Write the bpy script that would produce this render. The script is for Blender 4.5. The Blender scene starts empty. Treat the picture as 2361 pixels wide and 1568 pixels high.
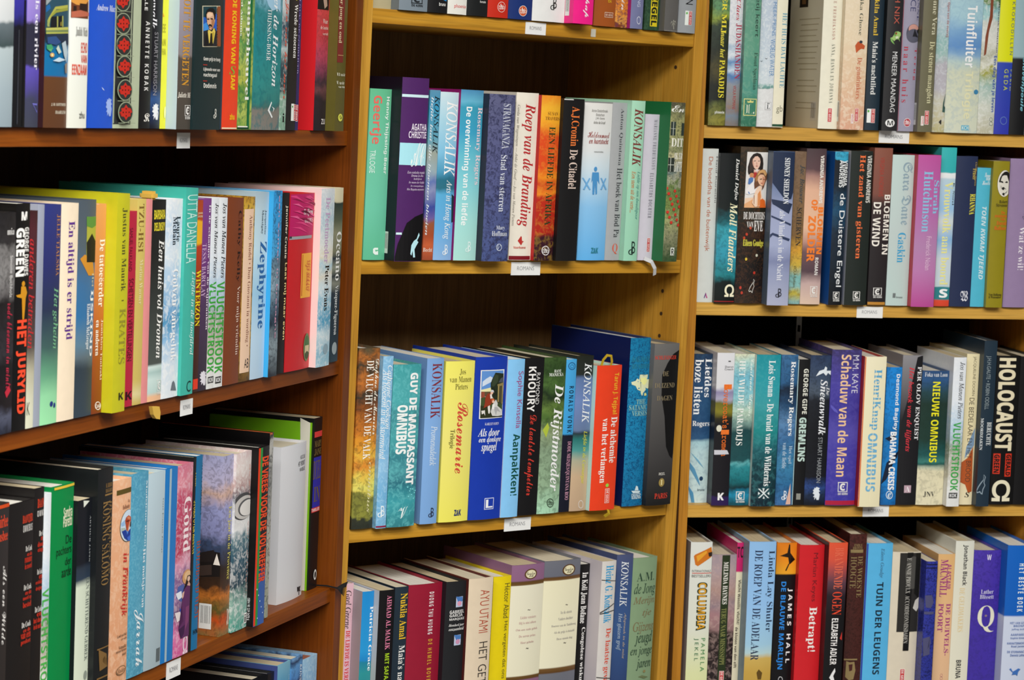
import bpy, bmesh, math
from mathutils import Matrix, Vector

scene = bpy.context.scene
COL = scene.collection

# ------------------------------------------------------------------ camera, world, lamps, exposure
def basis(x, y, z):
    return Matrix((x, y, z)).transposed().to_4x4()

cam_data = bpy.data.cameras.new('camera')
cam = bpy.data.objects.new('camera', cam_data)
COL.objects.link(cam)
cam_data.sensor_width = 36.0
cam_data.lens = 81.557
cam_data.clip_start = 0.05
cam_data.dof.use_dof = True
cam_data.dof.focus_distance = 2.6
cam_data.dof.aperture_fstop = 16.0
cam.matrix_world = Matrix.Translation(Vector((0.0, 0.0, 1.5))) @ basis((0.999128, 0.004487, 0.041501), (-0.041743, 0.107393, 0.99334), (-0.0, -0.994207, 0.107486))
scene.camera = cam

world = bpy.data.worlds.new('world')
scene.world = world
world.use_nodes = True
world.node_tree.nodes['Background'].inputs[0].default_value = (1.0, 0.98, 0.95, 1)
world.node_tree.nodes['Background'].inputs[1].default_value = 0.10

def ceiling_tube(x, y, w, d, power, rz=0.0):
    l = bpy.data.lights.new('ceiling_lamp', 'AREA')
    l.shape = 'RECTANGLE'; l.size = w; l.size_y = d; l.energy = power
    l.color = (1.0, 0.985, 0.94)
    o = bpy.data.objects.new('ceiling_lamp', l)
    o.location = (x, y, 2.62); o.rotation_euler = (0, 0, rz)
    COL.objects.link(o)

ceiling_tube(0.6, 1.1, 1.5, 0.45, 46)
ceiling_tube(0.8, -0.2, 1.6, 0.45, 50)
ceiling_tube(1.9, 0.8, 0.45, 1.5, 14)
ceiling_tube(-0.75, 0.5, 1.3, 0.45, 46)

scene.view_settings.view_transform = 'Standard'
scene.view_settings.look = 'None'
scene.view_settings.gamma = 1.0
scene.view_settings.use_curve_mapping = False
scene.view_settings.exposure = 0.36

# ------------------------------------------------------------------ materials
def lin(h):
    o = []
    for i in (0, 2, 4):
        c = int(h[i:i+2], 16) / 255.0
        o.append(c / 12.92 if c <= 0.04045 else ((c + 0.055) / 1.055) ** 2.4)
    return (min(o[0], .86), min(o[1], .86), min(o[2], .86), 1.0)

def new_mat(name, rough=0.5, spec=0.4):
    m = bpy.data.materials.new(name); m.use_nodes = True
    nt = m.node_tree; b = nt.nodes['Principled BSDF']
    b.inputs['Roughness'].default_value = rough
    b.inputs['Specular IOR Level'].default_value = spec
    return m, nt, b

_flat = {}
def flat(h, rough=0.5, spec=0.3):
    k = (h, rough)
    if k not in _flat:
        m, nt, b = new_mat('print_' + h, rough, spec)
        b.inputs['Base Color'].default_value = lin(h)
        _flat[k] = m
    return _flat[k]

def node(nt, kind, **kw):
    n = nt.nodes.new(kind)
    for k, v in kw.items(): setattr(n, k, v)
    return n

def cover_mat(spec):
    stops, warp, scale, mot = spec
    m, nt, b = new_mat('cover_print', 0.36, 0.4)
    L = nt.links
    if len(stops) == 1 and not mot:
        tc = node(nt, 'ShaderNodeTexCoord')
        nz = node(nt, 'ShaderNodeTexNoise'); nz.inputs['Scale'].default_value = 90
        L.new(tc.outputs['Object'], nz.inputs['Vector'])
        hsv = node(nt, 'ShaderNodeHueSaturation'); hsv.inputs['Color'].default_value = lin(stops[0][1])
        mr = node(nt, 'ShaderNodeMapRange'); mr.inputs['To Min'].default_value = .93; mr.inputs['To Max'].default_value = 1.06
        L.new(nz.outputs[0], mr.inputs['Value']); L.new(mr.outputs[0], hsv.inputs['Value'])
        L.new(hsv.outputs[0], b.inputs['Base Color'])
        return m
    tc = node(nt, 'ShaderNodeTexCoord')
    sep = node(nt, 'ShaderNodeSeparateXYZ'); L.new(tc.outputs['Generated'], sep.inputs[0])
    fac = sep.outputs['Z']
    if warp:
        nz = node(nt, 'ShaderNodeTexNoise'); nz.inputs['Scale'].default_value = scale * 9; nz.inputs['Detail'].default_value = 5
        L.new(tc.outputs['Object'], nz.inputs['Vector'])
        ma = node(nt, 'ShaderNodeMath', operation='MULTIPLY_ADD')
        L.new(nz.outputs[0], ma.inputs[0]); ma.inputs[1].default_value = warp * 1.6
        sb = node(nt, 'ShaderNodeMath', operation='SUBTRACT'); L.new(fac, sb.inputs[0]); sb.inputs[1].default_value = warp * .8
        L.new(sb.outputs[0], ma.inputs[2]); fac = ma.outputs[0]
    cr = node(nt, 'ShaderNodeValToRGB'); L.new(fac, cr.inputs[0])
    el = cr.color_ramp.elements
    el[0].position = stops[0][0]; el[0].color = lin(stops[0][1])
    el[1].position = stops[-1][0]; el[1].color = lin(stops[-1][1])
    for v, c in stops[1:-1]:
        e = el.new(v); e.color = lin(c)
    out = cr.outputs[0]
    if mot:
        n2 = node(nt, 'ShaderNodeTexNoise'); n2.inputs['Scale'].default_value = scale * 22; n2.inputs['Detail'].default_value = 6; n2.inputs['Distortion'].default_value = 1.2
        L.new(tc.outputs['Object'], n2.inputs['Vector'])
        mr = node(nt, 'ShaderNodeMapRange'); mr.inputs['From Min'].default_value = .47; mr.inputs['From Max'].default_value = .62; mr.inputs['To Max'].default_value = min(1, mot[1] * 1.5)
        L.new(n2.outputs[0], mr.inputs['Value'])
        mx = node(nt, 'ShaderNodeMix', data_type='RGBA')
        L.new(mr.outputs[0], mx.inputs['Factor']); L.new(out, mx.inputs['A']); mx.inputs['B'].default_value = lin(mot[0])
        out = mx.outputs['Result']
    L.new(out, b.inputs['Base Color'])
    return m

def paper_mat(h):
    m, nt, b = new_mat('page_paper', 0.85, 0.1)
    L = nt.links
    tc = node(nt, 'ShaderNodeTexCoord'); mp = node(nt, 'ShaderNodeMapping'); mp.inputs['Scale'].default_value = (1500, 6, 6)
    L.new(tc.outputs['Object'], mp.inputs[0])
    nz = node(nt, 'ShaderNodeTexNoise'); nz.inputs['Scale'].default_value = 1; L.new(mp.outputs[0], nz.inputs['Vector'])
    cr = node(nt, 'ShaderNodeValToRGB'); L.new(nz.outputs[0], cr.inputs[0])
    c = lin(h); cr.color_ramp.elements[0].color = (c[0]*.72, c[1]*.70, c[2]*.66, 1); cr.color_ramp.elements[1].color = c
    cr.color_ramp.elements[0].position = .3; cr.color_ramp.elements[1].position = .65
    L.new(cr.outputs[0], b.inputs['Base Color'])
    return m

def wood(name, dark, mid, light, along, rough=0.42):
    """oak veneer: long grain streaks running along one axis"""
    m, nt, b = new_mat(name, rough, 0.2)
    L = nt.links
    tc = node(nt, 'ShaderNodeTexCoord'); mp = node(nt, 'ShaderNodeMapping')
    s = [55, 55, 55]; s['xyz'.index(along)] = 2.2
    mp.inputs['Scale'].default_value = s
    L.new(tc.outputs['Object'], mp.inputs[0])
    n1 = node(nt, 'ShaderNodeTexNoise'); n1.inputs['Scale'].default_value = 1.0; n1.inputs['Detail'].default_value = 6; n1.inputs['Distortion'].default_value = .8
    L.new(mp.outputs[0], n1.inputs['Vector'])
    mp2 = node(nt, 'ShaderNodeMapping'); s2 = [420, 420, 420]; s2['xyz'.index(along)] = 14; mp2.inputs['Scale'].default_value = s2
    L.new(tc.outputs['Object'], mp2.inputs[0])
    n2 = node(nt, 'ShaderNodeTexNoise'); n2.inputs['Scale'].default_value = 1.0; n2.inputs['Detail'].default_value = 3
    L.new(mp2.outputs[0], n2.inputs['Vector'])
    cr = node(nt, 'ShaderNodeValToRGB'); el = cr.color_ramp.elements
    el[0].position = .28; el[0].color = lin(dark); el[1].position = .72; el[1].color = lin(light)
    e = el.new(.5); e.color = lin(mid)
    L.new(n1.outputs[0], cr.inputs[0])
    mr = node(nt, 'ShaderNodeMapRange'); mr.inputs['From Min'].default_value = .3; mr.inputs['From Max'].default_value = .55; mr.inputs['To Min'].default_value = .74; mr.inputs['To Max'].default_value = 1.0
    L.new(n2.outputs[0], mr.inputs['Value'])
    mx = node(nt, 'ShaderNodeMix', data_type='RGBA', blend_type='MULTIPLY'); mx.inputs['Factor'].default_value = 1
    L.new(cr.outputs[0], mx.inputs['A']); L.new(mr.outputs[0], mx.inputs['B'])
    L.new(mx.outputs['Result'], b.inputs['Base Color'])
    bp = node(nt, 'ShaderNodeBump'); bp.inputs['Strength'].default_value = .12; bp.inputs['Distance'].default_value = .0006
    L.new(n2.outputs[0], bp.inputs['Height']); L.new(bp.outputs[0], b.inputs['Normal'])
    return m

PAGES = [paper_mat('d8cfb8'), paper_mat('e2dfd6'), paper_mat('c9bb9c')]

# ------------------------------------------------------------------ mesh helpers
def link(name, me, mats, parent=None):
    o = bpy.data.objects.new(name, me)
    for m in mats: me.materials.append(m)
    COL.objects.link(o)
    if parent is not None: o.parent = parent
    return o

def add_box(bm, x0, y0, z0, x1, y1, z1, mi=0):
    v = [bm.verts.new(p) for p in ((x0,y0,z0),(x1,y0,z0),(x1,y1,z0),(x0,y1,z0),(x0,y0,z1),(x1,y0,z1),(x1,y1,z1),(x0,y1,z1))]
    for q in ((0,3,2,1),(4,5,6,7),(0,1,5,4),(1,2,6,5),(2,3,7,6),(3,0,4,7)):
        bm.faces.new([v[i] for i in q]).material_index = mi

def box_obj(name, x0, y0, z0, x1, y1, z1, mat, parent=None, bevel=0.0):
    bm = bmesh.new(); add_box(bm, x0, y0, z0, x1, y1, z1)
    if bevel: bmesh.ops.bevel(bm, geom=bm.edges[:], offset=bevel, segments=2, affect='EDGES', profile=.6)
    me = bpy.data.meshes.new(name); bm.to_mesh(me); bm.free()
    return link(name, me, [mat], parent)

def empty(name, m, label, cat, group=None):
    o = bpy.data.objects.new(name, None); o.empty_display_size = .02
    COL.objects.link(o); o.matrix_world = m
    o['label'] = label; o['category'] = cat
    if group: o['group'] = group
    return o

# lettering: upright, italic, script and heavy faces all come from the built-in font's own glyph set
def shift(s, up, lo, dg=None):
    o = ''
    for ch in s:
        if 'A' <= ch <= 'Z': o += chr(up + ord(ch) - 65)
        elif 'a' <= ch <= 'z': o += chr(lo + ord(ch) - 97)
        elif dg and '0' <= ch <= '9': o += chr(dg + ord(ch) - 48)
        else: o += ch
    return o.replace('\U0001d455', '\u210e')
FACES = {'s': (None, 0), 'N': (None, -.008), 'S': ((0x1d5d4, 0x1d5ee, 0x1d7ec), 0), 'H': ((0x1d5d4, 0x1d5ee, 0x1d7ec), .022),
         'R': ((0x1d400, 0x1d41a, 0x1d7ce), 0), 'r': ((0x1d400, 0x1d41a, 0x1d7ce), -.008), 'i': ((0x1d434, 0x1d44e), .004),
         'I': ((0x1d468, 0x1d482), 0), 'c': ((0x1d4d0, 0x1d4ea), 0), 'k': ((0x1d56c, 0x1d586), 0), 'm': ((0x1d670, 0x1d68a), .008),
         'o': ((0x1d608, 0x1d622), 0), 'b': ((0x1d63c, 0x1d656), 0)}
def text_mesh(txt, face):
    rng, off = FACES[face[0]]
    cu = bpy.data.curves.new('lettering', 'FONT')
    cu.body = shift(txt, *rng) if rng else txt
    cu.resolution_u = 3; cu.offset = off
    if face.endswith('+'): cu.space_character = 1.5
    ob = bpy.data.objects.new('lettering', cu)
    me = bpy.data.meshes.new_from_object(ob)
    bpy.data.objects.remove(ob); bpy.data.curves.remove(cu)
    return me

def draw(bm, sh, w, h, mi, off, lay):
    """add one printed shape in spine coordinates: x across, z up, y = layer"""
    k = sh[0]; new = []
    P = lambda u, v: bm.verts.new(((u - .5) * w, -off, v * h))
    if k == 'r':
        _, c, u0, v0, u1, v1 = sh
        new = [bm.faces.new([P(u0, v0), P(u1, v0), P(u1, v1), P(u0, v1)])]
    elif k == 'e':
        _, c, u0, v0, u1, v1 = sh
        n = 28; cu, cv, ru, rv = (u0+u1)/2, (v0+v1)/2, (u1-u0)/2, (v1-v0)/2
        new = [bm.faces.new([P(cu + ru*math.cos(2*math.pi*i/n), cv + rv*math.sin(2*math.pi*i/n)) for i in range(n)])]
    elif k == 'p':
        f = bm.faces.new([P(*q) for q in sh[2]])
        new = bmesh.ops.triangulate(bm, faces=[f])['faces']
    elif k == 'q':
        a = [P(*q) for q in sh[2]]; b = [P(*q) for q in sh[3]]
        for i in range(len(a) - 1): new.append(bm.faces.new([a[i], a[i+1], b[i+1], b[i]]))
    else:
        _, c, u0, v0, u1, v1, txt, face = sh
        me = text_mesh(txt, face)
        if not me.vertices: return
        xs = [v.co.x for v in me.vertices]; ys = [v.co.y for v in me.vertices]
        x0, x1, y0, y1 = min(xs), max(xs), min(ys), max(ys)
        sx, sy = (x1 - x0) or 1, (y1 - y0) or 1
        vs = []
        for v in me.vertices:
            a, b = (v.co.x - x0) / sx, (v.co.y - y0) / sy
            if k == 'h': vs.append(P(u0 + (u1-u0)*a, v0 + (v1-v0)*b))
            else: vs.append(P(u0 + (u1-u0)*b, v1 - (v1-v0)*a))
        for p in me.polygons:
            try: new.append(bm.faces.new([vs[i] for i in p.vertices]))
            except ValueError: pass
        bpy.data.meshes.remove(me)
    for f in new: f.material_index = mi

def printed_part(role, shapes, w, h, bul, lay, parent):
    bm = bmesh.new(); mats = []
    for i, sh in enumerate(shapes):
        m = flat(sh[1])
        if m not in mats: mats.append(m)
        draw(bm, sh, w, h, mats.index(m), .00022 + .00005 * lay + .00006 * i, lay)
    def cut(co, no, outer=False):
        bmesh.ops.bisect_plane(bm, geom=bm.verts[:] + bm.edges[:] + bm.faces[:], plane_co=co, plane_no=no, clear_outer=outer)
    cut((w*.494, 0, 0), (1, 0, 0), True); cut((-w*.494, 0, 0), (-1, 0, 0), True)
    cut((0, 0, h*.997), (0, 0, 1), True); cut((0, 0, h*.003), (0, 0, -1), True)
    if not bm.faces: bm.free(); return None
    if bul > .0004:
        n = 10 if bul > .004 else 7
        for i in range(1, n): cut(((i/n - .5) * w, 0, 0), (1, 0, 0))
    for v in bm.verts:
        t = v.co.x / (w * .5)
        v.co.y -= bul * (1 - t * t)
    for f in bm.faces:
        f.normal_update()
        if f.normal.y > 0: f.normal_flip()
    me = bpy.data.meshes.new(role); bm.to_mesh(me); bm.free()
    return link(role, me, mats, parent)

def cover_mesh(w, h, D, bul, t):
    N = 14; bm = bmesh.new()
    hw = w / 2
    outer = [(-hw, D)] + [((i/N - .5) * w, -bul * (1 - (2*i/N - 1)**2)) for i in range(N + 1)] + [(hw, D)]
    inner = [(-hw + t, D)] + [(max(-hw + t, min(hw - t, (i/N - .5) * w)), t - bul * (1 - (2*i/N - 1)**2)) for i in range(N + 1)] + [(hw - t, D)]
    rings = []
    for z in (0, h):
        rings.append(([bm.verts.new((x, y, z)) for x, y in outer], [bm.verts.new((x, y, z)) for x, y in inner]))
    (o0, i0), (o1, i1) = rings
    n = len(outer)
    for k in range(n - 1):
        f = bm.faces.new((o0[k], o0[k+1], o1[k+1], o1[k])); f.smooth = 0 < k < n - 2
        if k in (0, n - 2): f.material_index = 1
        f = bm.faces.new((i0[k+1], i0[k], i1[k], i1[k+1])); f.material_index = 1
        for a, b in ((o1, i1), (i0, o0)):
            try: bm.faces.new((a[k], a[k+1], b[k+1], b[k])).material_index = 0
            except ValueError: pass
    bm.faces.new((o0[0], o1[0], i1[0], i0[0])); bm.faces.new((o0[-1], i0[-1], i1[-1], o1[-1]))
    bmesh.ops.remove_doubles(bm, verts=bm.verts[:], dist=1e-6)
    bmesh.ops.recalc_face_normals(bm, faces=bm.faces[:])
    me = bpy.data.meshes.new('cover'); bm.to_mesh(me); bm.free()
    me.set_sharp_from_angle(angle=math.radians(38))
    return me

def page_mesh(w, h, D, bul, t, hard):
    bm = bmesh.new(); N = 8
    ins = .0032 if hard else .0006
    a, z0, z1 = w/2 - t - .0002, ins, h - ins
    pts = [(-a, D - (.003 if hard else .0004))] + [((i/N*2 - 1) * a, t + .0006 - bul * (1 - (2*i/N - 1)**2)) for i in range(N + 1)] + [(a, D - (.003 if hard else .0004))]
    lo = [bm.verts.new((x, y, z0)) for x, y in pts]; hi = [bm.verts.new((x, y, z1)) for x, y in pts]
    n = len(pts)
    for k in range(n):
        bm.faces.new((lo[k], lo[(k+1) % n], hi[(k+1) % n], hi[k]))
    bm.faces.new(hi); bm.faces.new(lo[::-1])
    bmesh.ops.recalc_face_normals(bm, faces=bm.faces[:])
    me = bpy.data.meshes.new('page_block'); bm.to_mesh(me); bm.free()
    return me

def side_sheet(name, rects, xs, parent, lay=0):
    """thin printed pieces on a left board: rects of (colour, y0, z0, y1, z1)"""
    bm = bmesh.new(); mats = []
    for i, (c, y0, z0, y1, z1) in enumerate(rects):
        m = flat(c)
        if m not in mats: mats.append(m)
        e = xs - .00012 - .00005 * (i > 0)
        f = bm.faces.new([bm.verts.new(p) for p in ((e, y1, z0), (e, y0, z0), (e, y0, z1), (e, y1, z1))]); f.material_index = mats.index(m)
    me = bpy.data.meshes.new(name); bm.to_mesh(me); bm.free()
    return link(name, me, mats, parent)

def strip_mesh(name, pts, half, thick, y, col, parent):
    """ribbon or tassel: a bent strip hanging in front of the spine"""
    bm = bmesh.new(); n = len(pts); ring = []
    for i, (x, z) in enumerate(pts):
        a = pts[max(0, i-1)]; b = pts[min(n-1, i+1)]
        dx, dz = b[0]-a[0], b[1]-a[1]; L = math.hypot(dx, dz) or 1
        nx, nz = -dz/L*half, dx/L*half
        yy = y - .004 * math.sin(math.pi * i / max(1, n-1))
        ring.append([bm.verts.new(p) for p in ((x-nx, yy, z-nz), (x+nx, yy, z+nz), (x+nx, yy+thick, z+nz), (x-nx, yy+thick, z-nz))])
    for i in range(n-1):
        for k in range(4): bm.faces.new((ring[i][k], ring[i][(k+1) % 4], ring[i+1][(k+1) % 4], ring[i+1][k]))
    bm.faces.new(ring[0]); bm.faces.new(ring[-1][::-1])
    bmesh.ops.recalc_face_normals(bm, faces=bm.faces[:])
    me = bpy.data.meshes.new(name); bm.to_mesh(me); bm.free()
    return link(name, me, [flat(col, .6)], parent)

def solid_mesh(name, pts, y, thick, col, parent):
    bm = bmesh.new(); n = len(pts)
    a = [bm.verts.new((x, y, z)) for x, z in pts]; b = [bm.verts.new((x, y + thick, z)) for x, z in pts]
    bm.faces.new(a); bm.faces.new(b[::-1])
    for i in range(n): bm.faces.new((a[i], a[(i+1) % n], b[(i+1) % n], b[i]))
    bmesh.ops.triangulate(bm, faces=bm.faces[:]); bmesh.ops.recalc_face_normals(bm, faces=bm.faces[:])
    me = bpy.data.meshes.new(name); bm.to_mesh(me); bm.free()
    return link(name, me, [flat(col, .7)], parent)

def tube_mesh(bm, pts, r0, r1, seg=5):
    prev = None; n = len(pts)
    for i, p in enumerate(pts):
        p = Vector(p); d = (Vector(pts[min(n-1, i+1)]) - Vector(pts[max(0, i-1)])).normalized()
        s = d.cross(Vector((0, 1, .3))).normalized(); u = d.cross(s); r = r0 + (r1 - r0) * i / (n-1)
        ring = [bm.verts.new(p + r * (math.cos(2*math.pi*k/seg) * s + math.sin(2*math.pi*k/seg) * u)) for k in range(seg)]
        if prev:
            for k in range(seg): bm.faces.new((prev[k], prev[(k+1) % seg], ring[(k+1) % seg], ring[k]))
        prev = ring

# ------------------------------------------------------------------ the three bookcases' frames and shelves
CASES = {'L': ((-0.18961, 2.720756, 1.292333), (0.330876, 0.943644, -0.007507), (-0.943671, 0.330885, 0.0), (0.002484, 0.007084, 0.999972)), 'C': ((-0.182211, 2.7475, 1.29068), (0.788539, 0.614854, -0.012703), (-0.614904, 0.788602, 0.0), (0.010017, 0.007811, 0.999919)), 'R': ((0.236792, 3.106037, 1.305221), (0.97906, 0.203421, 0.00788), (-0.203427, 0.97909, 0.0), (-0.007715, -0.001603, 0.999969))}      # origin on the front plane, axis along the shelf, axis into the shelf, axis up
SHELF = {'CA': 0.2973, 'CB': 0.0003, 'CC': -0.3243, 'R1': 0.1575, 'R2': -0.0802, 'R3': -0.3569, 'L1': 0.1512, 'L2': -0.1165, 'L3': -0.3888, 'CD': -0.6113, 'R4': -0.6336, 'L4': -0.6610}      # top of each shelf above the case's origin
FRAME = {k: Matrix.Translation(Vector(v[0])) @ basis(*v[1:]) for k, v in CASES.items()}

floor_mat, nt, bs = new_mat('carpet', .95, .1)
nz = node(nt, 'ShaderNodeTexNoise'); nz.inputs['Scale'].default_value = 300
cr = node(nt, 'ShaderNodeValToRGB'); cr.color_ramp.elements[0].color = (.10, .095, .09, 1); cr.color_ramp.elements[1].color = (.2, .19, .18, 1)
nt.links.new(nz.outputs[0], cr.inputs[0]); nt.links.new(cr.outputs[0], bs.inputs['Base Color'])
wall_mat, nt, bs = new_mat('plaster', .9, .1)
nz = node(nt, 'ShaderNodeTexNoise'); nz.inputs['Scale'].default_value = 40
cr = node(nt, 'ShaderNodeValToRGB'); cr.color_ramp.elements[0].color = (.55, .53, .49, 1); cr.color_ramp.elements[1].color = (.62, .60, .56, 1)
nt.links.new(nz.outputs[0], cr.inputs[0]); nt.links.new(cr.outputs[0], bs.inputs['Base Color'])
o = box_obj('floor', -4, -4, -.05, 5, 5.2, 0, floor_mat); o['kind'] = 'structure'
o = box_obj('wall_back', -4, 5.1, 0, 5, 5.2, 2.8, wall_mat); o['kind'] = 'structure'

def bookcase(key, x0, x1, tl, tr, depth, rows, cols, label, recess=.001, black_back=False, extra=()):
    """open bookcase: two uprights, back panel, plinth, top board and shelves on pins"""
    M = FRAME[key]
    org, X, n, Z = [Vector(v) for v in CASES[key]]
    zf = -(org.z - .012) / Z.z
    base = Matrix.Translation(org + Z * zf) @ basis(X, n, Z)
    root = empty('bookcase', base, label, 'bookcase')
    up, sh, bk = cols
    top = 2.12
    box_obj('upright', x0, 0, 0, x0 + tl, depth, top, up, root, .0008)
    box_obj('upright', x1 - tr, 0, 0, x1, depth, top, up, root, .0008)
    box_obj('back_panel', x0 + tl, depth - .006, .06, x1 - tr, depth, top - .018, bk, root)
    box_obj('plinth', x0 + tl, .03, 0, x1 - tr, .045, .06, sh, root)
    box_obj('top_board', x0 + tl, recess, top - .018, x1 - tr, depth - .006, top, sh, root)
    for z in rows:
        box_obj('shelf', x0 + tl + .0004, recess, z - zf - .0172, x1 - tr - .0004, depth - .007, z - zf, sh, root, .0007)
    return root, zf

light_up = wood('golden_oak_upright', 'b07c28', 'c08c32', 'cb9a3e', 'z')
light_sh = wood('golden_oak_shelf', 'a87420', 'be8a2a', 'd09e40', 'x')
light_bk = wood('golden_oak_back', '745632', '80603a', '8c6a42', 'z', .6)
dark_up = wood('brown_oak_upright', '642f08', '72380b', '804210', 'z')
dark_sh = wood('brown_oak_shelf', '6c3408', '7e3e0a', '8c4a10', 'x')
dark_bk = wood('brown_oak_back', '38200e', '422812', '4c3018', 'z', .6)
pale_up = wood('honey_beech_upright', 'a87022', 'b87c28', 'c4882e', 'z')
pale_sh = wood('honey_beech_shelf', 'c49440', 'cc9c46', 'd4a650', 'x')
black_bk, nt, bs = new_mat('black_back', .9, .05)
nz = node(nt, 'ShaderNodeTexNoise'); nz.inputs['Scale'].default_value = 60
cr = node(nt, 'ShaderNodeValToRGB'); cr.color_ramp.elements[0].color = (.004, .004, .004, 1); cr.color_ramp.elements[1].color = (.008, .008, .008, 1)
nt.links.new(nz.outputs[0], cr.inputs[0]); nt.links.new(cr.outputs[0], bs.inputs['Base Color'])

rowz = lambda k, dz: [SHELF[r] for r in SHELF if r[0] == k] + [max(SHELF[r] for r in SHELF if r[0] == k) + dz]  # plus an unseen empty shelf above, added to shade the top row
case_l, zl = bookcase('L', -1.0, 0.0, .0195, .0195, .27, rowz('L', .27), (dark_up, dark_sh, dark_bk), 'dark brown oak bookcase angled at the left, full of novels', .0055)
case_c, zc = bookcase('C', -0.0136, 0.5275, 0.0136, 0.0177, .265, rowz('C', .285), (light_up, light_sh, light_bk), 'golden oak bookcase in the middle between dark and pale bookcases', .0015)
case_r, zr = bookcase('R', -.004, .528, .0128, .018, .265, rowz('R', .25), (pale_up, pale_sh, black_bk), 'honey coloured bookcase with black back at the right', .002)
ROOT = {'L': (case_l, zl, .0055), 'C': (case_c, zc, .0015), 'R': (case_r, zr, .002)}

# slotted metal standard at the back of the right case
steel, nt, bs = new_mat('steel', .4, .5); bs.inputs['Metallic'].default_value = .7
nz = node(nt, 'ShaderNodeTexNoise'); nz.inputs['Scale'].default_value = 200; cr = node(nt, 'ShaderNodeValToRGB')
cr.color_ramp.elements[0].color = (.35, .35, .34, 1); cr.color_ramp.elements[1].color = (.5, .5, .48, 1)
nt.links.new(nz.outputs[0], cr.inputs[0]); nt.links.new(cr.outputs[0], bs.inputs['Base Color'])
rx = 0.2406
bm = bmesh.new()
for i in range(54):
    z = .15 + i * .036
    add_box(bm, rx - .004, .2535, z, rx + .004, .2588, z + .026)
    add_box(bm, rx - .004, .2535, z + .026, rx - .0022, .2588, z + .036); add_box(bm, rx + .0022, .2535, z + .026, rx + .004, .2588, z + .036)
me = bpy.data.meshes.new('slotted_standard'); bm.to_mesh(me); bm.free(); link('slotted_standard', me, [steel], case_r)

# pin holes in the oak case's far upright
hole = flat('3a260e', .9)
for y, z in [(0.0342, 0.2534), (0.0342, -0.0438), (0.0346, -0.0741), (0.0355, -0.1040)]:
    bm = bmesh.new()
    bmesh.ops.create_cone(bm, cap_ends=True, segments=14, radius1=.0026, radius2=.0026, depth=.0006, matrix=Matrix.Translation((0.5098 - .0001, y, z - zc)) @ Matrix.Rotation(math.pi/2, 4, 'Y'))
    me = bpy.data.meshes.new('pin_hole'); bm.to_mesh(me); bm.free(); link('pin_hole', me, [hole], case_c)

# paper shelf labels with pencilled capitals
paper = flat('e4e4e2', .8); pencil = '85858a'
for key, x0, z0, x1, z1, txt in [('L', -0.4417, 0.1320, -0.4140, 0.1476, 'ROMANS'), ('L', -0.4174, -0.1392, -0.3907, -0.1231, 'ROMANS'), ('L', -0.4306, -0.4098, -0.4000, -0.3918, 'ROMANS'), ('C', 0.2289, 0.2806, 0.2611, 0.2955, 'ROMANS'), ('C', 0.3341, 0.2834, 0.3419, 0.2932, ''), ('C', 0.2259, -0.0188, 0.2723, -0.0022, 'ROMANS'), ('C', 0.2360, -0.3443, 0.2788, -0.3280, 'ROMANS'), ('R', 0.2555, 0.1411, 0.2990, 0.1575, 'ROMANS'), ('R', 0.2365, -0.0980, 0.2740, -0.0825, 'ROMANS'), ('R', 0.2598, -0.3738, 0.2978, -0.3580, 'ROMANS')]:
    root, zf, rec = ROOT[key]
    bm = bmesh.new(); y = rec - .0004
    add_box(bm, x0, y - .0002, z0 - zf, x1, y + .0003, z1 - zf)
    me = bpy.data.meshes.new('shelf_label'); bm.to_mesh(me); bm.free(); lab = link('shelf_label', me, [paper if txt else flat('c8c4b4', .8)], root)
    if txt:
        bm = bmesh.new(); w, h = x1 - x0, z1 - z0
        draw(bm, ('h', pencil, .2, .38, .78, .68, txt, 'N'), w, h, 0, 0, 0)
        for v in bm.verts: v.co = Vector((v.co.x + (x0 + x1)/2, y - .00045, v.co.z + z0 - zf))
        for f in bm.faces:
            f.normal_update()
            if f.normal.y > 0: f.normal_flip()
        me = bpy.data.meshes.new('handwriting'); bm.to_mesh(me); bm.free(); link('handwriting', me, [flat(pencil, .8)], lab)

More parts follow.
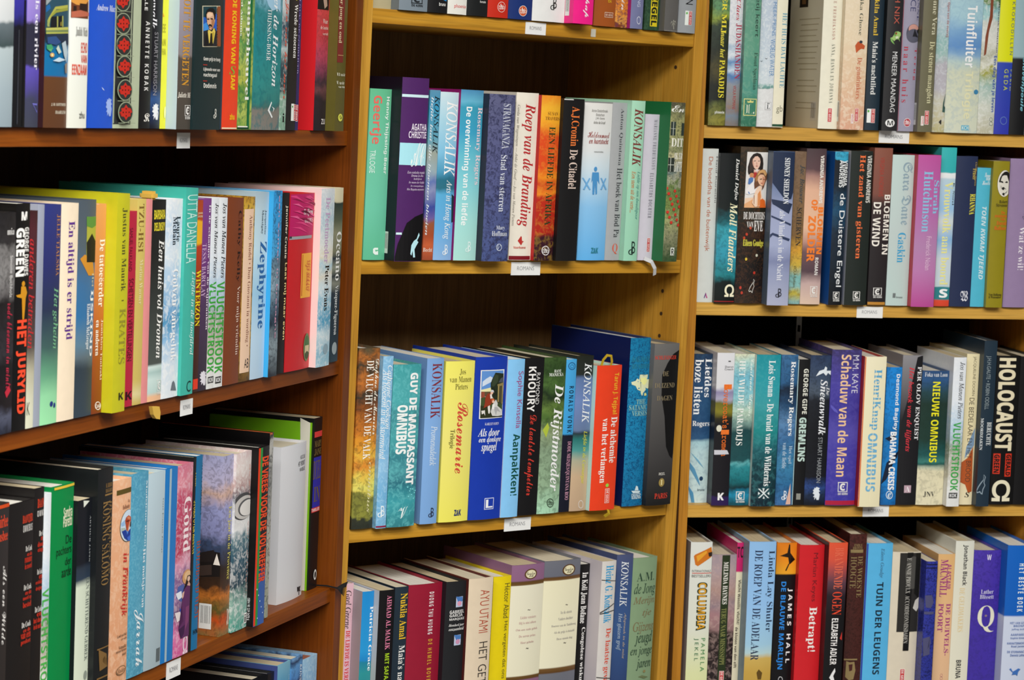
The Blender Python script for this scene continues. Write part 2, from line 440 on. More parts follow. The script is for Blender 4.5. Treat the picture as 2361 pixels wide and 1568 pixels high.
# ------------------------------------------------------------------ the books
# row, x along shelf, protrusion, width, height, depth, spine roundness, cover print, side colour, printed parts, side prints, ribbon, head colour, label
BOOKS = [
    ('L1', -.7688, -.001, .0294, .215, .142, .022, [[(0, '8b9aa3'), (.149, '97a6ae'), (.314, 'a9b6ba'), (.322, '39494b'), (.354, '4b575c'), (.41, '5e6a70'), (.424, 'c4c8ca'), (.619, 'd8d8d8')], .03, 6, None], None, [], [], [], None, 'pale misty grey jacket with dark lake band, top row of the dark bookcase'),
    ('L1', -.7436, -.001, .0202, .21, .139, .022, [[(0, '0d0e12'), (.237, '15161a'), (.416, '10101c'), (.46, '2d2a80'), (.602, '3b33a8')], .06, 6, None], None, [('printed_bar', [('r', '0a0a0d', .737, 0, .897, .523)]), ('printed_bar', [('r', '32343c', .323, .012, .402, .399)])], [], [], None, 'glossy black book with blue upper part, top row of the dark bookcase'),
    ('L1', -.7224, -.001, .0217, .205, .135, .022, [[(0, '3c3f4e'), (.111, '3d3f58'), (.161, '4a4385'), (.246, '5a4cac'), (.263, '2b2a3e'), (.441, '2a2a3c'), (.456, '8a76c4'), (.623, 'a08ad0')], .05, 6, None], None, [('title_lettering', [('d', 'e6e4ee', .587, .245, .892, .58, 'Als een rivier', 'R')]), ('publisher_mark', [('d', '6a68b8', .519, .06, .9, .107, 'V', 'i')])], [], [], None, 'dark blue and lilac book with white lettering, top row of the dark bookcase'),
    ('L1', -.6914, .0042, .0398, .215, .142, .022, [[(.002, '58351f'), (.209, '5e3a20'), (.213, '12659a'), (.313, '0f6a9c'), (.353, '2a5064'), (.384, '14202a'), (.402, '27525a'), (.564, '2f5c60')], 0, 4, None], '2e1418', [('spine_picture', [('p', '284858', [(-.049, .519), (.916, .529), (.951, .393), (-.031, .385)]), ('p', '8c9498', [(-.049, .519), (.208, .522), (.029, .499), (-.044, .498)]), ('p', '1c5c98', [(-.024, .491), (.139, .503), (.18, .486), (.001, .467)]), ('q', 'a4a448', [(.049, .418), (.097, .446), (.221, .469), (.362, .495), (.922, .508), (.922, .508)], [(.141, .419), (.172, .444), (.296, .466), (.402, .485), (.925, .493), (.925, .493)]), ('q', '8c9038', [(.187, .458), (.366, .481), (.924, .497)], [(.243, .455), (.406, .471), (.928, .485)]), ('p', '14181c', [(.206, .453), (.67, .461), (.681, .416), (.181, .408)]), ('p', '989c50', [(.428, .457), (.484, .457), (.487, .413), (.439, .412)]), ('p', '989c50', [(.651, .46), (.707, .461), (.719, .417), (.662, .416)]), ('p', 'a08c38', [(.583, .433), (.62, .437), (.624, .419), (.587, .419)]), ('p', '8c9858', [(.044, .439), (.099, .439), (.143, .412), (.051, .411)]), ('p', 'b0b058', [(-.035, .405), (.945, .417), (.948, .406), (-.033, .396)]), ('p', '6c7c50', [(-.033, .396), (.948, .406), (.95, .397), (-.031, .388)]), ('p', 'a4a850', [(-.031, .388), (.95, .397), (.952, .391), (-.03, .381)]), ('p', '202c40', [(-.037, .38), (.952, .39), (.964, .343), (.584, .355), (.282, .374), (-.028, .343)]), ('p', '2c4878', [(.062, .369), (.393, .375), (.623, .352), (.402, .339), (.068, .344)]), ('p', '3c9060', [(.033, .337), (.216, .341), (.294, .324), (.149, .313), (.036, .322)]), ('p', '5ca068', [(.074, .319), (.257, .324), (.205, .31)]), ('p', 'b8c4b8', [(.405, .325), (.495, .34), (.554, .326), (.633, .312), (.522, .304)]), ('p', 'a8b8c0', [(.642, .348), (.809, .36), (.915, .314), (.869, .271), (.749, .299)]), ('e', 'c89c5c', .16, .289, .33, .307), ('e', 'e8d8a0', .212, .293, .278, .302), ('p', 'b8ccd8', [(.269, .274), (.526, .29), (.829, .281), (.531, .271)]), ('p', '8c7c6c', [(.796, .263), (.907, .271), (.9, .224), (.824, .228)])]), ('publisher_mark', [('h', 'd8d0bc', .294, .089, .93, .102, 'J. H. GOTTMER', 'R')]), ('publisher_mark', [('h', 'd8d0bc', .472, .058, .93, .071, 'HAARLEM', 'R')])], [], [], None, 'brown book with blue boat and glasshouse picture, top row of the dark bookcase'),
    ('L1', -.6551, .0057, .0321, .21, .139, .022, [[(.004, 'dfe0d4'), (.588, 'e4e6e2')], 0, 6, None], None, [('spine_picture', [('r', '6b3a22', .005, .469, .95, .597), ('p', 'd09040', [(.004, .535), (-.015, .593), (.928, .602), (.947, .547), (.706, .524), (.267, .524)]), ('r', '2a1a16', .11, .494, .273, .519), ('r', '2a1a16', .434, .502, .873, .532), ('p', 'b0614a', [(.017, .493), (.493, .503), (.964, .496), (.969, .481), (.025, .468)])]), ('author_lettering', [('h', '6a6a66', .277, .389, .93, .432, 'Judith Mich', 'r')]), ('title_lettering', [('h', 'c8402f', .572, .322, .93, .367, 'ECHO', 'S')]), ('title_lettering', [('h', 'c8402f', .587, .28, .93, .314, 'VAN', 'S')]), ('title_lettering', [('h', 'd1452f', .122, .228, .93, .272, 'EENZAAM', 'S')]), ('publisher_mark', [('h', '3b3b38', .555, .042, .87, .072, 'zhu', 's')])], [], [], None, 'white book with red condensed title below sunset picture, top row of the dark bookcase'),
    ('L1', -.6027, -.001, .0475, .215, .142, .022, [[(1, '1d4fc0')], 0, 6, None], None, [('author_lettering', [('h', 'cfd6ea', .233, .498, 1.363, .528, 'Andrew MacKenzie', 'I')]), ('printed_mark', [('p', 'c8d4f0', [(.495, .176), (.562, .17), (.615, .161), (.544, .166)])]), ('publisher_mark', [('p', '9ab0e6', [(.724, .127), (.767, .121), (.805, .131), (.836, .119), (.931, .123), (.879, .111), (.95, .103), (.895, .099), (.941, .084), (.871, .087), (.93, .072), (.874, .074), (.907, .052), (.849, .063), (.825, .051), (.799, .067), (.742, .051), (.76, .071), (.697, .069), (.748, .083), (.678, .091), (.737, .097), (.679, .111), (.742, .108)])])], [], [], None, 'plain bright blue book with white author line, top row of the dark bookcase'),
    ('L1', -.5539, -.001, .0495, .215, .142, .022, [[(1, 'aeb89c')], 0, 6, None], None, [('spine_picture', [('r', '2c2e2c', -.029, .018, .645, .617), ('r', 'aeb89c', .567, .023, .598, .617), ('r', 'aeb89c', .009, .022, .032, .609), ('e', '8c967c', -.082, .6, .464, .692), ('e', '2c2e2c', -.052, .605, .433, .688), ('p', 'b8281c', [(.181, .68), (.253, .667), (.352, .666), (.34, .653), (.425, .65), (.342, .644), (.361, .632), (.262, .628), (.197, .613), (.125, .626), (.027, .627), (.039, .64), (-.045, .643), (.037, .648), (.019, .661), (.116, .665)]), ('e', '1c1412', .17, .643, .208, .65), ('e', '1c1412', .166, .658, .204, .665), ('e', '1c1412', .174, .628, .212, .634), ('e', '1c1412', .064, .641, .102, .648), ('e', '1c1412', .276, .645, .315, .651), ('r', '8c967c', .246, .601, .552, .604), ('r', '8c967c', -.079, .596, .147, .599), ('e', '8c967c', -.06, .506, .487, .599), ('e', '2c2e2c', -.03, .511, .456, .594), ('p', 'b8281c', [(.204, .586), (.275, .573), (.375, .572), (.363, .559), (.448, .556), (.365, .55), (.383, .537), (.285, .534), (.219, .519), (.148, .532), (.049, .533), (.061, .546), (-.023, .549), (.059, .555), (.041, .567), (.139, .571)]), ('e', '1c1412', .193, .549, .231, .556), ('e', '1c1412', .189, .564, .227, .571), ('e', '1c1412', .196, .534, .234, .54), ('e', '1c1412', .086, .548, .124, .554), ('e', '1c1412', .299, .55, .337, .557), ('r', '8c967c', .268, .507, .575, .509), ('r', '8c967c', -.057, .503, .169, .505), ('e', '8c967c', -.038, .408, .511, .501), ('e', '2c2e2c', -.008, .413, .48, .497), ('p', 'b8281c', [(.227, .488), (.299, .475), (.399, .474), (.387, .461), (.472, .457), (.389, .452), (.407, .439), (.308, .436), (.243, .421), (.171, .435), (.072, .436), (.084, .449), (-0, .452), (.082, .457), (.064, .47), (.162, .473)]), ('e', '1c1412', .216, .451, .254, .458), ('e', '1c1412', .212, .467, .25, .474), ('e', '1c1412', .219, .436, .258, .443), ('e', '1c1412', .11, .45, .147, .457), ('e', '1c1412', .323, .453, .361, .459), ('r', '8c967c', .292, .409, .599, .411), ('r', '8c967c', -.034, .405, .193, .408), ('e', '8c967c', -.016, .315, .533, .408), ('e', '2c2e2c', .014, .319, .503, .404), ('p', 'b8281c', [(.249, .395), (.321, .382), (.421, .38), (.409, .367), (.495, .364), (.411, .359), (.43, .346), (.33, .343), (.265, .328), (.193, .342), (.094, .343), (.106, .356), (.022, .359), (.104, .365), (.086, .377), (.184, .38)]), ('e', '1c1412', .238, .358, .276, .365), ('e', '1c1412', .234, .374, .272, .381), ('e', '1c1412', .242, .343, .28, .35), ('e', '1c1412', .132, .357, .17, .364), ('e', '1c1412', .345, .359, .383, .366), ('r', '8c967c', .314, .315, .622, .318), ('r', '8c967c', -.013, .312, .215, .315), ('e', '8c967c', .005, .223, .556, .316), ('e', '2c2e2c', .036, .228, .525, .312), ('p', 'b8281c', [(.271, .303), (.343, .29), (.444, .288), (.431, .275), (.517, .272), (.433, .267), (.452, .254), (.353, .251), (.287, .236), (.215, .25), (.115, .251), (.128, .264), (.043, .268), (.126, .273), (.107, .286), (.206, .289)]), ('e', '1c1412', .26, .266, .298, .273), ('e', '1c1412', .256, .282, .294, .289), ('e', '1c1412', .264, .251, .302, .258), ('e', '1c1412', .153, .266, .191, .273), ('e', '1c1412', .367, .267, .405, .274), ('r', '8c967c', .336, .223, .645, .225), ('r', '8c967c', .009, .221, .237, .223), ('e', '8c967c', .029, .121, .581, .214), ('e', '2c2e2c', .06, .125, .55, .21), ('p', 'b8281c', [(.295, .201), (.368, .187), (.468, .186), (.456, .173), (.542, .169), (.458, .164), (.477, .151), (.377, .148), (.311, .134), (.239, .148), (.14, .149), (.152, .162), (.067, .166), (.15, .171), (.131, .184), (.23, .187)]), ('e', '1c1412', .284, .164, .323, .171), ('e', '1c1412', .281, .18, .319, .187), ('e', '1c1412', .288, .148, .326, .155), ('e', '1c1412', .177, .164, .216, .17), ('e', '1c1412', .392, .165, .43, .171), ('r', '8c967c', .361, .12, .67, .122), ('r', '8c967c', .033, .118, .261, .121), ('e', '8c967c', .052, .024, .604, .118), ('e', '2c2e2c', .082, .028, .573, .113), ('p', 'b8281c', [(.318, .105), (.391, .091), (.492, .089), (.479, .076), (.566, .072), (.482, .067), (.5, .054), (.4, .051), (.335, .037), (.262, .051), (.162, .053), (.175, .066), (.09, .07), (.172, .075), (.154, .088), (.253, .09)]), ('e', '1c1412', .307, .067, .346, .074), ('e', '1c1412', .304, .083, .342, .09), ('e', '1c1412', .311, .052, .349, .059), ('e', '1c1412', .2, .067, .238, .074), ('e', '1c1412', .415, .068, .453, .075), ('r', '8c967c', .384, .023, .694, .025), ('r', '8c967c', .055, .022, .284, .025)])], [], [], None, 'sage book with red and black lattice ornament, top row of the dark bookcase'),
    ('L1', -.5176, -.001, .0224, .2, .132, .022, [[(1, '0f0e10')], 0, 6, None], None, [('author_lettering', [('d', 'd5d3d0', .365, .18, .734, .511, 'ANNETTE KOBAK', 'S+')]), ('title_lettering', [('d', 'd5d3d0', .226, .561, .488, .734, 'ISABELLE', 'S')]), ('publisher_mark', [('h', 'e8e4dc', .402, .034, .93, .073, 'K', 'k')])], [], [], None, 'black book with spaced white capitals, top row of the dark bookcase'),
    ('L1', -.4962, -.001, .0196, .205, .135, .022, [[(.007, '0e1020'), (.068, '1d2f55'), (.138, '2a4f86'), (.185, '17203a'), (.231, '121018'), (.694, '111018')], .02, 6, None], None, [('title_lettering', [('d', 'e6e6ea', -.287, .47, .391, .859, 'De sneeuwvalk', 'I')]), ('author_lettering', [('d', '8d8a90', .189, .157, .546, .452, 'STUART HARRISON', 's')]), ('publisher_mark', [('p', 'e8eaf0', [(.261, .115), (.369, .11), (.467, .119), (.544, .108), (.786, .112), (.653, .1), (.833, .093), (.696, .089), (.81, .073), (.633, .077), (.782, .062), (.641, .064), (.725, .042), (.578, .054), (.515, .042), (.45, .058), (.306, .042), (.35, .061), (.192, .059), (.322, .073), (.144, .08), (.293, .087), (.146, .1), (.307, .098)])])], [], [], None, 'narrow black book with white italic title and lion mark, top row of the dark bookcase'),
    ('L1', -.4803, -.001, .0116, .2, .132, .022, [[(1, 'dfe02a')], 0, 6, None], None, [('title_lettering', [('h', 'a9a82a', -.675, .464, .506, .507, 'SLEE', 'S')]), ('title_lettering', [('h', 'a9a82a', -.606, .402, .576, .435, 'VAN', 'S')]), ('title_lettering', [('h', 'a9a82a', .025, .358, .624, .388, 'HA', 'S')]), ('printed_mark', [('p', 'e08a28', [(-.593, .539), (-.208, .585), (.187, .541)])]), ('printed_mark', [('e', 'e8ec9a', .582, .051, .968, .109)])], [], [], None, 'narrow yellow book with faint olive lettering, top row of the dark bookcase'),
    ('L1', -.4597, .0106, .029, .21, .139, .022, [[(.001, '45403a'), (.329, '544a42'), (.343, '857c7c'), (.462, '8d8690'), (.735, 'a8a0b0')], .04, 6, None], 'a9bac4', [('title_lettering', [('d', 'c98f2c', .264, .203, .765, .673, 'NOOIT TE VERGETEN', 'R')]), ('author_lettering', [('h', 'e4ddd0', .035, .145, .93, .173, 'Juliette Mi', 'I')]), ('publisher_mark', [('r', 'e8e6e2', .521, .111, .933, .113), ('r', 'e8e6e2', .543, .063, .955, .065), ('r', 'e8e6e2', .532, .063, .561, .112), ('r', 'e8e6e2', .915, .064, .944, .113), ('h', 'e8e6e2', .614, .069, .841, .107, 'C', 'H'), ('e', 'e8e6e2', .729, .085, .787, .093), ('h', 'e8e6e2', .548, .048, .93, .06, 'DE KERN', 'S')])], [], [], None, 'grey and brown book with orange small capitals, top row of the dark bookcase'),
    ('L1', -.4156, .0133, .0586, .215, .142, .022, [[(1, '16282a')], 0, 6, None], None, [('spine_picture', [('p', 'c8c0a4', [(.194, .567), (.859, .577), (.907, .387), (.24, .38)]), ('p', '1c3c44', [(.219, .564), (.71, .572), (.756, .389), (.263, .384)]), ('p', '2458b0', [(.231, .515), (.445, .52), (.718, .538), (.739, .455), (.247, .449)]), ('p', '3c88d0', [(.238, .483), (.411, .5), (.441, .457), (.265, .454)]), ('p', '2c5cc0', [(.64, .532), (.718, .538), (.738, .46), (.656, .469)]), ('p', '24262a', [(.246, .452), (.42, .461), (.655, .471), (.739, .455), (.756, .389), (.263, .384)]), ('p', '141416', [(.31, .431), (.393, .451), (.439, .386), (.302, .384)]), ('p', 'd8c058', [(.393, .451), (.42, .462), (.541, .453), (.625, .473), (.679, .455), (.604, .398), (.539, .419), (.456, .398)]), ('p', 'b09830', [(.523, .443), (.62, .454), (.598, .4)]), ('p', '181614', [(.493, .445), (.542, .447), (.555, .433), (.586, .39), (.468, .388), (.487, .43)]), ('p', '15120f', [(.309, .513), (.301, .533), (.339, .55), (.435, .561), (.553, .562), (.635, .552), (.664, .53), (.647, .506), (.608, .5), (.581, .529), (.499, .54), (.381, .541), (.345, .528), (.344, .514)]), ('p', 'd0a484', [(.321, .528), (.362, .54), (.439, .543), (.549, .541), (.591, .529), (.603, .507), (.645, .511), (.63, .493), (.567, .468), (.49, .46), (.429, .466), (.395, .483), (.354, .49), (.36, .507)]), ('p', 'a87450', [(.505, .516), (.602, .51), (.63, .493), (.567, .468), (.509, .461), (.532, .487)]), ('p', 'e4c0a0', [(.344, .531), (.401, .539), (.519, .539), (.542, .526), (.426, .517), (.343, .519)]), ('p', '1c1410', [(.339, .512), (.417, .512), (.428, .508), (.36, .505)]), ('p', '1c1410', [(.456, .514), (.545, .515), (.55, .51), (.472, .509)]), ('p', '120e0c', [(.392, .48), (.424, .487), (.493, .486), (.535, .477), (.5, .476), (.445, .48), (.417, .475)]), ('p', '7c3c34', [(.417, .475), (.48, .475), (.457, .471), (.426, .471)]), ('p', '8c4a28', [(.706, .572), (.845, .574), (.892, .39), (.752, .389)])]), ('title_lettering', [('d', '9a4a44', .721, .391, .871, .567, 'OMNIBUS', 'R')]), ('title_lettering', [('h', 'dcdad2', .286, .314, .93, .336, 'Geen prijs te hoog', 'S')]), ('printed_bar', [('r', 'a23228', .274, .297, .42, .301)]), ('title_lettering', [('h', 'dcdad2', .29, .268, .93, .287, 'Lijkwade voor een', 'S')]), ('title_lettering', [('h', 'dcdad2', .297, .24, .8, .263, 'nachtegaal', 'S')]), ('printed_bar', [('r', 'a23228', .284, .223, .428, .227)]), ('title_lettering', [('h', 'dcdad2', .308, .193, .79, .216, 'Dodennis', 'S')]), ('publisher_mark', [('h', 'c9c9c0', .701, .053, .787, .081, 'd', 's'), ('h', 'c9c9c0', .756, .058, .837, .098, 'B', 's')])], [], [], None, 'black omnibus with moustached man portrait and white lettering, top row of the dark bookcase'),
    ('L1', -.3555, -.001, .0038, .205, .135, .022, [[(1, '2e3a48')], 0, 6, None], None, [('title_lettering', [('d', '93a8b4', -1.786, .094, -.24, .787, 'PATER GIO DIE HET ANTWOORD GAF', 's')])], [], [], None, 'very narrow slate book with pale thin lettering, top row of the dark bookcase'),
    ('L1', -.3359, -.001, .035, .21, .139, .022, [[(1, 'e8411f')], 0, 6, None], None, [('title_lettering', [('d', 'f3b81c', .433, .323, .733, .643, 'DE KONING VAN', 'H')]), ('title_lettering', [('h', '8aa83a', .345, .269, .771, .311, 'S', 'I')]), ('title_lettering', [('d', 'f3b81c', .461, .196, .75, .268, 'IAM', 'H')]), ('publisher_mark', [('h', 'f0b81e', .461, .048, .796, .078, 'zhu', 'H')]), ('printed_bar', [('r', 'ead9b8', -.002, .001, .966, .01)])], [], [], None, 'orange red book with bold yellow lettering, top row of the dark bookcase'),
    ('L1', -.3013, -.001, .0336, .215, .142, .022, [[(.007, '86a848'), (.089, 'b5c25e'), (.171, '5c8f3e'), (.243, 'b2b84e'), (.358, 'a3b85c'), (.425, '4f8f4c'), (.468, 'a8b458'), (.577, '8fae5a'), (.72, '5f9a4a')], .14, 7, ('2f6e3c', .5)], None, [('printed_bar', [('r', '0e6a3c', .63, .003, .812, .819)]), ('title_lettering', [('d', 'eef0e6', .367, .141, .716, .732, 'schaapsheuvel', 'R')]), ('author_lettering', [('d', 'eef0e6', .025, .45, .125, .741, 'Richard Adams', 'R')]), ('printed_bar', [('r', '123f26', -.003, .002, .793, .011)]), ('printed_bar', [('r', 'eceadf', .035, .012, .698, .018)])], [], [], None, 'green grassy jacket with large white serif title, top row of the dark bookcase'),
    ('L1', -.2503, -.001, .0677, .215, .142, .022, [[(.004, '7e7a74'), (.097, '7c7870'), (.112, '406a66'), (.141, '2f7f7a'), (.249, '2b8a88'), (.444, '14828a'), (.58, '2b8288'), (.628, '6ca6b8'), (.711, 'a9cbe0')], .07, 5, ('0f6a70', .4)], None, [('printed_mark', [('p', '9cc4dc', [(.291, .666), (.904, .678), (.902, .584), (.795, .602), (.579, .589), (.43, .611)])]), ('title_lettering', [('d', 'e8ecee', .617, .216, .839, .805, 'Achter de Horizon', 'I')]), ('author_lettering', [('d', 'dfe6e6', .4, .342, .558, .596, 'THIJSSING-BOER', 'r')]), ('publisher_mark', [('p', 'e4e8e8', [(.519, .097), (.646, .142), (.673, .135), (.584, .1), (.716, .065), (.681, .059)]), ('p', 'e4e8e8', [(.659, .118), (.778, .108), (.721, .088), (.735, .106)])])], [], [], None, 'teal landscape jacket with white italic title, top row of the dark bookcase'),
    ('L1', -.208, -.001, .0164, .205, .135, .022, [[(.005, '7aa08a'), (.183, '86a894'), (.214, '2a454a'), (.345, '2b4650'), (.391, '7f8f8c'), (.433, 'b8c4c4'), (.454, '3a5664'), (.552, '2e4a5a'), (.63, 'b9c0c2'), (.784, 'c6cacc')], .05, 6, ('dfe4e2', .25)], None, [('title_lettering', [('d', 'd8614a', .285, .163, .93, .684, 'Jan van het meer', 'c')]), ('publisher_mark', [('h', '20201e', .427, .043, .766, .089, 'i', 'R')])], [], [], None, 'narrow sailing picture book with red script, top row of the dark bookcase'),
    ('L1', -.1871, -.001, .0248, .21, .139, .022, [[(1, '1a1919')], 0, 6, None], None, [('title_lettering', [('d', 'e8e6e0', .492, .374, .863, .651, 'Wrede seizoenen', 'R')]), ('printed_mark', [('e', 'c8c83a', .566, .671, .751, .679)]), ('printed_bar', [('r', 'e8ece6', .471, .049, .781, .138)]), ('printed_mark', [('e', '6aa85a', .533, .117, .678, .128)]), ('publisher_mark', [('r', 'f0e0dc', .761, .05, .969, .135), ('r', 'c42c30', .778, .053, .952, .133), ('d', 'f0e0dc', .815, .057, .915, .128, 'DE GEUS', 'S')])], [], [], None, 'black book with small white serif title and two-part label, top row of the dark bookcase'),
    ('L1', -.1707, -.001, .0073, .205, .135, .022, [[(1, '33265c')], 0, 6, None], None, [('title_lettering', [('d', '9a8fb8', -.973, .299, .372, .849, 'BEN JELLOUN  DE SCHRIJVER', 'r')]), ('publisher_mark', [('r', 'f0e0dc', -.283, .047, .715, .136), ('r', 'c42c30', -.203, .05, .635, .133), ('d', 'f0e0dc', .025, .055, .455, .129, 'DE GEUS', 'S')])], [], [], None, 'thin purple book with lilac capitals, top row of the dark bookcase'),
    ('L1', -.1102, -.001, .0323, .21, .139, .022, [[(.007, '1f1a26'), (.166, '2a1f2c'), (.219, '6a4048'), (.256, '3a2838'), (.325, '8a3a58'), (.398, 'b8405c'), (.508, 'c93d46'), (.613, 'd24348'), (.795, 'd94a4c')], .06, 8, ('140f18', .2)], 'cf2028', [('printed_bar', [('r', '1c1614', .011, .642, .927, .757)]), ('printed_mark', [('p', 'b89a88', [(.327, .724), (.661, .727), (.78, .665), (.538, .647)])]), ('title_lettering', [('h', 'f0c8c0', .442, .569, .87, .593, 'Waar', 'R')]), ('title_lettering', [('h', 'f0c8c0', .262, .538, .93, .556, 'de laatste', 'R')]), ('title_lettering', [('h', 'f0c8c0', .446, .508, .93, .522, 'vertelt', 'R')]), ('publisher_mark', [('h', 'e8e0dc', .574, .034, .894, .063, 'zu', 's')])], [], [], None, 'red book with dark crowd picture on lower spine, top row of the dark bookcase'),
    ('L1', -.0811, .0104, .0251, .205, .135, .022, [[(1, '5d5522')], 0, 6, None], None, [('printed_bar', [('r', '7a2c26', -.38, .377, .608, .879)]), ('title_lettering', [('d', 'd8c8a0', .025, .483, .414, .88, 'Lezen voor jong en oud', 'R')]), ('printed_bar', [('r', 'c8a870', .082, .415, .634, .418)]), ('title_lettering', [('h', 'e4e0c8', .025, .303, .935, .32, 'W.B. van der', 'R')]), ('title_lettering', [('h', 'e4e0c8', .025, .257, .857, .275, 'W. van der', 'R')]), ('title_lettering', [('h', 'e4e0c8', .208, .238, .93, .25, 'van vliet', 'R')]), ('printed_mark', [('e', 'd8d858', .277, .054, .777, .096)]), ('printed_mark', [('e', '5d5522', .398, .063, .687, .088)]), ('publisher_mark', [('h', 'd8d858', .42, .063, .665, .088, 'e', 'I')])], [], [], None, 'olive green book with dark red label at the end, top row of the dark bookcase'),
    ('L2', -.762, -.002, .04, .194, .128, .022, [[(.002, '232838'), (.077, '505468'), (.127, '1a1418'), (.309, '121014'), (.359, '2c2a30'), (.589, '1a1618'), (.622, '5a5758'), (.72, '848282'), (.851, '6e6c6c'), (.867, '2e2c2e'), (1, '1c1a1c')], .05, 6, ('0c0a0c', .3)], None, [('title_lettering', [('h', 'e8e6e4', .624, .899, .93, .929, 'mia', 'r')]), ('author_lettering', [('d', 'd8d6d4', .775, .616, .894, .805, 'Simone Buchholz', 's')]), ('title_lettering', [('d', 'b02a44', .691, .185, .914, .592, 'rode bloemen in winter', 'c')]), ('printed_mark', [('p', 'b8283c', [(.657, .189), (.837, .218), (.917, .192), (.737, .162)])])], [], [], None, 'grey and black photo jacket at the open end, middle row of the dark bookcase'),
    ('L2', -.7304, -.002, .0227, .2011, .133, .022, [[(1, '0c0b0c')], 0, 6, None], None, [('publisher_mark', [('h', 'eceae6', .347, .926, .759, .964, 'M', 'H')]), ('author_lettering', [('d', 'e8e6e2', .605, .683, .93, .895, 'GEORGE DAWES', 'S')]), ('author_lettering', [('d', 'efede8', .025, .681, .606, .893, 'GREEN', 'H')]), ('spine_picture', [('e', 'c98a1c', .459, .636, .699, .66), ('p', 'c98a1c', [(.423, .637), (.744, .635), (.875, .607), (.764, .583), (.74, .541), (.679, .491), (.558, .491), (.579, .542), (.483, .585), (.163, .592), (.081, .6), (.396, .604)])]), ('title_lettering', [('d', 'e84a2c', .209, .37, .903, .49, 'HET', 'H')]), ('title_lettering', [('d', 'e84a2c', .157, .073, .879, .354, 'JURYLID', 'H')])], [], [], None, 'black book with orange red bottom title and gold figure, middle row of the dark bookcase'),
    ('L2', -.7124, -.002, .0126, .1942, .128, .022, [[(.022, 'd8d8c0'), (.099, 'd4d4bc'), (.252, 'b8b49c'), (.378, '504440'), (.588, '3c2428'), (.922, '4a2028'), (1, '3a1a1e')], .04, 6, None], None, [('title_lettering', [('d', 'c02c30', .025, .368, .75, .872, 'anderen betraden', 'i')]), ('publisher_mark', [('h', '55544c', .108, .062, .474, .121, 'K', 's')])], [], [], None, 'dark red narrow book with cream foot, middle row of the dark bookcase'),
    ('L2', -.7003, -.002, .0109, .1993, .132, .022, [[(.002, '9aa0ae'), (.57, '8e94a8'), (1, '9a9fb0')], 0, 6, None], None, [], [], [], None, 'thin plain lilac grey book, middle row of the dark bookcase'),
    ('L2', -.6802, -.002, .0288, .1987, .131, .022, [[(0, '9adfa8'), (.13, '8fd0a0'), (.231, '5f9a7a'), (.356, '3c5a58'), (.523, '26304c'), (.731, '272c66'), (1, '2c3478')], .03, 6, None], None, [('author_lettering', [('d', 'b07a4a', .703, .676, .93, .955, 'JELLE TJALSMA', 'r')]), ('title_lettering', [('d', '78b88a', .568, .342, .93, .623, 'Het geheim', 'i')]), ('publisher_mark', [('e', '20307a', .539, .078, .738, .103), ('e', '20307a', .762, .07, .895, .094)])], [], [], None, 'navy book fading to bright green at the foot, middle row of the dark bookcase'),
    ('L2', -.6503, -.002, .0303, .1991, .131, .022, [[(1, 'efdcc2')], 0, 6, None], None, [('title_lettering', [('d', '5b2d86', .308, .374, .781, .919, 'En altijd is er strijd', 'R')])], [], [], None, 'cream book with bold purple title, middle row of the dark bookcase'),
    ('L2', -.619, -.002, .0318, .2016, .133, .022, [[(0, '34424e'), (.224, '2d3a46'), (.275, '5a6a74'), (.335, '5b7c92'), (.47, '2f6c9e'), (.605, '3a6a96'), (.789, '4f5c66'), (1, '4a5560')], .04, 6, None], None, [('spine_picture', [('r', 'a8a83c', .45, .711, 1.127, .922), ('p', '1c1a14', [(.455, .805), (.757, .845), (.98, .81), (1.124, .826), (1.162, .709), (.484, .714)]), ('p', '5a8a3a', [(.417, .924), (1.092, .92), (1.104, .885), (.749, .87), (.431, .88)])]), ('printed_mark', [('p', 'c8882c', [(.124, .732), (.368, .751), (.851, .718), (.979, .649), (.608, .652)])]), ('title_lettering', [('d', 'c8c0a0', .826, .597, .93, .662, 'Het', 'r')]), ('title_lettering', [('d', 'e4e8ea', .743, .276, .93, .582, 'IJSKIND', 'S')]), ('author_lettering', [('d', 'e0e4e6', .516, .309, .748, .522, 'Elizabeth McGregor', 'R')])], [], [], None, 'slate book with white capitals and small yellow picture, middle row of the dark bookcase'),
    ('L2', -.5935, -.002, .0187, .1972, .13, .022, [[(0, '7e3818'), (.235, '96481f'), (.454, 'b8602c'), (.715, 'd08448'), (1, 'dd9858')], 0, 6, None], None, [('title_lettering', [('d', 'f2e8da', .396, .511, .91, .834, 'De tatoeëerder', 'R')]), ('title_lettering', [('d', 'f2e8da', .22, .279, .568, .448, 'en anderen', 'R')]), ('author_lettering', [('d', 'ead8c0', .709, .159, .93, .45, 'Junichiro Tanizaki', 'r')]), ('publisher_mark', [('q', 'f0e4d8', [(.914, .033), (.902, .027), (.862, .022), (.797, .018), (.714, .016), (.62, .016), (.526, .018), (.44, .022), (.37, .027), (.324, .033), (.306, .04), (.317, .046), (.357, .051), (.422, .055), (.505, .057), (.598, .057), (.693, .055), (.779, .051), (.849, .046), (.895, .04), (.914, .033)], [(.859, .034), (.85, .029), (.817, .025), (.763, .022), (.695, .02), (.618, .02), (.541, .021), (.47, .025), (.413, .029), (.375, .034), (.36, .039), (.37, .044), (.403, .048), (.455, .051), (.524, .053), (.6, .053), (.678, .052), (.748, .049), (.806, .044), (.844, .039), (.859, .034)])]), ('publisher_mark', [('h', 'f0e4d8', .379, .027, .858, .046, 'Cola', 'S')])], [], [], None, 'orange brown narrow book with round white mark, middle row of the dark bookcase'),
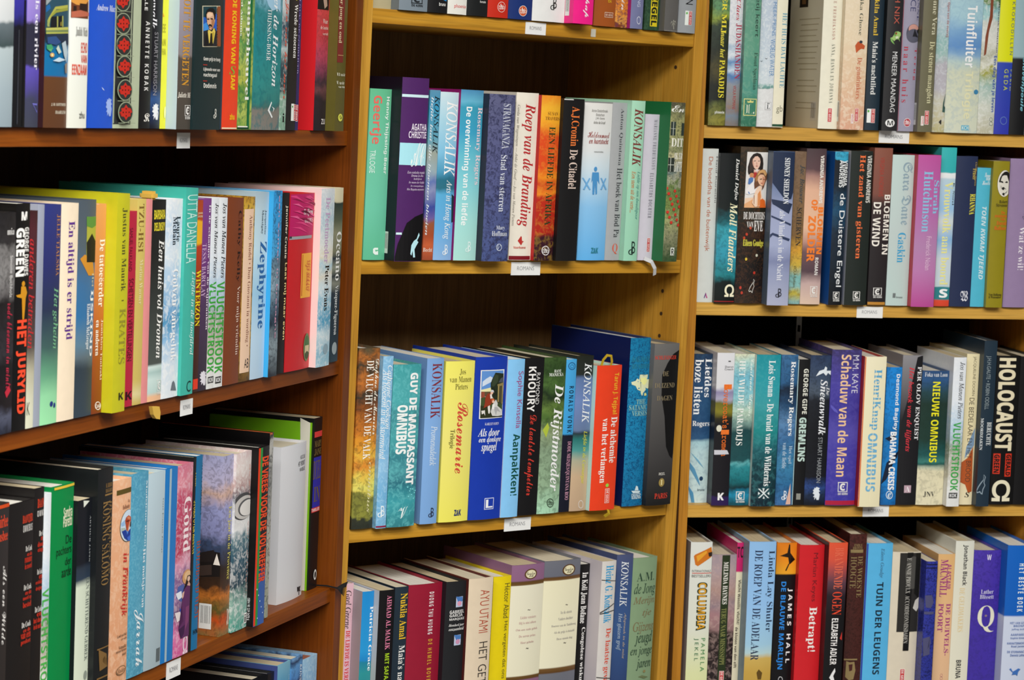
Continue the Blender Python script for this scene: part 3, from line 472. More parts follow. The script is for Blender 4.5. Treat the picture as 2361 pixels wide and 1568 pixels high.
    ('L2', -.5719, .0094, .0238, .2069, .15, .022, [[(1, 'bdb81f')], 0, 6, None], None, [('author_lettering', [('d', '4a4a20', .377, .555, .789, .935, 'Justus van Maurik', 'r')]), ('printed_bar', [('r', '4a4a20', .488, .511, .665, .515)]), ('title_lettering', [('d', '908a28', .36, .222, .862, .477, 'KRATES', 'r')]), ('publisher_mark', [('h', '2a2a18', .447, .055, .848, .089, 'K', 'S')])], [], [], None, 'tall olive yellow hardback with dark lettering, middle row of the dark bookcase'),
    ('L2', -.5321, -.002, .0151, .1888, .125, .022, [[(1, 'b4203c')], 0, 6, None], None, [('author_lettering', [('d', '5a1020', .084, .695, .473, .915, 'SAMUEL FALKLAND', 's')]), ('title_lettering', [('d', '4a0e1c', .162, .235, .727, .657, 'SCHETSEN EN VERTELLINGEN', 's')]), ('publisher_mark', [('h', '2a0c14', .088, .035, .917, .078, 'K', 'S')])], [], [], None, 'narrow crimson book beside tall olive hardback, middle row of the dark bookcase'),
    ('L2', -.5156, -.002, .0173, .2, .132, .022, [[(0, 'c8b05a'), (.053, 'dccf98'), (.119, 'cbb460'), (.565, 'cdb660'), (1, 'd2bc64')], .03, 6, None], None, [('title_lettering', [('d', '7a5a24', .176, .743, .751, .976, 'TZU-HSI', 'r')]), ('author_lettering', [('d', 'e4d8a8', .387, .489, .772, .708, 'Marina Warner', 'r')])], [], [], None, 'mustard book with brown capitals, middle row of the dark bookcase'),
    ('L2', -.5005, -.002, .0125, .1994, .132, .022, [[(1, 'e08c8c')], 0, 6, None], None, [], [], [], None, 'thin plain pink book, middle row of the dark bookcase'),
    ('L2', -.4801, -.002, .0277, .1984, .131, .022, [[(0, 'eab890'), (.023, 'e8b890'), (.044, 'b8d0cc'), (.111, 'c8dcd8'), (.144, 'a8c4c0'), (.173, 'cfe0dc'), (.186, '4a504c'), (.559, '2a2e2c'), (.723, '1c1e1c'), (1, '141414')], 0, 6, None], None, [('author_lettering', [('h', 'e8d838', .119, .905, .931, .951, 'BARBARA', 'S')]), ('author_lettering', [('h', 'e8d838', .144, .847, .93, .889, 'DELINSKY', 'S')]), ('title_lettering', [('d', 'eceae6', .494, .212, .916, .803, 'Een huis vol Dromen', 'I')]), ('publisher_mark', [('r', 'e8e6e2', .644, .1, .968, .102), ('r', 'e8e6e2', .666, .047, .991, .049), ('r', 'e8e6e2', .655, .049, .678, .104), ('r', 'e8e6e2', .957, .045, .98, .099), ('h', 'e8e6e2', .72, .054, .898, .095, 'C', 'H'), ('e', 'e8e6e2', .81, .071, .855, .08), ('h', 'e8e6e2', .671, .03, .93, .043, 'DE KERN', 'S')])], [], ['tassel', 'd0a848', [(-.015, -.0035), (-.0002, -.0051), (.0025, -.0112), (.0016, -.018), (-.0064, -.0164), (-.0117, -.012)], 0], None, 'black book with yellow author block and gold tassel, middle row of the dark bookcase'),
    ('L2', -.4485, -.002, .0348, .1985, .131, .022, [[(0, 'dce4ea'), (.171, 'cfdce8'), (.297, '8cb8dc'), (.382, '4a90bc'), (.465, '78a8d0'), (.616, 'b0cce4'), (.732, 'd4e0ea'), (.84, 'bcd2e6'), (1, 'dfe6ec')], .1, 6, ('eef2f6', .4)], None, [('author_lettering', [('d', '1c2c38', .641, .785, .863, .913, 'Laurie', 'R')]), ('author_lettering', [('d', '1c2c38', .403, .77, .644, .911, 'McBain', 'R')]), ('title_lettering', [('d', 'f2f5f8', .372, .184, .817, .649, 'Golven van geluk', 'R')]), ('printed_mark', [('p', '6a7078', [(.526, .037), (.613, .076), (.692, .083), (.777, .071), (.893, .03)])])], [], [], None, 'white and blue watery jacket with white title, middle row of the dark bookcase'),
    ('L2', -.4178, .0013, .0259, .2088, .145, .022, [[(1, '3fae9e')], 0, 6, None], None, [('author_lettering', [('d', 'c8e8e0', .108, .64, .93, .968, 'UTTA DANELLA', 'N')]), ('title_lettering', [('d', 'bfe4dc', .542, .19, .934, .6, 'Liefde in de hoofdrol', 'I')]), ('publisher_mark', [('h', '123430', .448, .013, .812, .067, 'C', 's')])], [], [], None, 'tall turquoise hardback with pale deco lettering, middle row of the dark bookcase'),
    ('L2', -.3924, -.002, .0114, .196, .129, .022, [[(0, '3a1e16'), (.365, '4a2418'), (.539, '8a3418'), (.763, 'b83a18'), (.78, 'e8b020'), (.888, 'e8a820'), (.901, 'b04a1c'), (1, 'a8401e')], .03, 6, None], None, [('author_lettering', [('h', 'e0c8a8', .025, .925, .902, .938, 'JOHN', 'S')]), ('author_lettering', [('h', 'e0c8a8', .025, .911, .919, .921, 'IRVINE', 'S')]), ('title_lettering', [('d', 'e8d018', .025, .344, .93, .637, 'WINTERZON', 'R')]), ('printed_bar', [('r', 'd83c24', -.017, .014, .918, .068)])], [], [], None, 'red brown narrow book with yellow title, middle row of the dark bookcase'),
    ('L2', -.3773, -.002, .0182, .1974, .13, .022, [[(0, '332a38'), (.183, '3a2e40'), (.444, '4a3454'), (.703, '70387c'), (1, '7a3c86')], 0, 6, None], None, [('author_lettering', [('d', 'c8a8c8', .025, .49, .5, .767, 'TESSA BARCLAY', 'r')]), ('title_lettering', [('d', 'e8e0e8', .61, .316, .93, .967, 'In de schaduw van de wijnranken', 'R')]), ('publisher_mark', [('p', 'e0dce4', [(.279, .102), (.412, .095), (.534, .103), (.628, .091), (.927, .092), (.763, .082), (.984, .073), (.814, .07), (.955, .054), (.736, .059), (.92, .042), (.746, .046), (.848, .024), (.667, .037), (.589, .026), (.509, .042), (.332, .029), (.386, .047), (.191, .047), (.352, .059), (.133, .069), (.317, .073), (.136, .088), (.335, .084)])])], [], [], None, 'purple book with small white and lilac lettering, middle row of the dark bookcase'),
    ('L2', -.3596, -.002, .0166, .1975, .13, .022, [[(0, 'dcdcda'), (.111, 'dcdcd8'), (.192, 'bcb8a8'), (.295, 'a8a898'), (.376, '8c9c84'), (.447, 'a8bcc8'), (.549, 'b4cce0'), (.7, 'dde4ec'), (1, 'dfe3e8')], .05, 8, ('eceef0', .25)], None, [('author_lettering', [('d', '2a2c30', .477, .582, .93, .973, 'Jos van Manen Pieters', 'i')]), ('title_lettering', [('d', '3ca03c', .03, .084, .93, .562, 'VLUCHTSTROOK', 'S')]), ('printed_bar', [('r', '1c1c1c', .162, .03, .937, .064)]), ('publisher_mark', [('h', 'e8e8e8', .23, .035, .868, .059, 'KOK', 'S')])], [], [], None, 'white book with green title, nearer of the matching pair, middle row of the dark bookcase'),
    ('L2', -.3412, -.002, .0195, .1971, .13, .022, [[(0, 'dcdcda'), (.102, 'dcdcd8'), (.185, 'bcb8a8'), (.288, 'a8a898'), (.37, '8c9c84'), (.442, 'a8bcc8'), (.544, 'b4cce0'), (.697, 'dde4ec'), (1, 'dfe3e8')], .05, 8, ('eceef0', .25)], None, [('author_lettering', [('d', '2a2c30', .411, .578, .881, .973, 'Jos van Manen Pieters', 'i')]), ('title_lettering', [('d', '3ca03c', .03, .076, .93, .559, 'VLUCHTSTROOK', 'S')]), ('printed_bar', [('r', '1c1c1c', .146, .021, .814, .056)]), ('publisher_mark', [('h', 'e8e8e8', .204, .027, .754, .051, 'KOK', 'S')])], [], [], None, 'white book with green title, farther of the matching pair, middle row of the dark bookcase'),
    ('L2', -.3123, -.002, .0375, .1962, .13, .022, [[(1, '783a1c')], 0, 6, None], None, [('author_lettering', [('d', '241410', .613, .551, .864, .933, 'Cathy Kelly', 'r')]), ('title_lettering', [('d', 'd8c0b0', .659, .155, .911, .527, 'Voor mijn vriendin', 'r')])], [], [], None, 'plain brown book with black and white lettering, middle row of the dark bookcase'),
    ('L2', -.2798, -.002, .0271, .1968, .13, .022, [[(0, '6a4a20'), (.321, 'c89c38'), (.565, '8a6424'), (.944, 'd0a83a'), (1, 'b8882a')], .1, 9, ('3a2a14', .5)], None, [('printed_bar', [('r', 'e6c4a8', .054, .048, .88, .935)]), ('title_lettering', [('d', '8a5a48', .423, .189, .77, .902, 'Anthony Rudel • Don Giovanni in wording •', 'r')]), ('publisher_mark', [('h', '2a2420', .423, .072, .826, .123, 'AB', 's')])], [], [], None, 'gold patterned book with peach title panel, middle row of the dark bookcase'),
    ('L2', -.249, -.002, .0338, .2014, .133, .022, [[(0, 'b4cce0'), (.222, 'b8d4ea'), (.464, '9cc8e4'), (.704, 'bfdcea'), (.903, 'b8d0dc'), (1, 'a8bcc8')], .03, 6, None], None, [('author_lettering', [('d', '4a5864', .655, .772, .82, .904, 'Jacqueline', 'r')]), ('author_lettering', [('d', '3a4854', .425, .776, .6, .905, 'Monsigny', 'r')]), ('title_lettering', [('d', '2c62a0', .271, .27, .908, .737, 'Zephyrine', 'R')])], [], [], None, 'pale blue book with large blue serif title, middle row of the dark bookcase'),
    ('L2', -.2209, .0033, .0219, .2023, .134, .022, [[(0, '2c3038'), (.171, '8898a0'), (.293, '24384a'), (.374, '4a6478'), (.495, '8aa4b4'), (.632, '5a7a90'), (.664, '4aa4d8'), (.777, '3a9cd8'), (1, '2c96d8')], .09, 9, ('1c2430', .4)], '38a0d8', [('title_lettering', [('d', 'd8a0b8', .5, .207, .742, .975, 'een zomer in bretagne', 's')])], [], [], None, 'bright blue book with rocky coast picture, middle row of the dark bookcase'),
    ('L2', -.1889, -.002, .0183, .1991, .131, .022, [[(1, '141213')], 0, 6, None], None, [('author_lettering', [('d', 'e4dcc8', .412, .638, .793, .932, 'Jennifer Crusie', 'S')]), ('title_lettering', [('d', 'e8d090', .494, .186, .919, .614, 'Laat mij maar even', 'S')])], [], [], None, 'black narrow book with cream lettering, middle row of the dark bookcase'),
    ('L2', -.1473, -.0013, .0643, .1978, .131, .022, [[(1, 'c41f26')], 0, 6, None], None, [('spine_picture', [('r', 'b81c60', -.134, .763, .955, .998), ('p', '8a1444', [(.037, .972), (.291, .973), (.557, .942), (.245, .962)]), ('p', 'd8407c', [(-.082, .988), (.202, .99), (.491, .956), (.143, .979)]), ('p', 'e05a90', [(.521, .84), (.744, .841), (.984, .813), (.703, .83)]), ('p', 'd8407c', [(.166, .84), (.503, .84), (.855, .801), (.438, .83)]), ('p', 'd8407c', [(.058, .813), (.393, .813), (.743, .773), (.328, .803)]), ('p', 'd8407c', [(.493, .95), (.734, .952), (.986, .924), (.687, .941)]), ('p', 'e05a90', [(-.054, .876), (.248, .876), (.564, .84), (.19, .866)]), ('p', 'e05a90', [(.055, .944), (.286, .945), (.532, .917), (.246, .935)]), ('p', 'd8407c', [(.515, .986), (.756, .988), (1.002, .96), (.709, .977)]), ('p', 'e05a90', [(.546, .889), (.806, .89), (1.085, .859), (.759, .88)]), ('p', 'd8407c', [(.096, .904), (.32, .906), (.555, .878), (.28, .895)]), ('p', 'd8407c', [(.492, .98), (.689, .982), (.889, .958), (.648, .971)]), ('p', '8a1444', [(.288, .864), (.602, .864), (.929, .828), (.542, .854)]), ('p', '8a1444', [(.648, .949), (.916, .95), (1.19, .919), (.862, .94)]), ('p', '5a0a2c', [(.37, .904), (.591, .905), (.816, .878), (.544, .894)]), ('p', 'd8407c', [(.456, .926), (.741, .927), (1.045, .893), (.687, .917)])]), ('printed_bar', [('r', '9a9aa0', -.103, .744, .907, .761)]), ('printed_bar', [('r', '3a3a42', -.103, .751, .09, .763)]), ('colour_panel', [('r', 'e8a83c', .487, .408, .925, .661)]), ('title_lettering', [('d', 'c04028', .637, .441, .9, .621, 'VIJF ROMANS', 'c')]), ('printed_bar', [('r', 'b83c28', .524, .42, .549, .654)]), ('title_lettering', [('h', 'f2e6ea', .495, .87, .93, .913, 'Briljant', 'I')]), ('title_lettering', [('h', 'f0d8dc', .556, .834, .93, .86, 'OMNIBUS', 'R')]), ('publisher_mark', [('e', '6a7a50', .692, .041, .982, .202), ('e', '3a6a3c', .735, .106, .937, .188), ('r', 'c8b890', .757, .089, .934, .132), ('e', '2c4a28', .766, .054, .943, .098)])], [], [], None, 'thick red omnibus with feather top and yellow label, middle row of the dark bookcase'),
    ('L2', -.0966, .0071, .0365, .2027, .134, .022, [[(.002, '9cc4d4'), (.079, '8ab8cc'), (.181, 'c8dce4'), (.249, '4a9cc0'), (.376, '9ac4d8'), (.451, 'cfe0e6'), (.519, 'd8d4c4'), (.569, 'a8ccdc'), (.62, 'e4dcc4'), (.687, 'dce0dc'), (.837, 'b4ccd8'), (1, 'd8dce0')], .06, 8, ('eef0f0', .35)], 'f0cfcc', [('title_lettering', [('d', 'c4a8c8', .305, .583, .646, .952, 'De Peetmoeder', 'R')]), ('author_lettering', [('d', '20180c', .417, .316, .714, .571, 'Peter Evans', 'R')]), ('printed_mark', [('e', '8ca4b0', .471, .067, .839, .127)])], [], [], None, 'white and ice blue book with pink side, middle row of the dark bookcase'),
    ('L2', -.0452, -.002, .0239, .2021, .133, .022, [[(0, '22343f'), (.4, '263642'), (.452, '84887c'), (.495, '28343c'), (.547, '8a9080'), (.598, '1e2e3c'), (.641, '7c7c64'), (.744, '8a8a70'), (.812, '5a604c'), (.914, '2e3a34'), (.924, 'd8d0b0'), (1, 'ddd4b4')], .02, 5, None], None, [('title_lettering', [('d', 'e8e8e4', .321, .468, .93, .749, 'Oceano', 'R')]), ('author_lettering', [('d', 'd8dcdc', .271, .156, .738, .442, 'Vázquez-Figueroa', 'R')]), ('printed_mark', [('e', '98a4a8', .223, .042, .799, .114)])], [], [], None, 'dark sea picture book against the dark upright, middle row of the dark bookcase'),
    ('L3', -.7564, -.003, .0312, .2096, .138, .022, [[(1, '2b2727')], 0, 6, None], None, [('author_lettering', [('h', 'd8482c', .299, .899, .93, .953, 'Shirlee', 'R')]), ('author_lettering', [('h', 'd8482c', .316, .841, .93, .884, 'Busbee', 'R')]), ('title_lettering', [('d', 'e0dcd8', .706, .394, .93, .732, 'Als een Wilde', 'c')]), ('printed_bar', [('r', 'c8481c', -.042, .982, 1.14, .999)])], [], [], None, 'charcoal book with red author name and white script, third row of the dark bookcase'),
    ('L3', -.7197, -.003, .0417, .2066, .136, .022, [[(1, '191616')], 0, 6, None], None, [('author_lettering', [('h', 'dc4428', .511, .9, .93, .939, 'BAANTJER', 'R')]), ('title_lettering', [('h', 'd8d4d0', .534, .864, .93, .895, 'OMNIBUS', 'S+')]), ('title_lettering', [('h', 'e6e2dc', .655, .776, .93, .8, 'De Cock', 'R')]), ('title_lettering', [('h', 'd0341f', .719, .754, .93, .771, 'en de', 'R')]), ('title_lettering', [('h', 'd0341f', .622, .727, .93, .749, 'romance', 'R')]), ('title_lettering', [('h', 'd0341f', .628, .699, .93, .723, 'in moord', 'R')]), ('title_lettering', [('h', 'e6e2dc', .604, .606, .93, .63, 'De Cock', 'R')]), ('title_lettering', [('h', 'd0341f', .668, .584, .93, .602, 'en de', 'R')]), ('title_lettering', [('h', 'd0341f', .571, .558, .93, .58, 'moord op', 'R')]), ('title_lettering', [('h', 'd0341f', .577, .529, .93, .553, 'bestel', 'R')]), ('title_lettering', [('h', 'e6e2dc', .545, .441, .93, .465, 'De Cock', 'R')]), ('title_lettering', [('h', 'd0341f', .609, .419, .925, .436, 'en de', 'R')]), ('title_lettering', [('h', 'd0341f', .512, .392, .93, .415, 'van een', 'R')]), ('title_lettering', [('h', 'd0341f', .518, .363, .93, .388, 'profeet', 'R')])], [], [], None, 'black omnibus with red and white lettering in three blocks, third row of the dark bookcase'),
    ('L3', -.6902, -.003, .0166, .2154, .142, .022, [[(1, '191616')], 0, 6, None], None, [('author_lettering', [('h', 'dc4428', .302, .91, 1.583, .953, 'BAANTJER', 'R')]), ('title_lettering', [('h', 'd8d4d0', .289, .877, 1.532, .903, 'OMNIBUS', 'S+')]), ('title_lettering', [('h', 'e6e2dc', .507, .792, 1.394, .815, 'De Cock', 'R')]), ('title_lettering', [('h', 'd0341f', .708, .772, .93, .788, 'en', 'R')]), ('title_lettering', [('h', 'd0341f', .384, .747, 1.346, .769, 'dood in', 'R')]), ('title_lettering', [('h', 'd0341f', .399, .721, 1.323, .743, 'etappes', 'R')]), ('title_lettering', [('h', 'e6e2dc', .378, .629, .93, .652, 'De Cock', 'R')]), ('title_lettering', [('h', 'd0341f', .58, .609, .93, .625, 'en', 'R')]), ('title_lettering', [('h', 'd0341f', .255, .584, .93, .605, 'een dodelijk', 'R')]), ('title_lettering', [('h', 'd0341f', .27, .558, .93, .579, 'dreiging', 'R')]), ('title_lettering', [('h', 'e6e2dc', .228, .468, .93, .492, 'De Cock', 'R')]), ('title_lettering', [('h', 'd0341f', .429, .449, .92, .464, 'en', 'R')]), ('title_lettering', [('h', 'd0341f', .105, .423, .93, .445, 'het duel', 'R')]), ('title_lettering', [('h', 'd0341f', .12, .397, .93, .419, 'in de nacht', 'R')])], [], [], None, 'taller black omnibus behind its red lettered twin, third row of the dark bookcase'),
    ('L3', -.6754, -.003, .0124, .2078, .137, .022, [[(.058, 'dcdcda'), (.173, 'dcdcd8'), (.249, 'bcb8a8'), (.345, 'a8a898'), (.421, '8c9c84'), (.487, 'a8bcc8'), (.582, 'b4cce0'), (.724, 'dde4ec'), (1, 'dfe3e8')], .05, 8, ('eceef0', .25)], None, [('author_lettering', [('d', '8aa4b4', 1.094, .594, 1.814, .968, 'Jos van Manen Pieters', 'i')]), ('title_lettering', [('d', '46a646', .026, .064, .93, .575, 'VLUCHTSTROOK', 'S')])], [], [], None, 'white book with green title beside green hardback, third row of the dark bookcase'),
    ('L3', -.649, -.003, .0399, .2121, .14, .022, [[(1, '00803f')], 0, 6, None], None, [('author_lettering', [('h', 'e8e4c8', .518, .852, .93, .9, 'Sandra', 'S')]), ('author_lettering', [('h', 'e8e4c8', .512, .811, .93, .86, 'Paretti', 'S')]), ('title_lettering', [('h', '0c2a18', .646, .735, .93, .773, 'De', 's')]), ('title_lettering', [('h', '0c2a18', .24, .68, .93, .729, 'pachters', 's')]), ('title_lettering', [('h', '0c2a18', .639, .64, .93, .675, 'der', 's')]), ('title_lettering', [('h', '0c2a18', .488, .59, .93, .635, 'aarde', 's')]), ('printed_bar', [('r', 'd8b83c', .089, .986, 1.225, .998)])], [], [], None, 'green hardback with white author and black title, third row of the dark bookcase'),
    ('L3', -.6159, .0016, .0258, .1943, .128, .022, [[(0, 'd4dcc8'), (.574, 'cfd8c4'), (.61, '2c3a4c'), (.663, '2a3442'), (.689, '151820'), (1, '14161c')], .01, 6, None], '14161b', [('printed_mark', [('p', 'd8dcd0', [(.348, .996), (.788, .987), (.374, .962)])]), ('author_lettering', [('d', 'b0b4b4', .85, .685, .93, .914, 'ARTHUR JAPIN', 'r')]), ('title_lettering', [('d', '6c7470', .684, .2, .93, .614, 'EEN SCHITTEREND GEBREK', 'r')]), ('printed_mark', [('e', '8a9288', .661, .106, .924, .151)])], [], [], None, 'slate and mint book with diagonal split, third row of the dark bookcase'),
    ('L3', -.5886, .0074, .0282, .2203, .145, .022, [[(1, '171a1c')], 0, 6, None], None, [('author_lettering', [('h', '8a6c40', .492, .916, .93, .934, 'H. RIDER', 'R')]), ('author_lettering', [('h', '8a6c40', .477, .894, .93, .911, 'HAGGARD', 'R')]), ('printed_bar', [('r', '8a6c40', .437, .881, 1.267, .888)]), ('title_lettering', [('d', '8a6c40', .806, .533, .93, .854, 'DE MIJNEN VAN', 'r')]), ('title_lettering', [('d', '8a6c40', .332, .491, .818, .858, 'KONING SALOMO', 'r')]), ('publisher_mark', [('r', '7a5c34', .182, .212, .963, .218), ('p', '7a5c34', [(.27, .214), (.826, .183), (.472, .161), (.91, .125), (.369, .117)]), ('r', '7a5c34', .198, .082, .968, .089)])], [], [], None, 'tall black cloth book with dull gold title, third row of the dark bookcase'),
    ('L3', -.5374, -.003, .0362, .2016, .133, .022, [[(0, 'd89c74'), (.258, 'dea078'), (.613, 'e4a880'), (1, 'e8b088')], .03, 6, ('f0c8a8', .35)], None, [('printed_bar', [('r', '5a4a1c', .186, .929, 1.293, .953)]), ('author_lettering', [('h', '8a5a40', .808, .88, .93, .896, 'Wil den', 'r')]), ('author_lettering', [('h', '8a5a40', .521, .853, .93, .874, 'Hollander', 'r')]), ('spine_picture', [('e', '4a4630', .386, .688, 1.302, .847), ('e', 'c8d8e8', .411, .691, 1.281, .845), ('p', '88a8d4', [(.971, .836), (1.228, .827), (1.25, .797), (1.055, .811)]), ('p', '90b4dc', [(.433, .788), (.629, .8), (.65, .773), (.463, .772)]), ('p', 'a8b4ac', [(.435, .766), (.666, .761), (.721, .748), (.47, .749)]), ('p', '1c3c94', [(.475, .748), (.695, .751), (.788, .733), (.899, .743), (1.072, .754), (1.161, .756), (1.156, .732), (1.089, .702), (.991, .689), (.839, .692), (.632, .711)]), ('p', '3c68c8', [(.795, .71), (1.008, .718), (1.088, .704), (.991, .689), (.851, .692)]), ('p', '5c90d8', [(.735, .744), (.85, .738), (.791, .724)]), ('p', 'b0482c', [(.643, .798), (.701, .812), (.85, .818), (.98, .806), (1.086, .792), (1.196, .767), (1.173, .758), (1.066, .775), (.961, .787), (.916, .77), (.85, .738), (.733, .748), (.688, .772)]), ('p', 'd0805c', [(.727, .809), (.851, .813), (.956, .803), (.933, .794), (.805, .8)]), ('p', 'e0a07c', [(.898, .786), (.949, .785), (.882, .757), (.837, .738), (.785, .742)]), ('p', '3c1c1c', [(.949, .785), (1.039, .78), (1.095, .765), (1.02, .76), (.945, .758), (.928, .77)]), ('p', '5c2018', [(.681, .794), (.857, .794), (.872, .788), (.721, .789)]), ('p', 'd8906c', [(.981, .802), (1.099, .79), (1.201, .766), (1.177, .76), (1.065, .779)])]), ('title_lettering', [('d', 'c8402c', .85, .398, .93, .557, 'Boerin', 'I')]), ('title_lettering', [('d', 'c8342c', .542, .325, .93, .636, 'in Frankrijk', 'I')]), ('title_lettering', [('h', '3c2c20', .4, .227, .93, .242, 'Land van fruit', 'r')]), ('title_lettering', [('h', '3c2c20', .623, .206, .93, .221, 'en wijn', 'r')]), ('title_lettering', [('h', '3c2c20', .496, .168, .93, .184, 'Volmaakte', 'r')]), ('title_lettering', [('h', '3c2c20', .345, .153, .93, .167, 'mensen bestaan', 'r')]), ('title_lettering', [('h', '3c2c20', .696, .132, .93, .146, 'niet', 'r')]), ('printed_mark', [('e', '8a6a4c', .375, .039, .932, .084)]), ('printed_mark', [('e', 'e0a47c', .425, .045, .882, .079)]), ('publisher_mark', [('h', '5a4630', .435, .05, .892, .073, 'Mulder', 'I')])], [], [], None, 'peach book with oval portrait and red italic title, third row of the dark bookcase'),
    ('L3', -.5018, -.003, .0343, .2035, .134, .022, [[(0, '4a90ac'), (.578, '4e9ab8'), (1, '4a94b4')], .02, 12, ('6cb0c8', .5)], None, [('author_lettering', [('d', 'e4ecee', .85, .625, .93, .955, 'Madeleine Brent', 'R')]), ('title_lettering', [('d', 'e0e8ec', .724, .328, .93, .619, 'Het meisje van', 'R')]), ('title_lettering', [('d', 'dfe8ec', .31, .044, .912, .331, 'Jarrah', 'c')])], [], [], None, 'blue canvas-look book with white serif lettering, third row of the dark bookcase'),
    ('L3', -.4668, -.003, .0351, .1991, .131, .022, [[(0, 'a0b2ba'), (.653, 'aec0ca'), (1, 'b8ccd6')], 0, 6, None], None, [('author_lettering', [('d', '3c4448', .85, .582, .93, .859, 'Susan Elizabeth Phillips', 's+')]), ('printed_bar', [('r', '5a6468', .708, .024, .948, .093)])], [], [], None, 'pale silver grey book with small spaced lettering, third row of the dark bookcase'),
    ('L3', -.4358, -.003, .0262, .1995, .132, .022, [[(1, '1a74bc')], 0, 6, None], None, [('colour_band', [('r', '9ab0bc', .3, 0, .46, 1)]), ('title_lettering', [('h', 'cfdce4', 1.07, .888, 1.37, .914, 'XY', 's')]), ('title_lettering', [('h', 'cfdce4', 1.001, .849, 1.389, .872, 'SUI', 's')]), ('title_lettering', [('h', 'cfdce4', .984, .821, 1.403, .845, 'LA', 'S')]), ('title_lettering', [('h', 'cfdce4', .97, .784, 1.389, .817, 'LI', 'S')])], [], [], None, 'blue book with grey lengthwise stripe, third row of the dark bookcase'),
    ('L3', -.4057, -.003, .0334, .1992, .131, .022, [[(0, 'c85890'), (.127, 'd070a0'), (.222, '583a62'), (.317, '94709a'), (.412, '7c5a86'), (.478, 'd898b0'), (.554, 'b03a58'), (.826, 'b84464'), (.901, 'd88a98'), (1, 'c86a84')], .1, 8, ('e8d0dc', .25)], None, [('spine_picture', [('p', '4c5c9c', [(.19, .371), (.521, .377), (.737, .338), (.423, .284), (.112, .315)]), ('p', 'd8dce4', [(.071, .338), (.4, .344), (.48, .309), (.217, .301)]), ('p', 'dccfd0', [(.042, .238), (.441, .236), (.589, .199), (.194, .185)]), ('p', '3c4ca0', [(.3, .256), (.642, .234), (.585, .21), (.413, .22)]), ('e', 'c89464', .439, .37, 1.051, .446), ('e', 'dcb488', .558, .39, 1.021, .438), ('p', '221a20', [(.502, .34), (.654, .378), (.776, .412), (.944, .412), (1.088, .392), (1.1, .359), (1, .357), (.887, .387), (.731, .355), (.605, .332)]), ('e', 'dcb8a4', .768, .38, .973, .408), ('p', 'd4a494', [(.761, .364), (.89, .379), (1.034, .356), (.959, .321), (.839, .335)]), ('p', '5c2c5c', [(.533, .345), (.762, .362), (.873, .334), (1.036, .351), (1.119, .31), (1.076, .247), (1.142, .164), (1.103, .09), (.696, .093), (.428, .092), (.273, .15), (.595, .182), (.632, .262)]), ('p', '7c3c6c', [(.704, .249), (.939, .252), (.936, .171), (.683, .126)]), ('p', '3c1c44', [(.275, .145), (.671, .159), (.622, .112), (.428, .092)]), ('p', 'd8ac9c', [(.438, .332), (.569, .338), (.514, .308), (.43, .3)])]), ('title_lettering', [('d', 'f0dce0', .43, .54, .93, .828, 'Goud', 'R')]), ('title_lettering', [('d', 'ecd4da', .842, .59, .93, .732, 'van', 'R')]), ('publisher_mark', [('h', 'ead4e0', .599, 0, .93, .106, 'Ω', 'H')])], [], [], None, 'pink and crimson jacket with woman in purple dress, third row of the dark bookcase'),
    ('L3', -.3855, -.003, .0064, .2038, .134, .022, [[(1, '15181a')], 0, 6, None], None, [('author_lettering', [('d', 'd8c040', .754, .846, 2.022, .92, 'Fraser', 'R')]), ('title_lettering', [('d', 'd8c040', .383, .504, 2.033, .775, 'STORM OVER RHANNA', 'R')])], [], [], None, 'very thin black book with yellow lettering, third row of the dark bookcase'),
    ('L3', -.3751, -.003, .0139, .2043, .135, .022, [[(1, '156a9a')], 0, 6, None], None, [('author_lettering', [('d', '0c2c48', .844, .694, 1.491, .955, 'VAN ANDEREN', 's')]), ('title_lettering', [('d', 'a04a3a', .364, .157, 1.365, .563, 'BLOEDBAND WEST', 'r')]), ('publisher_mark', [('h', '0c141c', .216, .081, .93, .105, 'HN', 'S')])], [], [], None, 'deep blue narrow book with dark red lower title, third row of the dark bookcase'),
    ('L3', -.3012, -.006, .0236, .1948, .129, .022, [[(0, '8a6a3c'), (.087, 'c04c1c'), (.15, '5a5428'), (.223, 'c0702c'), (.275, '402a1c'), (.379, '2a2018'), (.504, '3c4a68'), (.566, '8a8cb8'), (.711, '9a9cc8'), (.794, 'd0ac9c'), (.855, 'b8b0cc'), (1, 'a8a8cc')], .08, 8, ('2a1c14', .25)], None, [('title_lettering', [('d', 'd8cc60', .528, .308, .93, .714, 'Een jaar in de Provence', 'r')]), ('publisher_mark', [('d', 'e0dcd0', .733, .047, .93, .141, 'S', 'R')])], [('barcode', .009, .0073, .0238, .0347), ('poly', [('1c1614', [(.0236, .079), (.0218, .0892), (.0131, .0918), (.0011, .0914), (.0002, .0656), (.0231, .0631)]), ('241c1a', [(.0251, .0889), (.0088, .0936), (.0018, .0814), (.0247, .0789)]), ('ece0d4', [(.0087, .0777), (.0048, .0901), (.0004, .0776)]), ('3c2e28', [(.0257, .0748), (.0104, .0775), (.0101, .0665), (.0253, .0638)])])], [], None, 'autumn village painting jacket with yellow lettering, third row of the dark bookcase'),
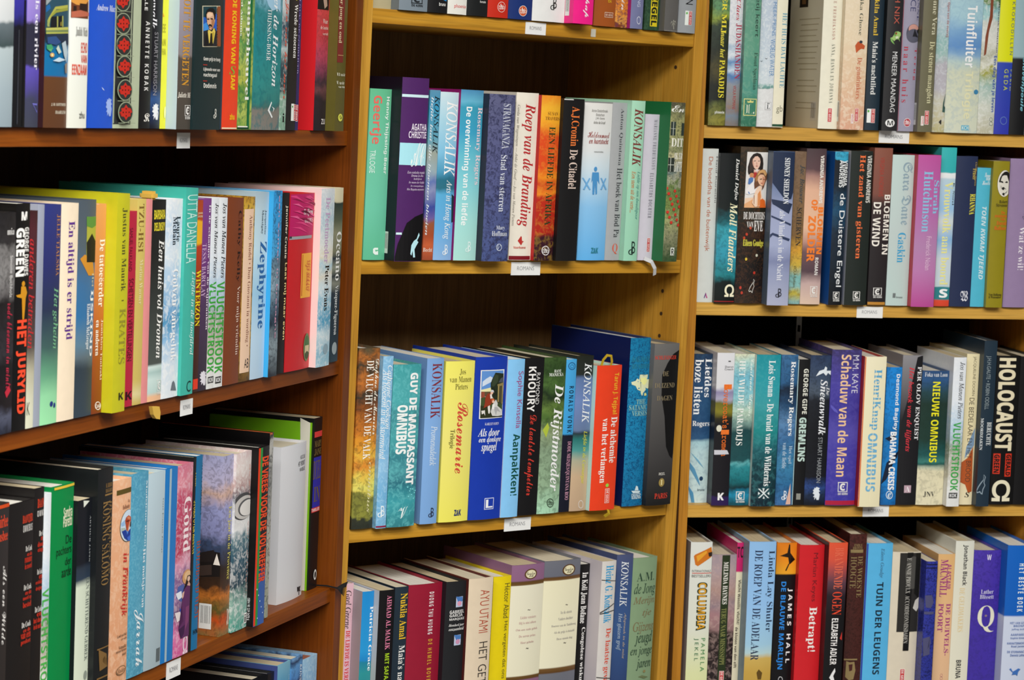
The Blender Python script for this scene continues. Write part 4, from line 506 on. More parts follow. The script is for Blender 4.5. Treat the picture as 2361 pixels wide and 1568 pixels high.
    ('L3', -.2707, -.003, .0367, .1944, .128, .022, [[(0, '4c9c8c'), (.157, '8ab0a4'), (.263, '2c4450'), (.421, '3c5c6c'), (.515, '5a7a84'), (.568, 'e0e0e0'), (.673, 'c4c4c4'), (.756, '6a6c74'), (.819, 'b89a98'), (.923, 'e0d4d0'), (1, 'd8c0c0')], .1, 7, ('eceae8', .35)], None, [('spine_picture', [('e', '4a4a4c', -.192, .622, 1.228, .774), ('e', 'c0bcb8', -.069, .625, 1.268, .756), ('e', '5a5a5c', .175, .638, 1.231, .737), ('e', 'dcd8d4', .274, .64, 1.269, .728)]), ('title_lettering', [('d', 'd89a8c', .85, .185, .93, .926, 'de golven van verlangen', 's')]), ('printed_bar', [('r', 'e8e8e4', .79, .022, .991, .083)]), ('publisher_mark', [('h', '202020', .84, .029, .93, .075, 'i', 'S')])], [], [], None, 'sea wave painting jacket in grey and teal, third row of the dark bookcase'),
    ('L3', -.2387, .0052, .0268, .1974, .13, .022, [[(0, '2a5aa8'), (.244, '2c58a0'), (.338, '1c1a24'), (1, '141012')], .02, 14, ('c8dcec', 0)], '0e0c0d', [('colour_band', [('r', 'd83c1c', 0, 0, .16, 1)]), ('colour_band', [('r', '2c8a40', .16, 0, .34, 1)]), ('title_lettering', [('d', 'e04a24', .306, .239, .93, .944, 'DE VREES VOOR DE VOLTREFFER', 'H')]), ('printed_mark', [('e', 'd0e0ee', .182, .202, .251, .211)]), ('printed_mark', [('e', 'd0e0ee', .322, .167, .392, .175)]), ('printed_mark', [('e', 'd0e0ee', .462, .131, .532, .139)]), ('printed_mark', [('e', 'd0e0ee', .603, .095, .674, .103)]), ('printed_mark', [('e', 'd0e0ee', .745, .059, .815, .067)]), ('printed_mark', [('e', 'd0e0ee', .272, .039, .342, .047)])], [('isbn', .0044, .0072, .0075, .0317, 'ISBN 90 229 5470 6')], [], None, 'black and blue book with red and green stripes, third row of the dark bookcase'),
    ('L3', -.2029, -.003, .0096, .2076, .137, .022, [[(.042, '9aa090'), (.438, 'b0aea4'), (.74, '8a8a88'), (.949, 'b4b2ac'), (.974, '3a3634'), (.994, '2a2626'), (1, 'c8602c')], .1, 8, ('4a4c4c', .5)], '0e0c0d', [], [], [], 'c8622c', 'thin grey painting jacket with torn orange head, third row of the dark bookcase'),
    ('L3', -.1061, -.02, .0682, .1814, .12, .04, [[(0, 'd4d4d6'), (.285, 'd0d0d4'), (1, 'd8d8dc')], 0, 6, None], None, [('author_lettering', [('h', '4a4a4c', .692, .894, .93, .919, 'HUGO CLAUS', 's')]), ('title_lettering', [('h', '3a3a3c', .611, .852, .93, .881, 'HET VERDRIET', 's')]), ('title_lettering', [('h', '3a3a3c', .671, .816, .93, .845, 'VAN BELGIË', 's')]), ('publisher_mark', [('e', '2a2a2c', .799, .036, .882, .066), ('p', '2a2a2c', [(.743, .07), (.843, .056), (.931, .066), (.883, .045), (.933, .024), (.839, .042), (.766, .033), (.807, .05)]), ('p', '2a2a2c', [(.824, .043), (.861, .041), (.861, .007), (.839, .009)])])], [], [], None, 'thick glossy white book with small black lettering, third row of the dark bookcase'),
    ('L3', -.0508, -.024, .0047, .199, .131, .022, [[(1, '86c81c')], 0, 6, None], '78b41c', [], [('poly', [('d8d4c4', [(.0135, .2042), (-.0011, .1994), (-.0002, .0006), (.0057, -0)])])], [], None, 'cream sided book with lime green spine, third row of the dark bookcase'),
    ('L3', -.0365, -.022, .0235, .2041, .135, .022, [[(1, '121315')], 0, 6, None], None, [('printed_bar', [('r', 'd03c3c', .084, .888, 1.261, .921)]), ('author_lettering', [('h', '7a6438', .124, .832, .93, .869, 'MARY', 'R')]), ('author_lettering', [('h', '7a6438', .116, .781, .93, .822, 'JANE', 'R')]), ('printed_bar', [('r', '2c2c9c', .069, .478, 1.202, .772)]), ('title_lettering', [('h', '6a5a30', .061, .642, .93, .751, 'DUEL', 'R')]), ('title_lettering', [('h', '6a5a30', .211, .511, .93, .598, 'IN', 'R')]), ('printed_bar', [('r', 'cc3a3a', -.036, .452, 1.188, .479)]), ('publisher_mark', [('h', 'e8d8d8', .025, .457, .93, .474, 'THRILLER', 'S')]), ('printed_mark', [('e', 'd8d8d4', .499, .049, .864, .111)]), ('printed_mark', [('e', '121315', .59, .06, .795, .099)])], [], ['strands'], None, 'black thriller with blue panel and black tassel, third row of the dark bookcase'),
    ('L4', -.191, -.0185, .0174, .1992, .131, .022, [[(1, '16181c')], 0, 6, None], None, [], [], [], None, 'black book nearest the front below the torn jackets, bottom row of the dark bookcase'),
    ('L4', -.1737, -.0077, .0167, .2028, .134, .022, [[(1, '14161a')], 0, 6, None], None, [], [], [], None, 'black hardback beside pale blue jackets, bottom row of the dark bookcase'),
    ('L4', -.1479, -.0038, .0342, .2088, .138, .022, [[(.757, '4a80b0'), (.907, '5a9cc0'), (1, '7ab0c8')], .05, 6, None], '42508c', [('title_lettering', [('d', 'a8c8d8', .84, .832, .93, .923, 'DE BAAI', 's')])], [], [], None, 'light blue jacket with violet blue side, bottom row of the dark bookcase'),
    ('L4', -.1152, -.0026, .0305, .209, .138, .022, [[(.72, '4a80bc'), (.857, '2a4474'), (.885, '4a80bc'), (.949, '5a94cc'), (.98, '24385c'), (1, '6a98c8')], .06, 8, ('182848', .2)], None, [('author_lettering', [('d', 'dce4ea', .723, .773, .93, .954, 'KONSALIK', 'I')])], [], [], None, 'mottled blue jacket with white vertical lettering, bottom row of the dark bookcase'),
    ('L4', -.0418, -.019, .0397, .1917, .127, .022, [[(.684, '86b4d8'), (.889, '8ab8dc'), (1, '9cc4e0')], .04, 8, ('b8d8ea', .4)], None, [], [], [], '9a5a40', 'sky blue book beside the dark upright, bottom row of the dark bookcase'),
    ('CA', .0218, -.014, .0263, .21, .139, .06, [[(1, 'b0a684')], 0, 6, None], None, [], [], [], None, 'plain beige book in the corner, top row of the oak bookcase'),
    ('CA', .0559, .002, .0412, .2, .132, .06, [[(1, '79858f')], 0, 6, None], None, [('publisher_mark', [('r', '22262a', .377, .092, .781, .097), ('r', '22262a', .391, .043, .795, .048), ('r', '22262a', .384, .041, .412, .094), ('r', '22262a', .759, .046, .788, .1), ('h', '22262a', .464, .05, .687, .09, 'C', 'H'), ('e', '22262a', .577, .067, .634, .076), ('h', '22262a', .394, .026, .799, .039, 'DE KERN', 'S')])], [], [], None, 'blue grey book with small black square mark, top row of the oak bookcase'),
    ('CA', .0914, .002, .0293, .2, .132, .06, [[(1, '151517')], 0, 6, None], None, [('publisher_mark', [('h', 'dcdcd8', .532, .042, .881, .063, 'bruna', 'S')]), ('printed_mark', [('p', '2a86c4', [(.78, .134), (.909, .135), (.92, .071), (.726, .079)])])], [], [], None, 'black book with tiny white mark and blue corner, top row of the oak bookcase'),
    ('CA', .1205, .002, .0284, .2, .132, .06, [[(1, 'e2e0d8')], 0, 6, None], None, [('publisher_mark', [('h', 'd03838', .314, .033, .957, .061, 'phoenix', 's')])], [], [], None, 'white book with small red word, top row of the oak bookcase'),
    ('CA', .1507, .002, .0313, .2, .132, .06, [[(1, '17191a')], 0, 6, None], None, [('publisher_mark', [('h', 'd8d8d4', .571, .08, .878, .094, 'fontein', 'S')])], [], [], None, 'black book between white and red books, top row of the oak bookcase'),
    ('CA', .1822, .002, .0312, .2, .132, .06, [[(1, 'c22a18')], 0, 6, None], None, [('publisher_mark', [('e', 'e8d8d0', .432, .034, .84, .098), ('e', 'c22a18', .453, .037, .819, .095), ('h', 'e8d8d0', .481, .051, .555, .077, 't', 's'), ('h', 'e8d8d0', .57, .051, .684, .085, 'h', 'H'), ('h', 'e8d8d0', .701, .053, .791, .081, 'b', 's')])], [], [], None, 'red book with round white emblem, top row of the oak bookcase'),
    ('CA', .2167, .002, .0371, .205, .135, .06, [[(1, '18306e')], 0, 6, None], None, [('publisher_mark', [('e', 'e8dcd4', .399, .02, .759, .084), ('e', 'c8542c', .416, .023, .741, .081), ('h', 'e8dcd4', .442, .036, .507, .063, 't', 's'), ('h', 'e8dcd4', .52, .036, .621, .071, 'h', 'H'), ('h', 'e8dcd4', .636, .039, .715, .067, 'b', 's')])], [], [], None, 'navy book with round orange emblem, top row of the oak bookcase'),
    ('CA', .2613, .002, .0514, .21, .139, .06, [[(1, 'e4e4e2')], 0, 6, None], None, [('publisher_mark', [('h', '2c2c2a', .504, .07, .63, .115, 'd', 's'), ('h', '2c2c2a', .585, .079, .703, .144, 'B', 's')])], [], [], None, 'thick white book with black monogram, top row of the oak bookcase'),
    ('CA', .3032, .0188, .0319, .2, .132, .06, [[(1, 'f01e86')], 0, 6, None], None, [('title_lettering', [('d', 'f4e8ee', .437, .041, .757, .391, 'Gezelschap', 'c')])], [('barcode', .0077, .0093, .0161, .0326)], [], None, 'hot pink book with white script, top row of the oak bookcase'),
    ('CA', .352, .002, .0348, .205, .135, .06, [[(1, 'a0521e')], 0, 6, None], None, [('title_lettering', [('d', 'd8b020', .587, .147, .758, .348, 'VERHALEN VAN ONS', 'S')]), ('publisher_mark', [('r', 'e0c8b0', .455, .056, .89, .087), ('r', '8a3c18', .468, .059, .877, .084), ('h', 'e0c8b0', .499, .064, .847, .078, 'DE GEUS', 'S')])], [], [], None, 'rust brown book with outlined publisher box, top row of the oak bookcase'),
    ('CA', .3799, .002, .0204, .2, .132, .06, [[(0, '7c3c20'), (.043, 'e0a04a'), (.118, 'd8842c'), (.364, 'd87a28')], .2, 14, ('5a2c4a', .5)], None, [('title_lettering', [('d', 'e8d8d0', .408, .111, .716, .366, 'de tuin', 'c')])], [], [], None, 'narrow orange flame-pattern book, top row of the oak bookcase'),
    ('CA', .4007, .0079, .0206, .2, .132, .06, [[(1, '74789e')], 0, 6, None], '9a1e70', [('author_lettering', [('d', 'c8cce0', .454, .139, .7, .374, 'STEPHEN KING', 's')]), ('publisher_mark', [('q', 'dcdce8', [(.799, .055), (.796, .047), (.778, .04), (.745, .034), (.701, .03), (.651, .029), (.599, .03), (.55, .033), (.509, .038), (.48, .045), (.467, .053), (.469, .061), (.487, .068), (.52, .074), (.564, .077), (.614, .079), (.666, .078), (.715, .075), (.756, .07), (.785, .063), (.799, .055)], [(.769, .055), (.767, .048), (.752, .042), (.725, .038), (.689, .034), (.648, .033), (.605, .034), (.565, .037), (.531, .041), (.508, .047), (.496, .053), (.498, .059), (.514, .065), (.54, .07), (.576, .073), (.617, .075), (.66, .074), (.7, .071), (.734, .067), (.757, .061), (.769, .055)])])], [], [], None, 'lavender book with magenta side, top row of the oak bookcase'),
    ('CA', .4317, .002, .0254, .2, .132, .06, [[(.001, '28442f'), (.383, '24402e')], .1, 10, ('3a5a40', .5)], None, [('colour_panel', [('r', 'd8c422', .34, .024, .823, .395)]), ('title_lettering', [('d', '1e2418', .391, .03, .784, .386, 'DE SPIEGEL', 'H')])], [], [], None, 'dark green book with yellow and black title strip, top row of the oak bookcase'),
    ('CA', .4557, .012, .0221, .2, .132, .06, [[(1, '5e5c5a')], 0, 6, None], None, [('publisher_mark', [('p', 'a8a698', [(.634, .055), (.674, .055), (.742, .015), (.683, .014)]), ('p', 'a8a698', [(.654, .055), (.498, .066), (.414, .045), (.512, .06)]), ('p', 'a8a698', [(.654, .055), (.791, .071), (.907, .048), (.787, .063)]), ('p', 'a8a698', [(.655, .054), (.558, .052), (.525, .028), (.6, .048)]), ('p', 'a8a698', [(.655, .054), (.755, .053), (.818, .033), (.718, .049)]), ('p', 'a8a698', [(.654, .055), (.592, .073), (.691, .073)])]), ('printed_bar', [('r', 'd0cec4', -.394, -.004, .997, .004)])], [], [], None, 'dark grey book with faint palm mark, top row of the oak bookcase'),
    ('CA', .4909, .003, .0301, .205, .135, .06, [[(1, '9a9ea2')], 0, 6, None], None, [('title_lettering', [('d', '141416', .343, .18, .762, .398, 'VAN DEN', 's')]), ('printed_bar', [('r', 'e8eee8', .343, .049, .543, .14)]), ('printed_mark', [('e', '6cb45c', .379, .117, .483, .132)]), ('publisher_mark', [('r', 'f0e0dc', .553, .051, .745, .139), ('r', 'c42c30', .568, .054, .73, .136), ('d', 'f0e0dc', .603, .058, .695, .132, 'DE GEUS', 'S')])], [], [], None, 'silver grey book with red and white label, top row of the oak bookcase'),
    ('CB', .016, .001, .0309, .2028, .13, .06, [[(.003, '5cb48e'), (.307, '6ac0a2'), (.711, '6cc0a0'), (.997, '62b88c')], 0, 6, None], None, [('title_lettering', [('d', 'e0685c', .045, .679, .551, .96, 'Geertje', 'S')]), ('author_lettering', [('d', 'e4efe8', .704, .505, .908, .956, 'Henny Thijssing-Boer', 'S')]), ('title_lettering', [('d', 'd8ece4', .099, .509, .333, .642, 'TRILOGIE', 's')]), ('publisher_mark', [('p', 'e0ece6', [(.414, .064), (.475, .072), (.65, .072), (.664, .031), (.516, .031), (.422, .041)]), ('p', '62b88c', [(.506, .06), (.654, .06), (.656, .054), (.535, .049)])])], [], [], None, 'mint book with coral title, second row of the oak bookcase'),
    ('CB', .0511, .0217, .0388, .218, .16, .06, [[(1, '4c2360')], 0, 6, None], '1a1022', [('printed_bar', [('r', 'c8e4ea', -.08, .894, 1.068, .909)]), ('author_lettering', [('h', 'e4dce8', .375, .714, .97, .752, 'AGATHA', 'S')]), ('author_lettering', [('h', 'e4dce8', .285, .673, .97, .71, 'CHRISTIE', 'S')]), ('colour_panel', [('r', 'a4dce8', -.072, .526, 1.047, .646)]), ('title_lettering', [('h', 'e8f2f4', .403, .518, .97, .65, 'AC', 'c')]), ('title_lettering', [('h', 'c8b8d0', .299, .48, .97, .495, 'Een exotische reunie', 'I')]), ('title_lettering', [('h', 'c8b8d0', .44, .463, .929, .477, 'Drama in drie', 'I')]), ('title_lettering', [('h', 'c8b8d0', .539, .444, .862, .458, 'bedrijven', 'I')]), ('title_lettering', [('h', 'c8b8d0', .359, .424, .97, .439, 'In naam der liefde', 'I')]), ('title_lettering', [('h', 'c8b8d0', .427, .406, .948, .419, 'De vrouwpalingen', 'I')]), ('title_lettering', [('h', 'c8b8d0', .298, .386, .97, .401, 'Het Regatta-mysterie', 'I')]), ('printed_shape', [('p', '08060a', [(1.069, .269), (.658, .246), (.357, .211), (.244, .158), (.083, .097), (-.017, .004), (1.02, .004)])]), ('printed_bar', [('r', 'c8e4ea', -.079, .146, .2, .158)]), ('printed_shape', [('p', 'b4e0ea', [(.843, .159), (.879, .144), (.784, .115), (.839, .106), (.762, .087), (.69, .067), (.73, .023), (.652, .022), (.614, .06), (.581, .033), (.537, .041), (.562, .09), (.649, .113), (.76, .125)])])], [('barcode', .0145, .0083, .022, .0343)], [], None, 'tall dark purple hardback with pale blue square, second row of the oak bookcase'),
    ('CB', .0936, .003, .0156, .205, .135, .06, [[(.004, 'a04c30'), (.081, 'c86038'), (.147, 'a84c2c'), (.22, '98583a'), (.245, '7060a0'), (.31, '3c4c9c'), (.407, '8c94bc'), (.456, '6478b4'), (.537, '9cb0b8'), (.635, 'a0a89c'), (.699, '68a4b8'), (.893, '3a98c0'), (.997, '5c94b4')], .05, 9, None], None, [('author_lettering', [('d', '142028', .437, .627, .936, .968, 'KONSALIK', 'i')]), ('title_lettering', [('d', 'dce4e8', .074, .147, .36, .958, 'liefde laat alle bloemen bloeien', 'I')]), ('publisher_mark', [('h', 'e8dcd0', .025, .049, .879, .072, 'Becht', 'r')])], [], [], None, 'narrow blue and rust seascape book with black lettering, second row of the oak bookcase'),
    ('CB', .1153, .003, .0272, .2035, .134, .06, [[(.004, '88b0dc'), (.19, '64a8dc'), (.396, '58a8d4'), (.429, '2c6c80'), (.478, '286c84'), (.528, '4894b8'), (.642, '7cbcdc'), (.847, 'a8d0e0'), (.997, 'c8dce4')], .03, 8, None], None, [('author_lettering', [('d', 'f0f4f6', .333, .5, .956, .947, 'KONSALIK', 'i')]), ('title_lettering', [('d', 'e8eef2', .424, .126, .84, .479, 'Arts in Hong Kong', 'i')]), ('printed_mark', [('p', '16343c', [(.838, .397), (.999, .381), (1.029, .232), (.902, .224)])]), ('publisher_mark', [('h', 'e0e8f0', .459, .031, .649, .069, 'd', 's'), ('h', 'e0e8f0', .581, .037, .759, .093, 'B', 's')])], [], [], None, 'pale to sky blue book with dark band, second row of the oak bookcase'),
    ('CB', .1463, .007, .0341, .2075, .137, .06, [[(.005, 'a8d8d0'), (.23, 'a0d8d4'), (.433, '84ccd4'), (.619, '62b8cc'), (.756, '3a9cc0'), (.901, '3898b4'), (.933, '64b0cc'), (.997, '4a8ab4')], .02, 6, None], '8e1468', [('title_lettering', [('d', 'eaf4f4', .162, .207, .493, .901, 'De overwinning van de liefde', 'S')]), ('author_lettering', [('d', 'e4d0d8', .688, .446, .97, .901, 'Rosemary Rogers', 'R')]), ('publisher_mark', [('h', 'd8ecea', .479, .049, .636, .088, 'd', 's'), ('h', 'd8ecea', .58, .055, .727, .112, 'B', 's')])], [], [], None, 'turquoise book with two white vertical title lines, second row of the oak bookcase'),
    ('CB', .1838, .0188, .0402, .2042, .135, .06, [[(.002, '465486'), (.571, '565a86'), (.997, '5c5e80')], .05, 9, ('2e3050', .6)], '2a2838', [('title_lettering', [('d', 'c8ccd8', .506, .677, .817, .945, 'STRAVAGANZA', 'r')]), ('title_lettering', [('d', 'd8dce4', .507, .299, .758, .639, 'Stad van sterren', 'r')]), ('author_lettering', [('h', 'd8dce4', .454, .185, .806, .215, 'Mary', 'r')]), ('author_lettering', [('h', 'd8dce4', .306, .152, .902, .182, 'Hoffman', 'r')]), ('publisher_mark', [('q', 'c4ccdc', [(.715, .085), (.712, .078), (.698, .072), (.674, .067), (.643, .064), (.608, .063), (.572, .064), (.539, .067), (.512, .072), (.494, .078), (.486, .085), (.49, .091), (.504, .097), (.528, .102), (.559, .105), (.594, .107), (.629, .105), (.662, .102), (.689, .098), (.707, .092), (.715, .085)], [(.695, .085), (.692, .079), (.68, .074), (.661, .07), (.635, .068), (.606, .067), (.577, .068), (.55, .07), (.528, .074), (.513, .079), (.507, .085), (.51, .09), (.521, .095), (.541, .099), (.566, .102), (.595, .103), (.624, .102), (.651, .099), (.673, .095), (.688, .09), (.695, .085)])]), ('publisher_mark', [('h', 'c4ccdc', .524, .068, .684, .1, 'V', 'i')])], [], [], None, 'marbled indigo book with silver lettering, second row of the oak bookcase'),
    ('CB', .2349, .003, .0348, .208, .137, .06, [[(1, 'e8e0d2')], 0, 6, None], None, [('title_lettering', [('d', 'b42a2e', .259, .202, .875, .934, 'Roep van de Branding', 'I')]), ('author_lettering', [('d', '8a8478', .025, .206, .162, .926, 'Gerda van Wageningen — Anke de Graaf — Jos van Manen Pieters', 'i')]), ('publisher_mark', [('p', 'b8302c', [(.336, .117), (.469, .146), (.509, .14), (.418, .117), (.538, .099), (.491, .09)]), ('p', 'b8302c', [(.48, .119), (.608, .114), (.513, .099), (.546, .112)])]), ('publisher_mark', [('h', 'c0483c', .17, .069, .711, .085, 'Voorhoeve', 'S')]), ('printed_bar', [('r', '7a1420', -.011, -.001, .964, .026)])], [], [], None, 'cream book with red italic title, second row of the oak bookcase'),
    ('CB', .2677, .0091, .0303, .2062, .136, .06, [[(.003, '2c1420'), (.138, '3a1420'), (.172, 'a82418'), (.381, 'b82c18'), (.406, 'e88420'), (.465, 'c83c18'), (.507, 'e8881e'), (.573, 'd8481a'), (.757, 'd84a1c'), (.84, 'f0a428'), (.922, 'f0b030'), (.997, 'e88a24')], .05, 6, ('f0c040', .12)], 'b41c1c', [('author_lettering', [('h', '7a4a1c', .319, .881, .872, .902, 'SUSAN', 'r')]), ('author_lettering', [('h', '7a4a1c', .202, .852, .959, .872, 'TRAVERS', 'r')]), ('title_lettering', [('d', '1c3c1c', .425, .216, .764, .812, 'EEN LIEFDE IN AFRIKA', 'r')]), ('publisher_mark', [('q', 'e0dcdc', [(.775, .062), (.769, .052), (.742, .044), (.698, .038), (.641, .033), (.576, .032), (.51, .033), (.449, .038), (.399, .044), (.365, .052), (.351, .061), (.357, .07), (.383, .079), (.427, .085), (.484, .089), (.549, .091), (.615, .09), (.676, .085), (.726, .079), (.76, .071), (.775, .062)], [(.737, .062), (.732, .054), (.71, .047), (.674, .042), (.627, .038), (.574, .037), (.519, .038), (.469, .042), (.428, .047), (.401, .054), (.389, .061), (.394, .069), (.415, .076), (.451, .081), (.498, .084), (.551, .086), (.606, .084), (.656, .081), (.697, .076), (.725, .069), (.737, .062)]), ('h', 'e0dcdc', .41, .048, .478, .073, 't', 's'), ('h', 'e0dcdc', .494, .047, .613, .079, 'h', 'H'), ('h', 'e0dcdc', .63, .048, .715, .074, 'b', 's')])], [], [], None, 'fiery orange book with dark green lettering, second row of the oak bookcase'),
    ('CB', .2998, .0152, .0333, .2037, .134, .06, [[(1, '161516')], 0, 6, None], None, [('author_lettering', [('d', 'e87838', .331, .71, .752, .952, 'A.J.Cronin', 'R')]), ('title_lettering', [('d', 'd8c4b8', .363, .446, .758, .689, 'De Citadel', 'R')]), ('printed_bar', [('r', 'd8d8d4', -.178, .991, .41, 1.001)])], [], [], None, 'black hardback with orange and cream lettering, second row of the oak bookcase'),
    ('CB', .3504, .003, .0457, .2001, .132, .06, [[(.005, '62b0e8'), (.337, '88c0ea'), (.468, 'b0d2ea'), (.6, 'd0dfe8'), (.722, 'e0e2e2'), (.997, 'e4e2de')], .02, 6, None], None, [('author_lettering', [('h', '8a8884', .219, .942, .809, .961, 'Anne Oosterbroek-', 'S')]), ('author_lettering', [('h', '8a8884', .367, .917, .667, .935, 'Dutschun', 'S')]), ('author_lettering', [('h', '8a8884', .359, .894, .684, .91, 'J.W. Ooms', 'S')]), ('author_lettering', [('h', '8a8884', .297, .868, .722, .886, 'Anke de Graaf', 'S')]), ('title_lettering', [('h', '96342c', .132, .78, .928, .819, 'Heldenmoed', 'c')]), ('title_lettering', [('h', '96342c', .179, .742, .891, .777, 'en hartstocht', 'I')]), ('publisher_mark', [('h', '6a6864', .365, .687, .7, .698, 'romanomnibus', 's')]), ('spine_picture', [('e', '4a90c8', .394, .567, .504, .597), ('p', '4a90c8', [(.341, .561), (.571, .562), (.615, .487), (.526, .513), (.544, .425), (.495, .421), (.454, .487), (.445, .421), (.384, .42), (.366, .513), (.321, .495)]), ('p', '6aa8d8', [(.018, .524), (.067, .524), (.315, .451), (.265, .449)]), ('p', '6aa8d8', [(.242, .525), (.283, .521), (.116, .448), (.065, .451)]), ('p', '6aa8d8', [(.642, .527), (.693, .527), (.918, .455), (.868, .451)]), ('p', '6aa8d8', [(.834, .528), (.876, .524), (.717, .451), (.665, .454)])]), ('publisher_mark', [('h', '2c7c8c', .446, .045, .708, .081, 'Z&K', 'H')])], [], [], None, 'white to light blue book with walking man silhouette, second row of the oak bookcase'),
    ('CB', .3857, .003, .0243, .2021, .133, .06, [[(1, 'a6a8aa')], 0, 6, None], None, [('author_lettering', [('d', '4a4c50', .485, .604, .763, .963, 'Anton Quintana', 'r')]), ('title_lettering', [('d', '3c3e42', .476, .146, .861, .587, 'Het boek van Bod Pa', 'r')]), ('publisher_mark', [('h', 'd05c44', .444, .04, .828, .107, 'Q', 'r')])], [], [], None, 'plain grey book with dark serif lettering and red initial, second row of the oak bookcase'),
    ('CB', .4094, .0117, .0226, .2058, .136, .06, [[(.006, '98ceb2'), (.507, 'a0d4b8'), (.997, 'a8d8bc')], 0, 6, None], None, [('author_lettering', [('d', '7a3a34', .2, .593, .847, .951, 'KONSALIK', 'I')]), ('title_lettering', [('d', '3c8a84', .592, .26, .888, .56, 'Liefde op een dwaalspoor', 'i')]), ('title_lettering', [('d', 'c8783c', .23, .303, .533, .561, 'Een stem uit de verte...', 'i')]), ('publisher_mark', [('h', '20302c', .289, .038, .612, .09, 'd', 's'), ('h', '20302c', .494, .046, .796, .122, 'B', 's')])], [], [], None, 'mint hardback with dark red author capitals, second row of the oak bookcase'),
    ('CB', .4415, .003, .0247, .1895, .125, .06, [[(1, 'cfcad6')], 0, 6, None], None, [('author_lettering', [('d', '7c7a88', .582, .623, .846, .964, 'MARIANNE FREDRIKSSON', 'r+')]), ('title_lettering', [('d', '6c6a78', .506, .291, .77, .6, 'ELISABETHS DOCHTER', 'r+')]), ('publisher_mark', [('r', 'f0e0dc', .556, .057, .788, .154), ('r', 'c42c30', .575, .06, .77, .151), ('d', 'f0e0dc', .617, .064, .728, .146, 'DE GEUS', 'S')])], [], ['ribbon', 'c8c8ca', [(-.0032, .0028), (.0067, -.0012), (.0134, -.0103), (.0164, -.0193)], .0053], None, 'short lilac white book with hanging white ribbon, second row of the oak bookcase'),
    ('CB', .4664, .0241, .0245, .2065, .136, .06, [[(.019, '3c5434'), (.167, '8c8c6c'), (.254, 'a0a470'), (.341, '7c8c4c'), (.462, '6c8048'), (.514, 'a8a890'), (.566, '6c7c78'), (.653, 'c0b890'), (.722, '8c9068'), (.842, 'a8a670'), (.92, '8a8a60'), (.997, '5a5444')], .15, 14, ('2c3c24', .4)], '1f6a3c', [('spine_picture', [('r', '2c3834', .04, .792, .351, .878), ('r', 'c8ccc0', .185, .792, .214, .878), ('r', 'c8ccc0', .039, .834, .35, .836), ('r', '2c3834', .763, .794, .978, .872), ('r', '2a322c', -.085, .566, .382, .653), ('r', 'd0d4c8', .128, .566, .158, .653), ('r', 'd0d4c8', -.085, .607, .382, .61), ('e', 'c83428', -.086, .452, .089, .471), ('e', 'c83428', .441, .436, .617, .455), ('e', 'c83428', .042, .419, .218, .438), ('e', 'c83428', .57, .404, .747, .423), ('e', 'c83428', .171, .386, .347, .405), ('e', 'c83428', .7, .371, .876, .39), ('e', 'c83428', .3, .353, .476, .373), ('e', 'c83428', .83, .338, 1.006, .357), ('e', 'c83428', .429, .321, .605, .34), ('e', 'c83428', .03, .303, .206, .322), ('e', 'c83428', .558, .288, .735, .307), ('e', 'c83428', .159, .271, .335, .29), ('e', 'c83428', .688, .255, .865, .274), ('e', 'c83428', .288, .238, .464, .257), ('e', 'c83428', .818, .222, .995, .241)]), ('title_lettering', [('h', 'e4e4dc', .025, .939, .902, .981, 'En', 'c')]), ('title_lettering', [('h', 'eceadf', .116, .724, .97, .775, 'DIT', 'R')]), ('title_lettering', [('h', 'eceadf', .366, .646, .972, .684, 'IK ER', 'R')]), ('title_lettering', [('h', 'f0eee6', .098, .566, .97, .63, 'BELOFTE', 'R')]), ('printed_bar', [('r', 'e4e8dc', .467, .04, .741, .089)]), ('publisher_mark', [('h', '1a1c18', .526, .043, .722, .083, 'R', 'S')])], [], [], None, 'garden picture jacket with green side, second row of the oak bookcase'),
    ('CC', .016, .002, .0305, .2189, .14, .06, [[(0, '2c3028'), (.048, '34382c'), (.068, '8c8c3c'), (.184, '7c7c38'), (.205, 'd8c85c'), (.229, 'dcd468'), (.293, 'e0c050'), (.357, 'd88830'), (.405, 'e0b040'), (.469, 'd8902c'), (.549, 'c87828'), (.66, '8a4c20'), (.74, '3a342a'), (.819, 'c0702c'), (.89, '3c382c'), (.946, 'a8642c'), (1, '5a4c34')], .12, 7, ('2c281c', .3)], None, [('author_lettering', [('d', 'efe6d4', .697, .521, .97, .94, 'Daphne du Maurier', 'c')]), ('title_lettering', [('d', 'efeae0', .354, .386, .702, .933, 'DE VLUCHT VAN DE VALK', 'r')]), ('title_lettering', [('d', 'd8d0a0', .662, .089, .828, .371, 'omnibus', 'i')])], [], [], None, 'fiery brown and yellow painting jacket with white lettering, third row of the oak bookcase'),
    ('CC', .0389, .009, .0148, .2095, .138, .06, [[(.019, '78b0d4'), (.205, '70aed8'), (.373, '8cbce0'), (.457, '74b0d8'), (1, '80b4d8')], .06, 8, ('a8d0ea', .4)], None, [('author_lettering', [('d', 'eef4f8', .454, .578, .97, .947, 'Catherine Cookson', 'i')]), ('title_lettering', [('d', 'eef4f8', .025, .404, .581, .923, 'Als bloesem in de stormwind', 'i')]), ('publisher_mark', [('h', 'dce8f0', .102, .065, .528, .108, 'd', 's'), ('h', 'dce8f0', .378, .071, .777, .132, 'B', 's')]), ('printed_bar', [('r', '8a1a3c', -.01, .006, .994, .015)])], [], [], None, 'narrow sky blue book with white italic lettering, third row of the oak bookcase'),
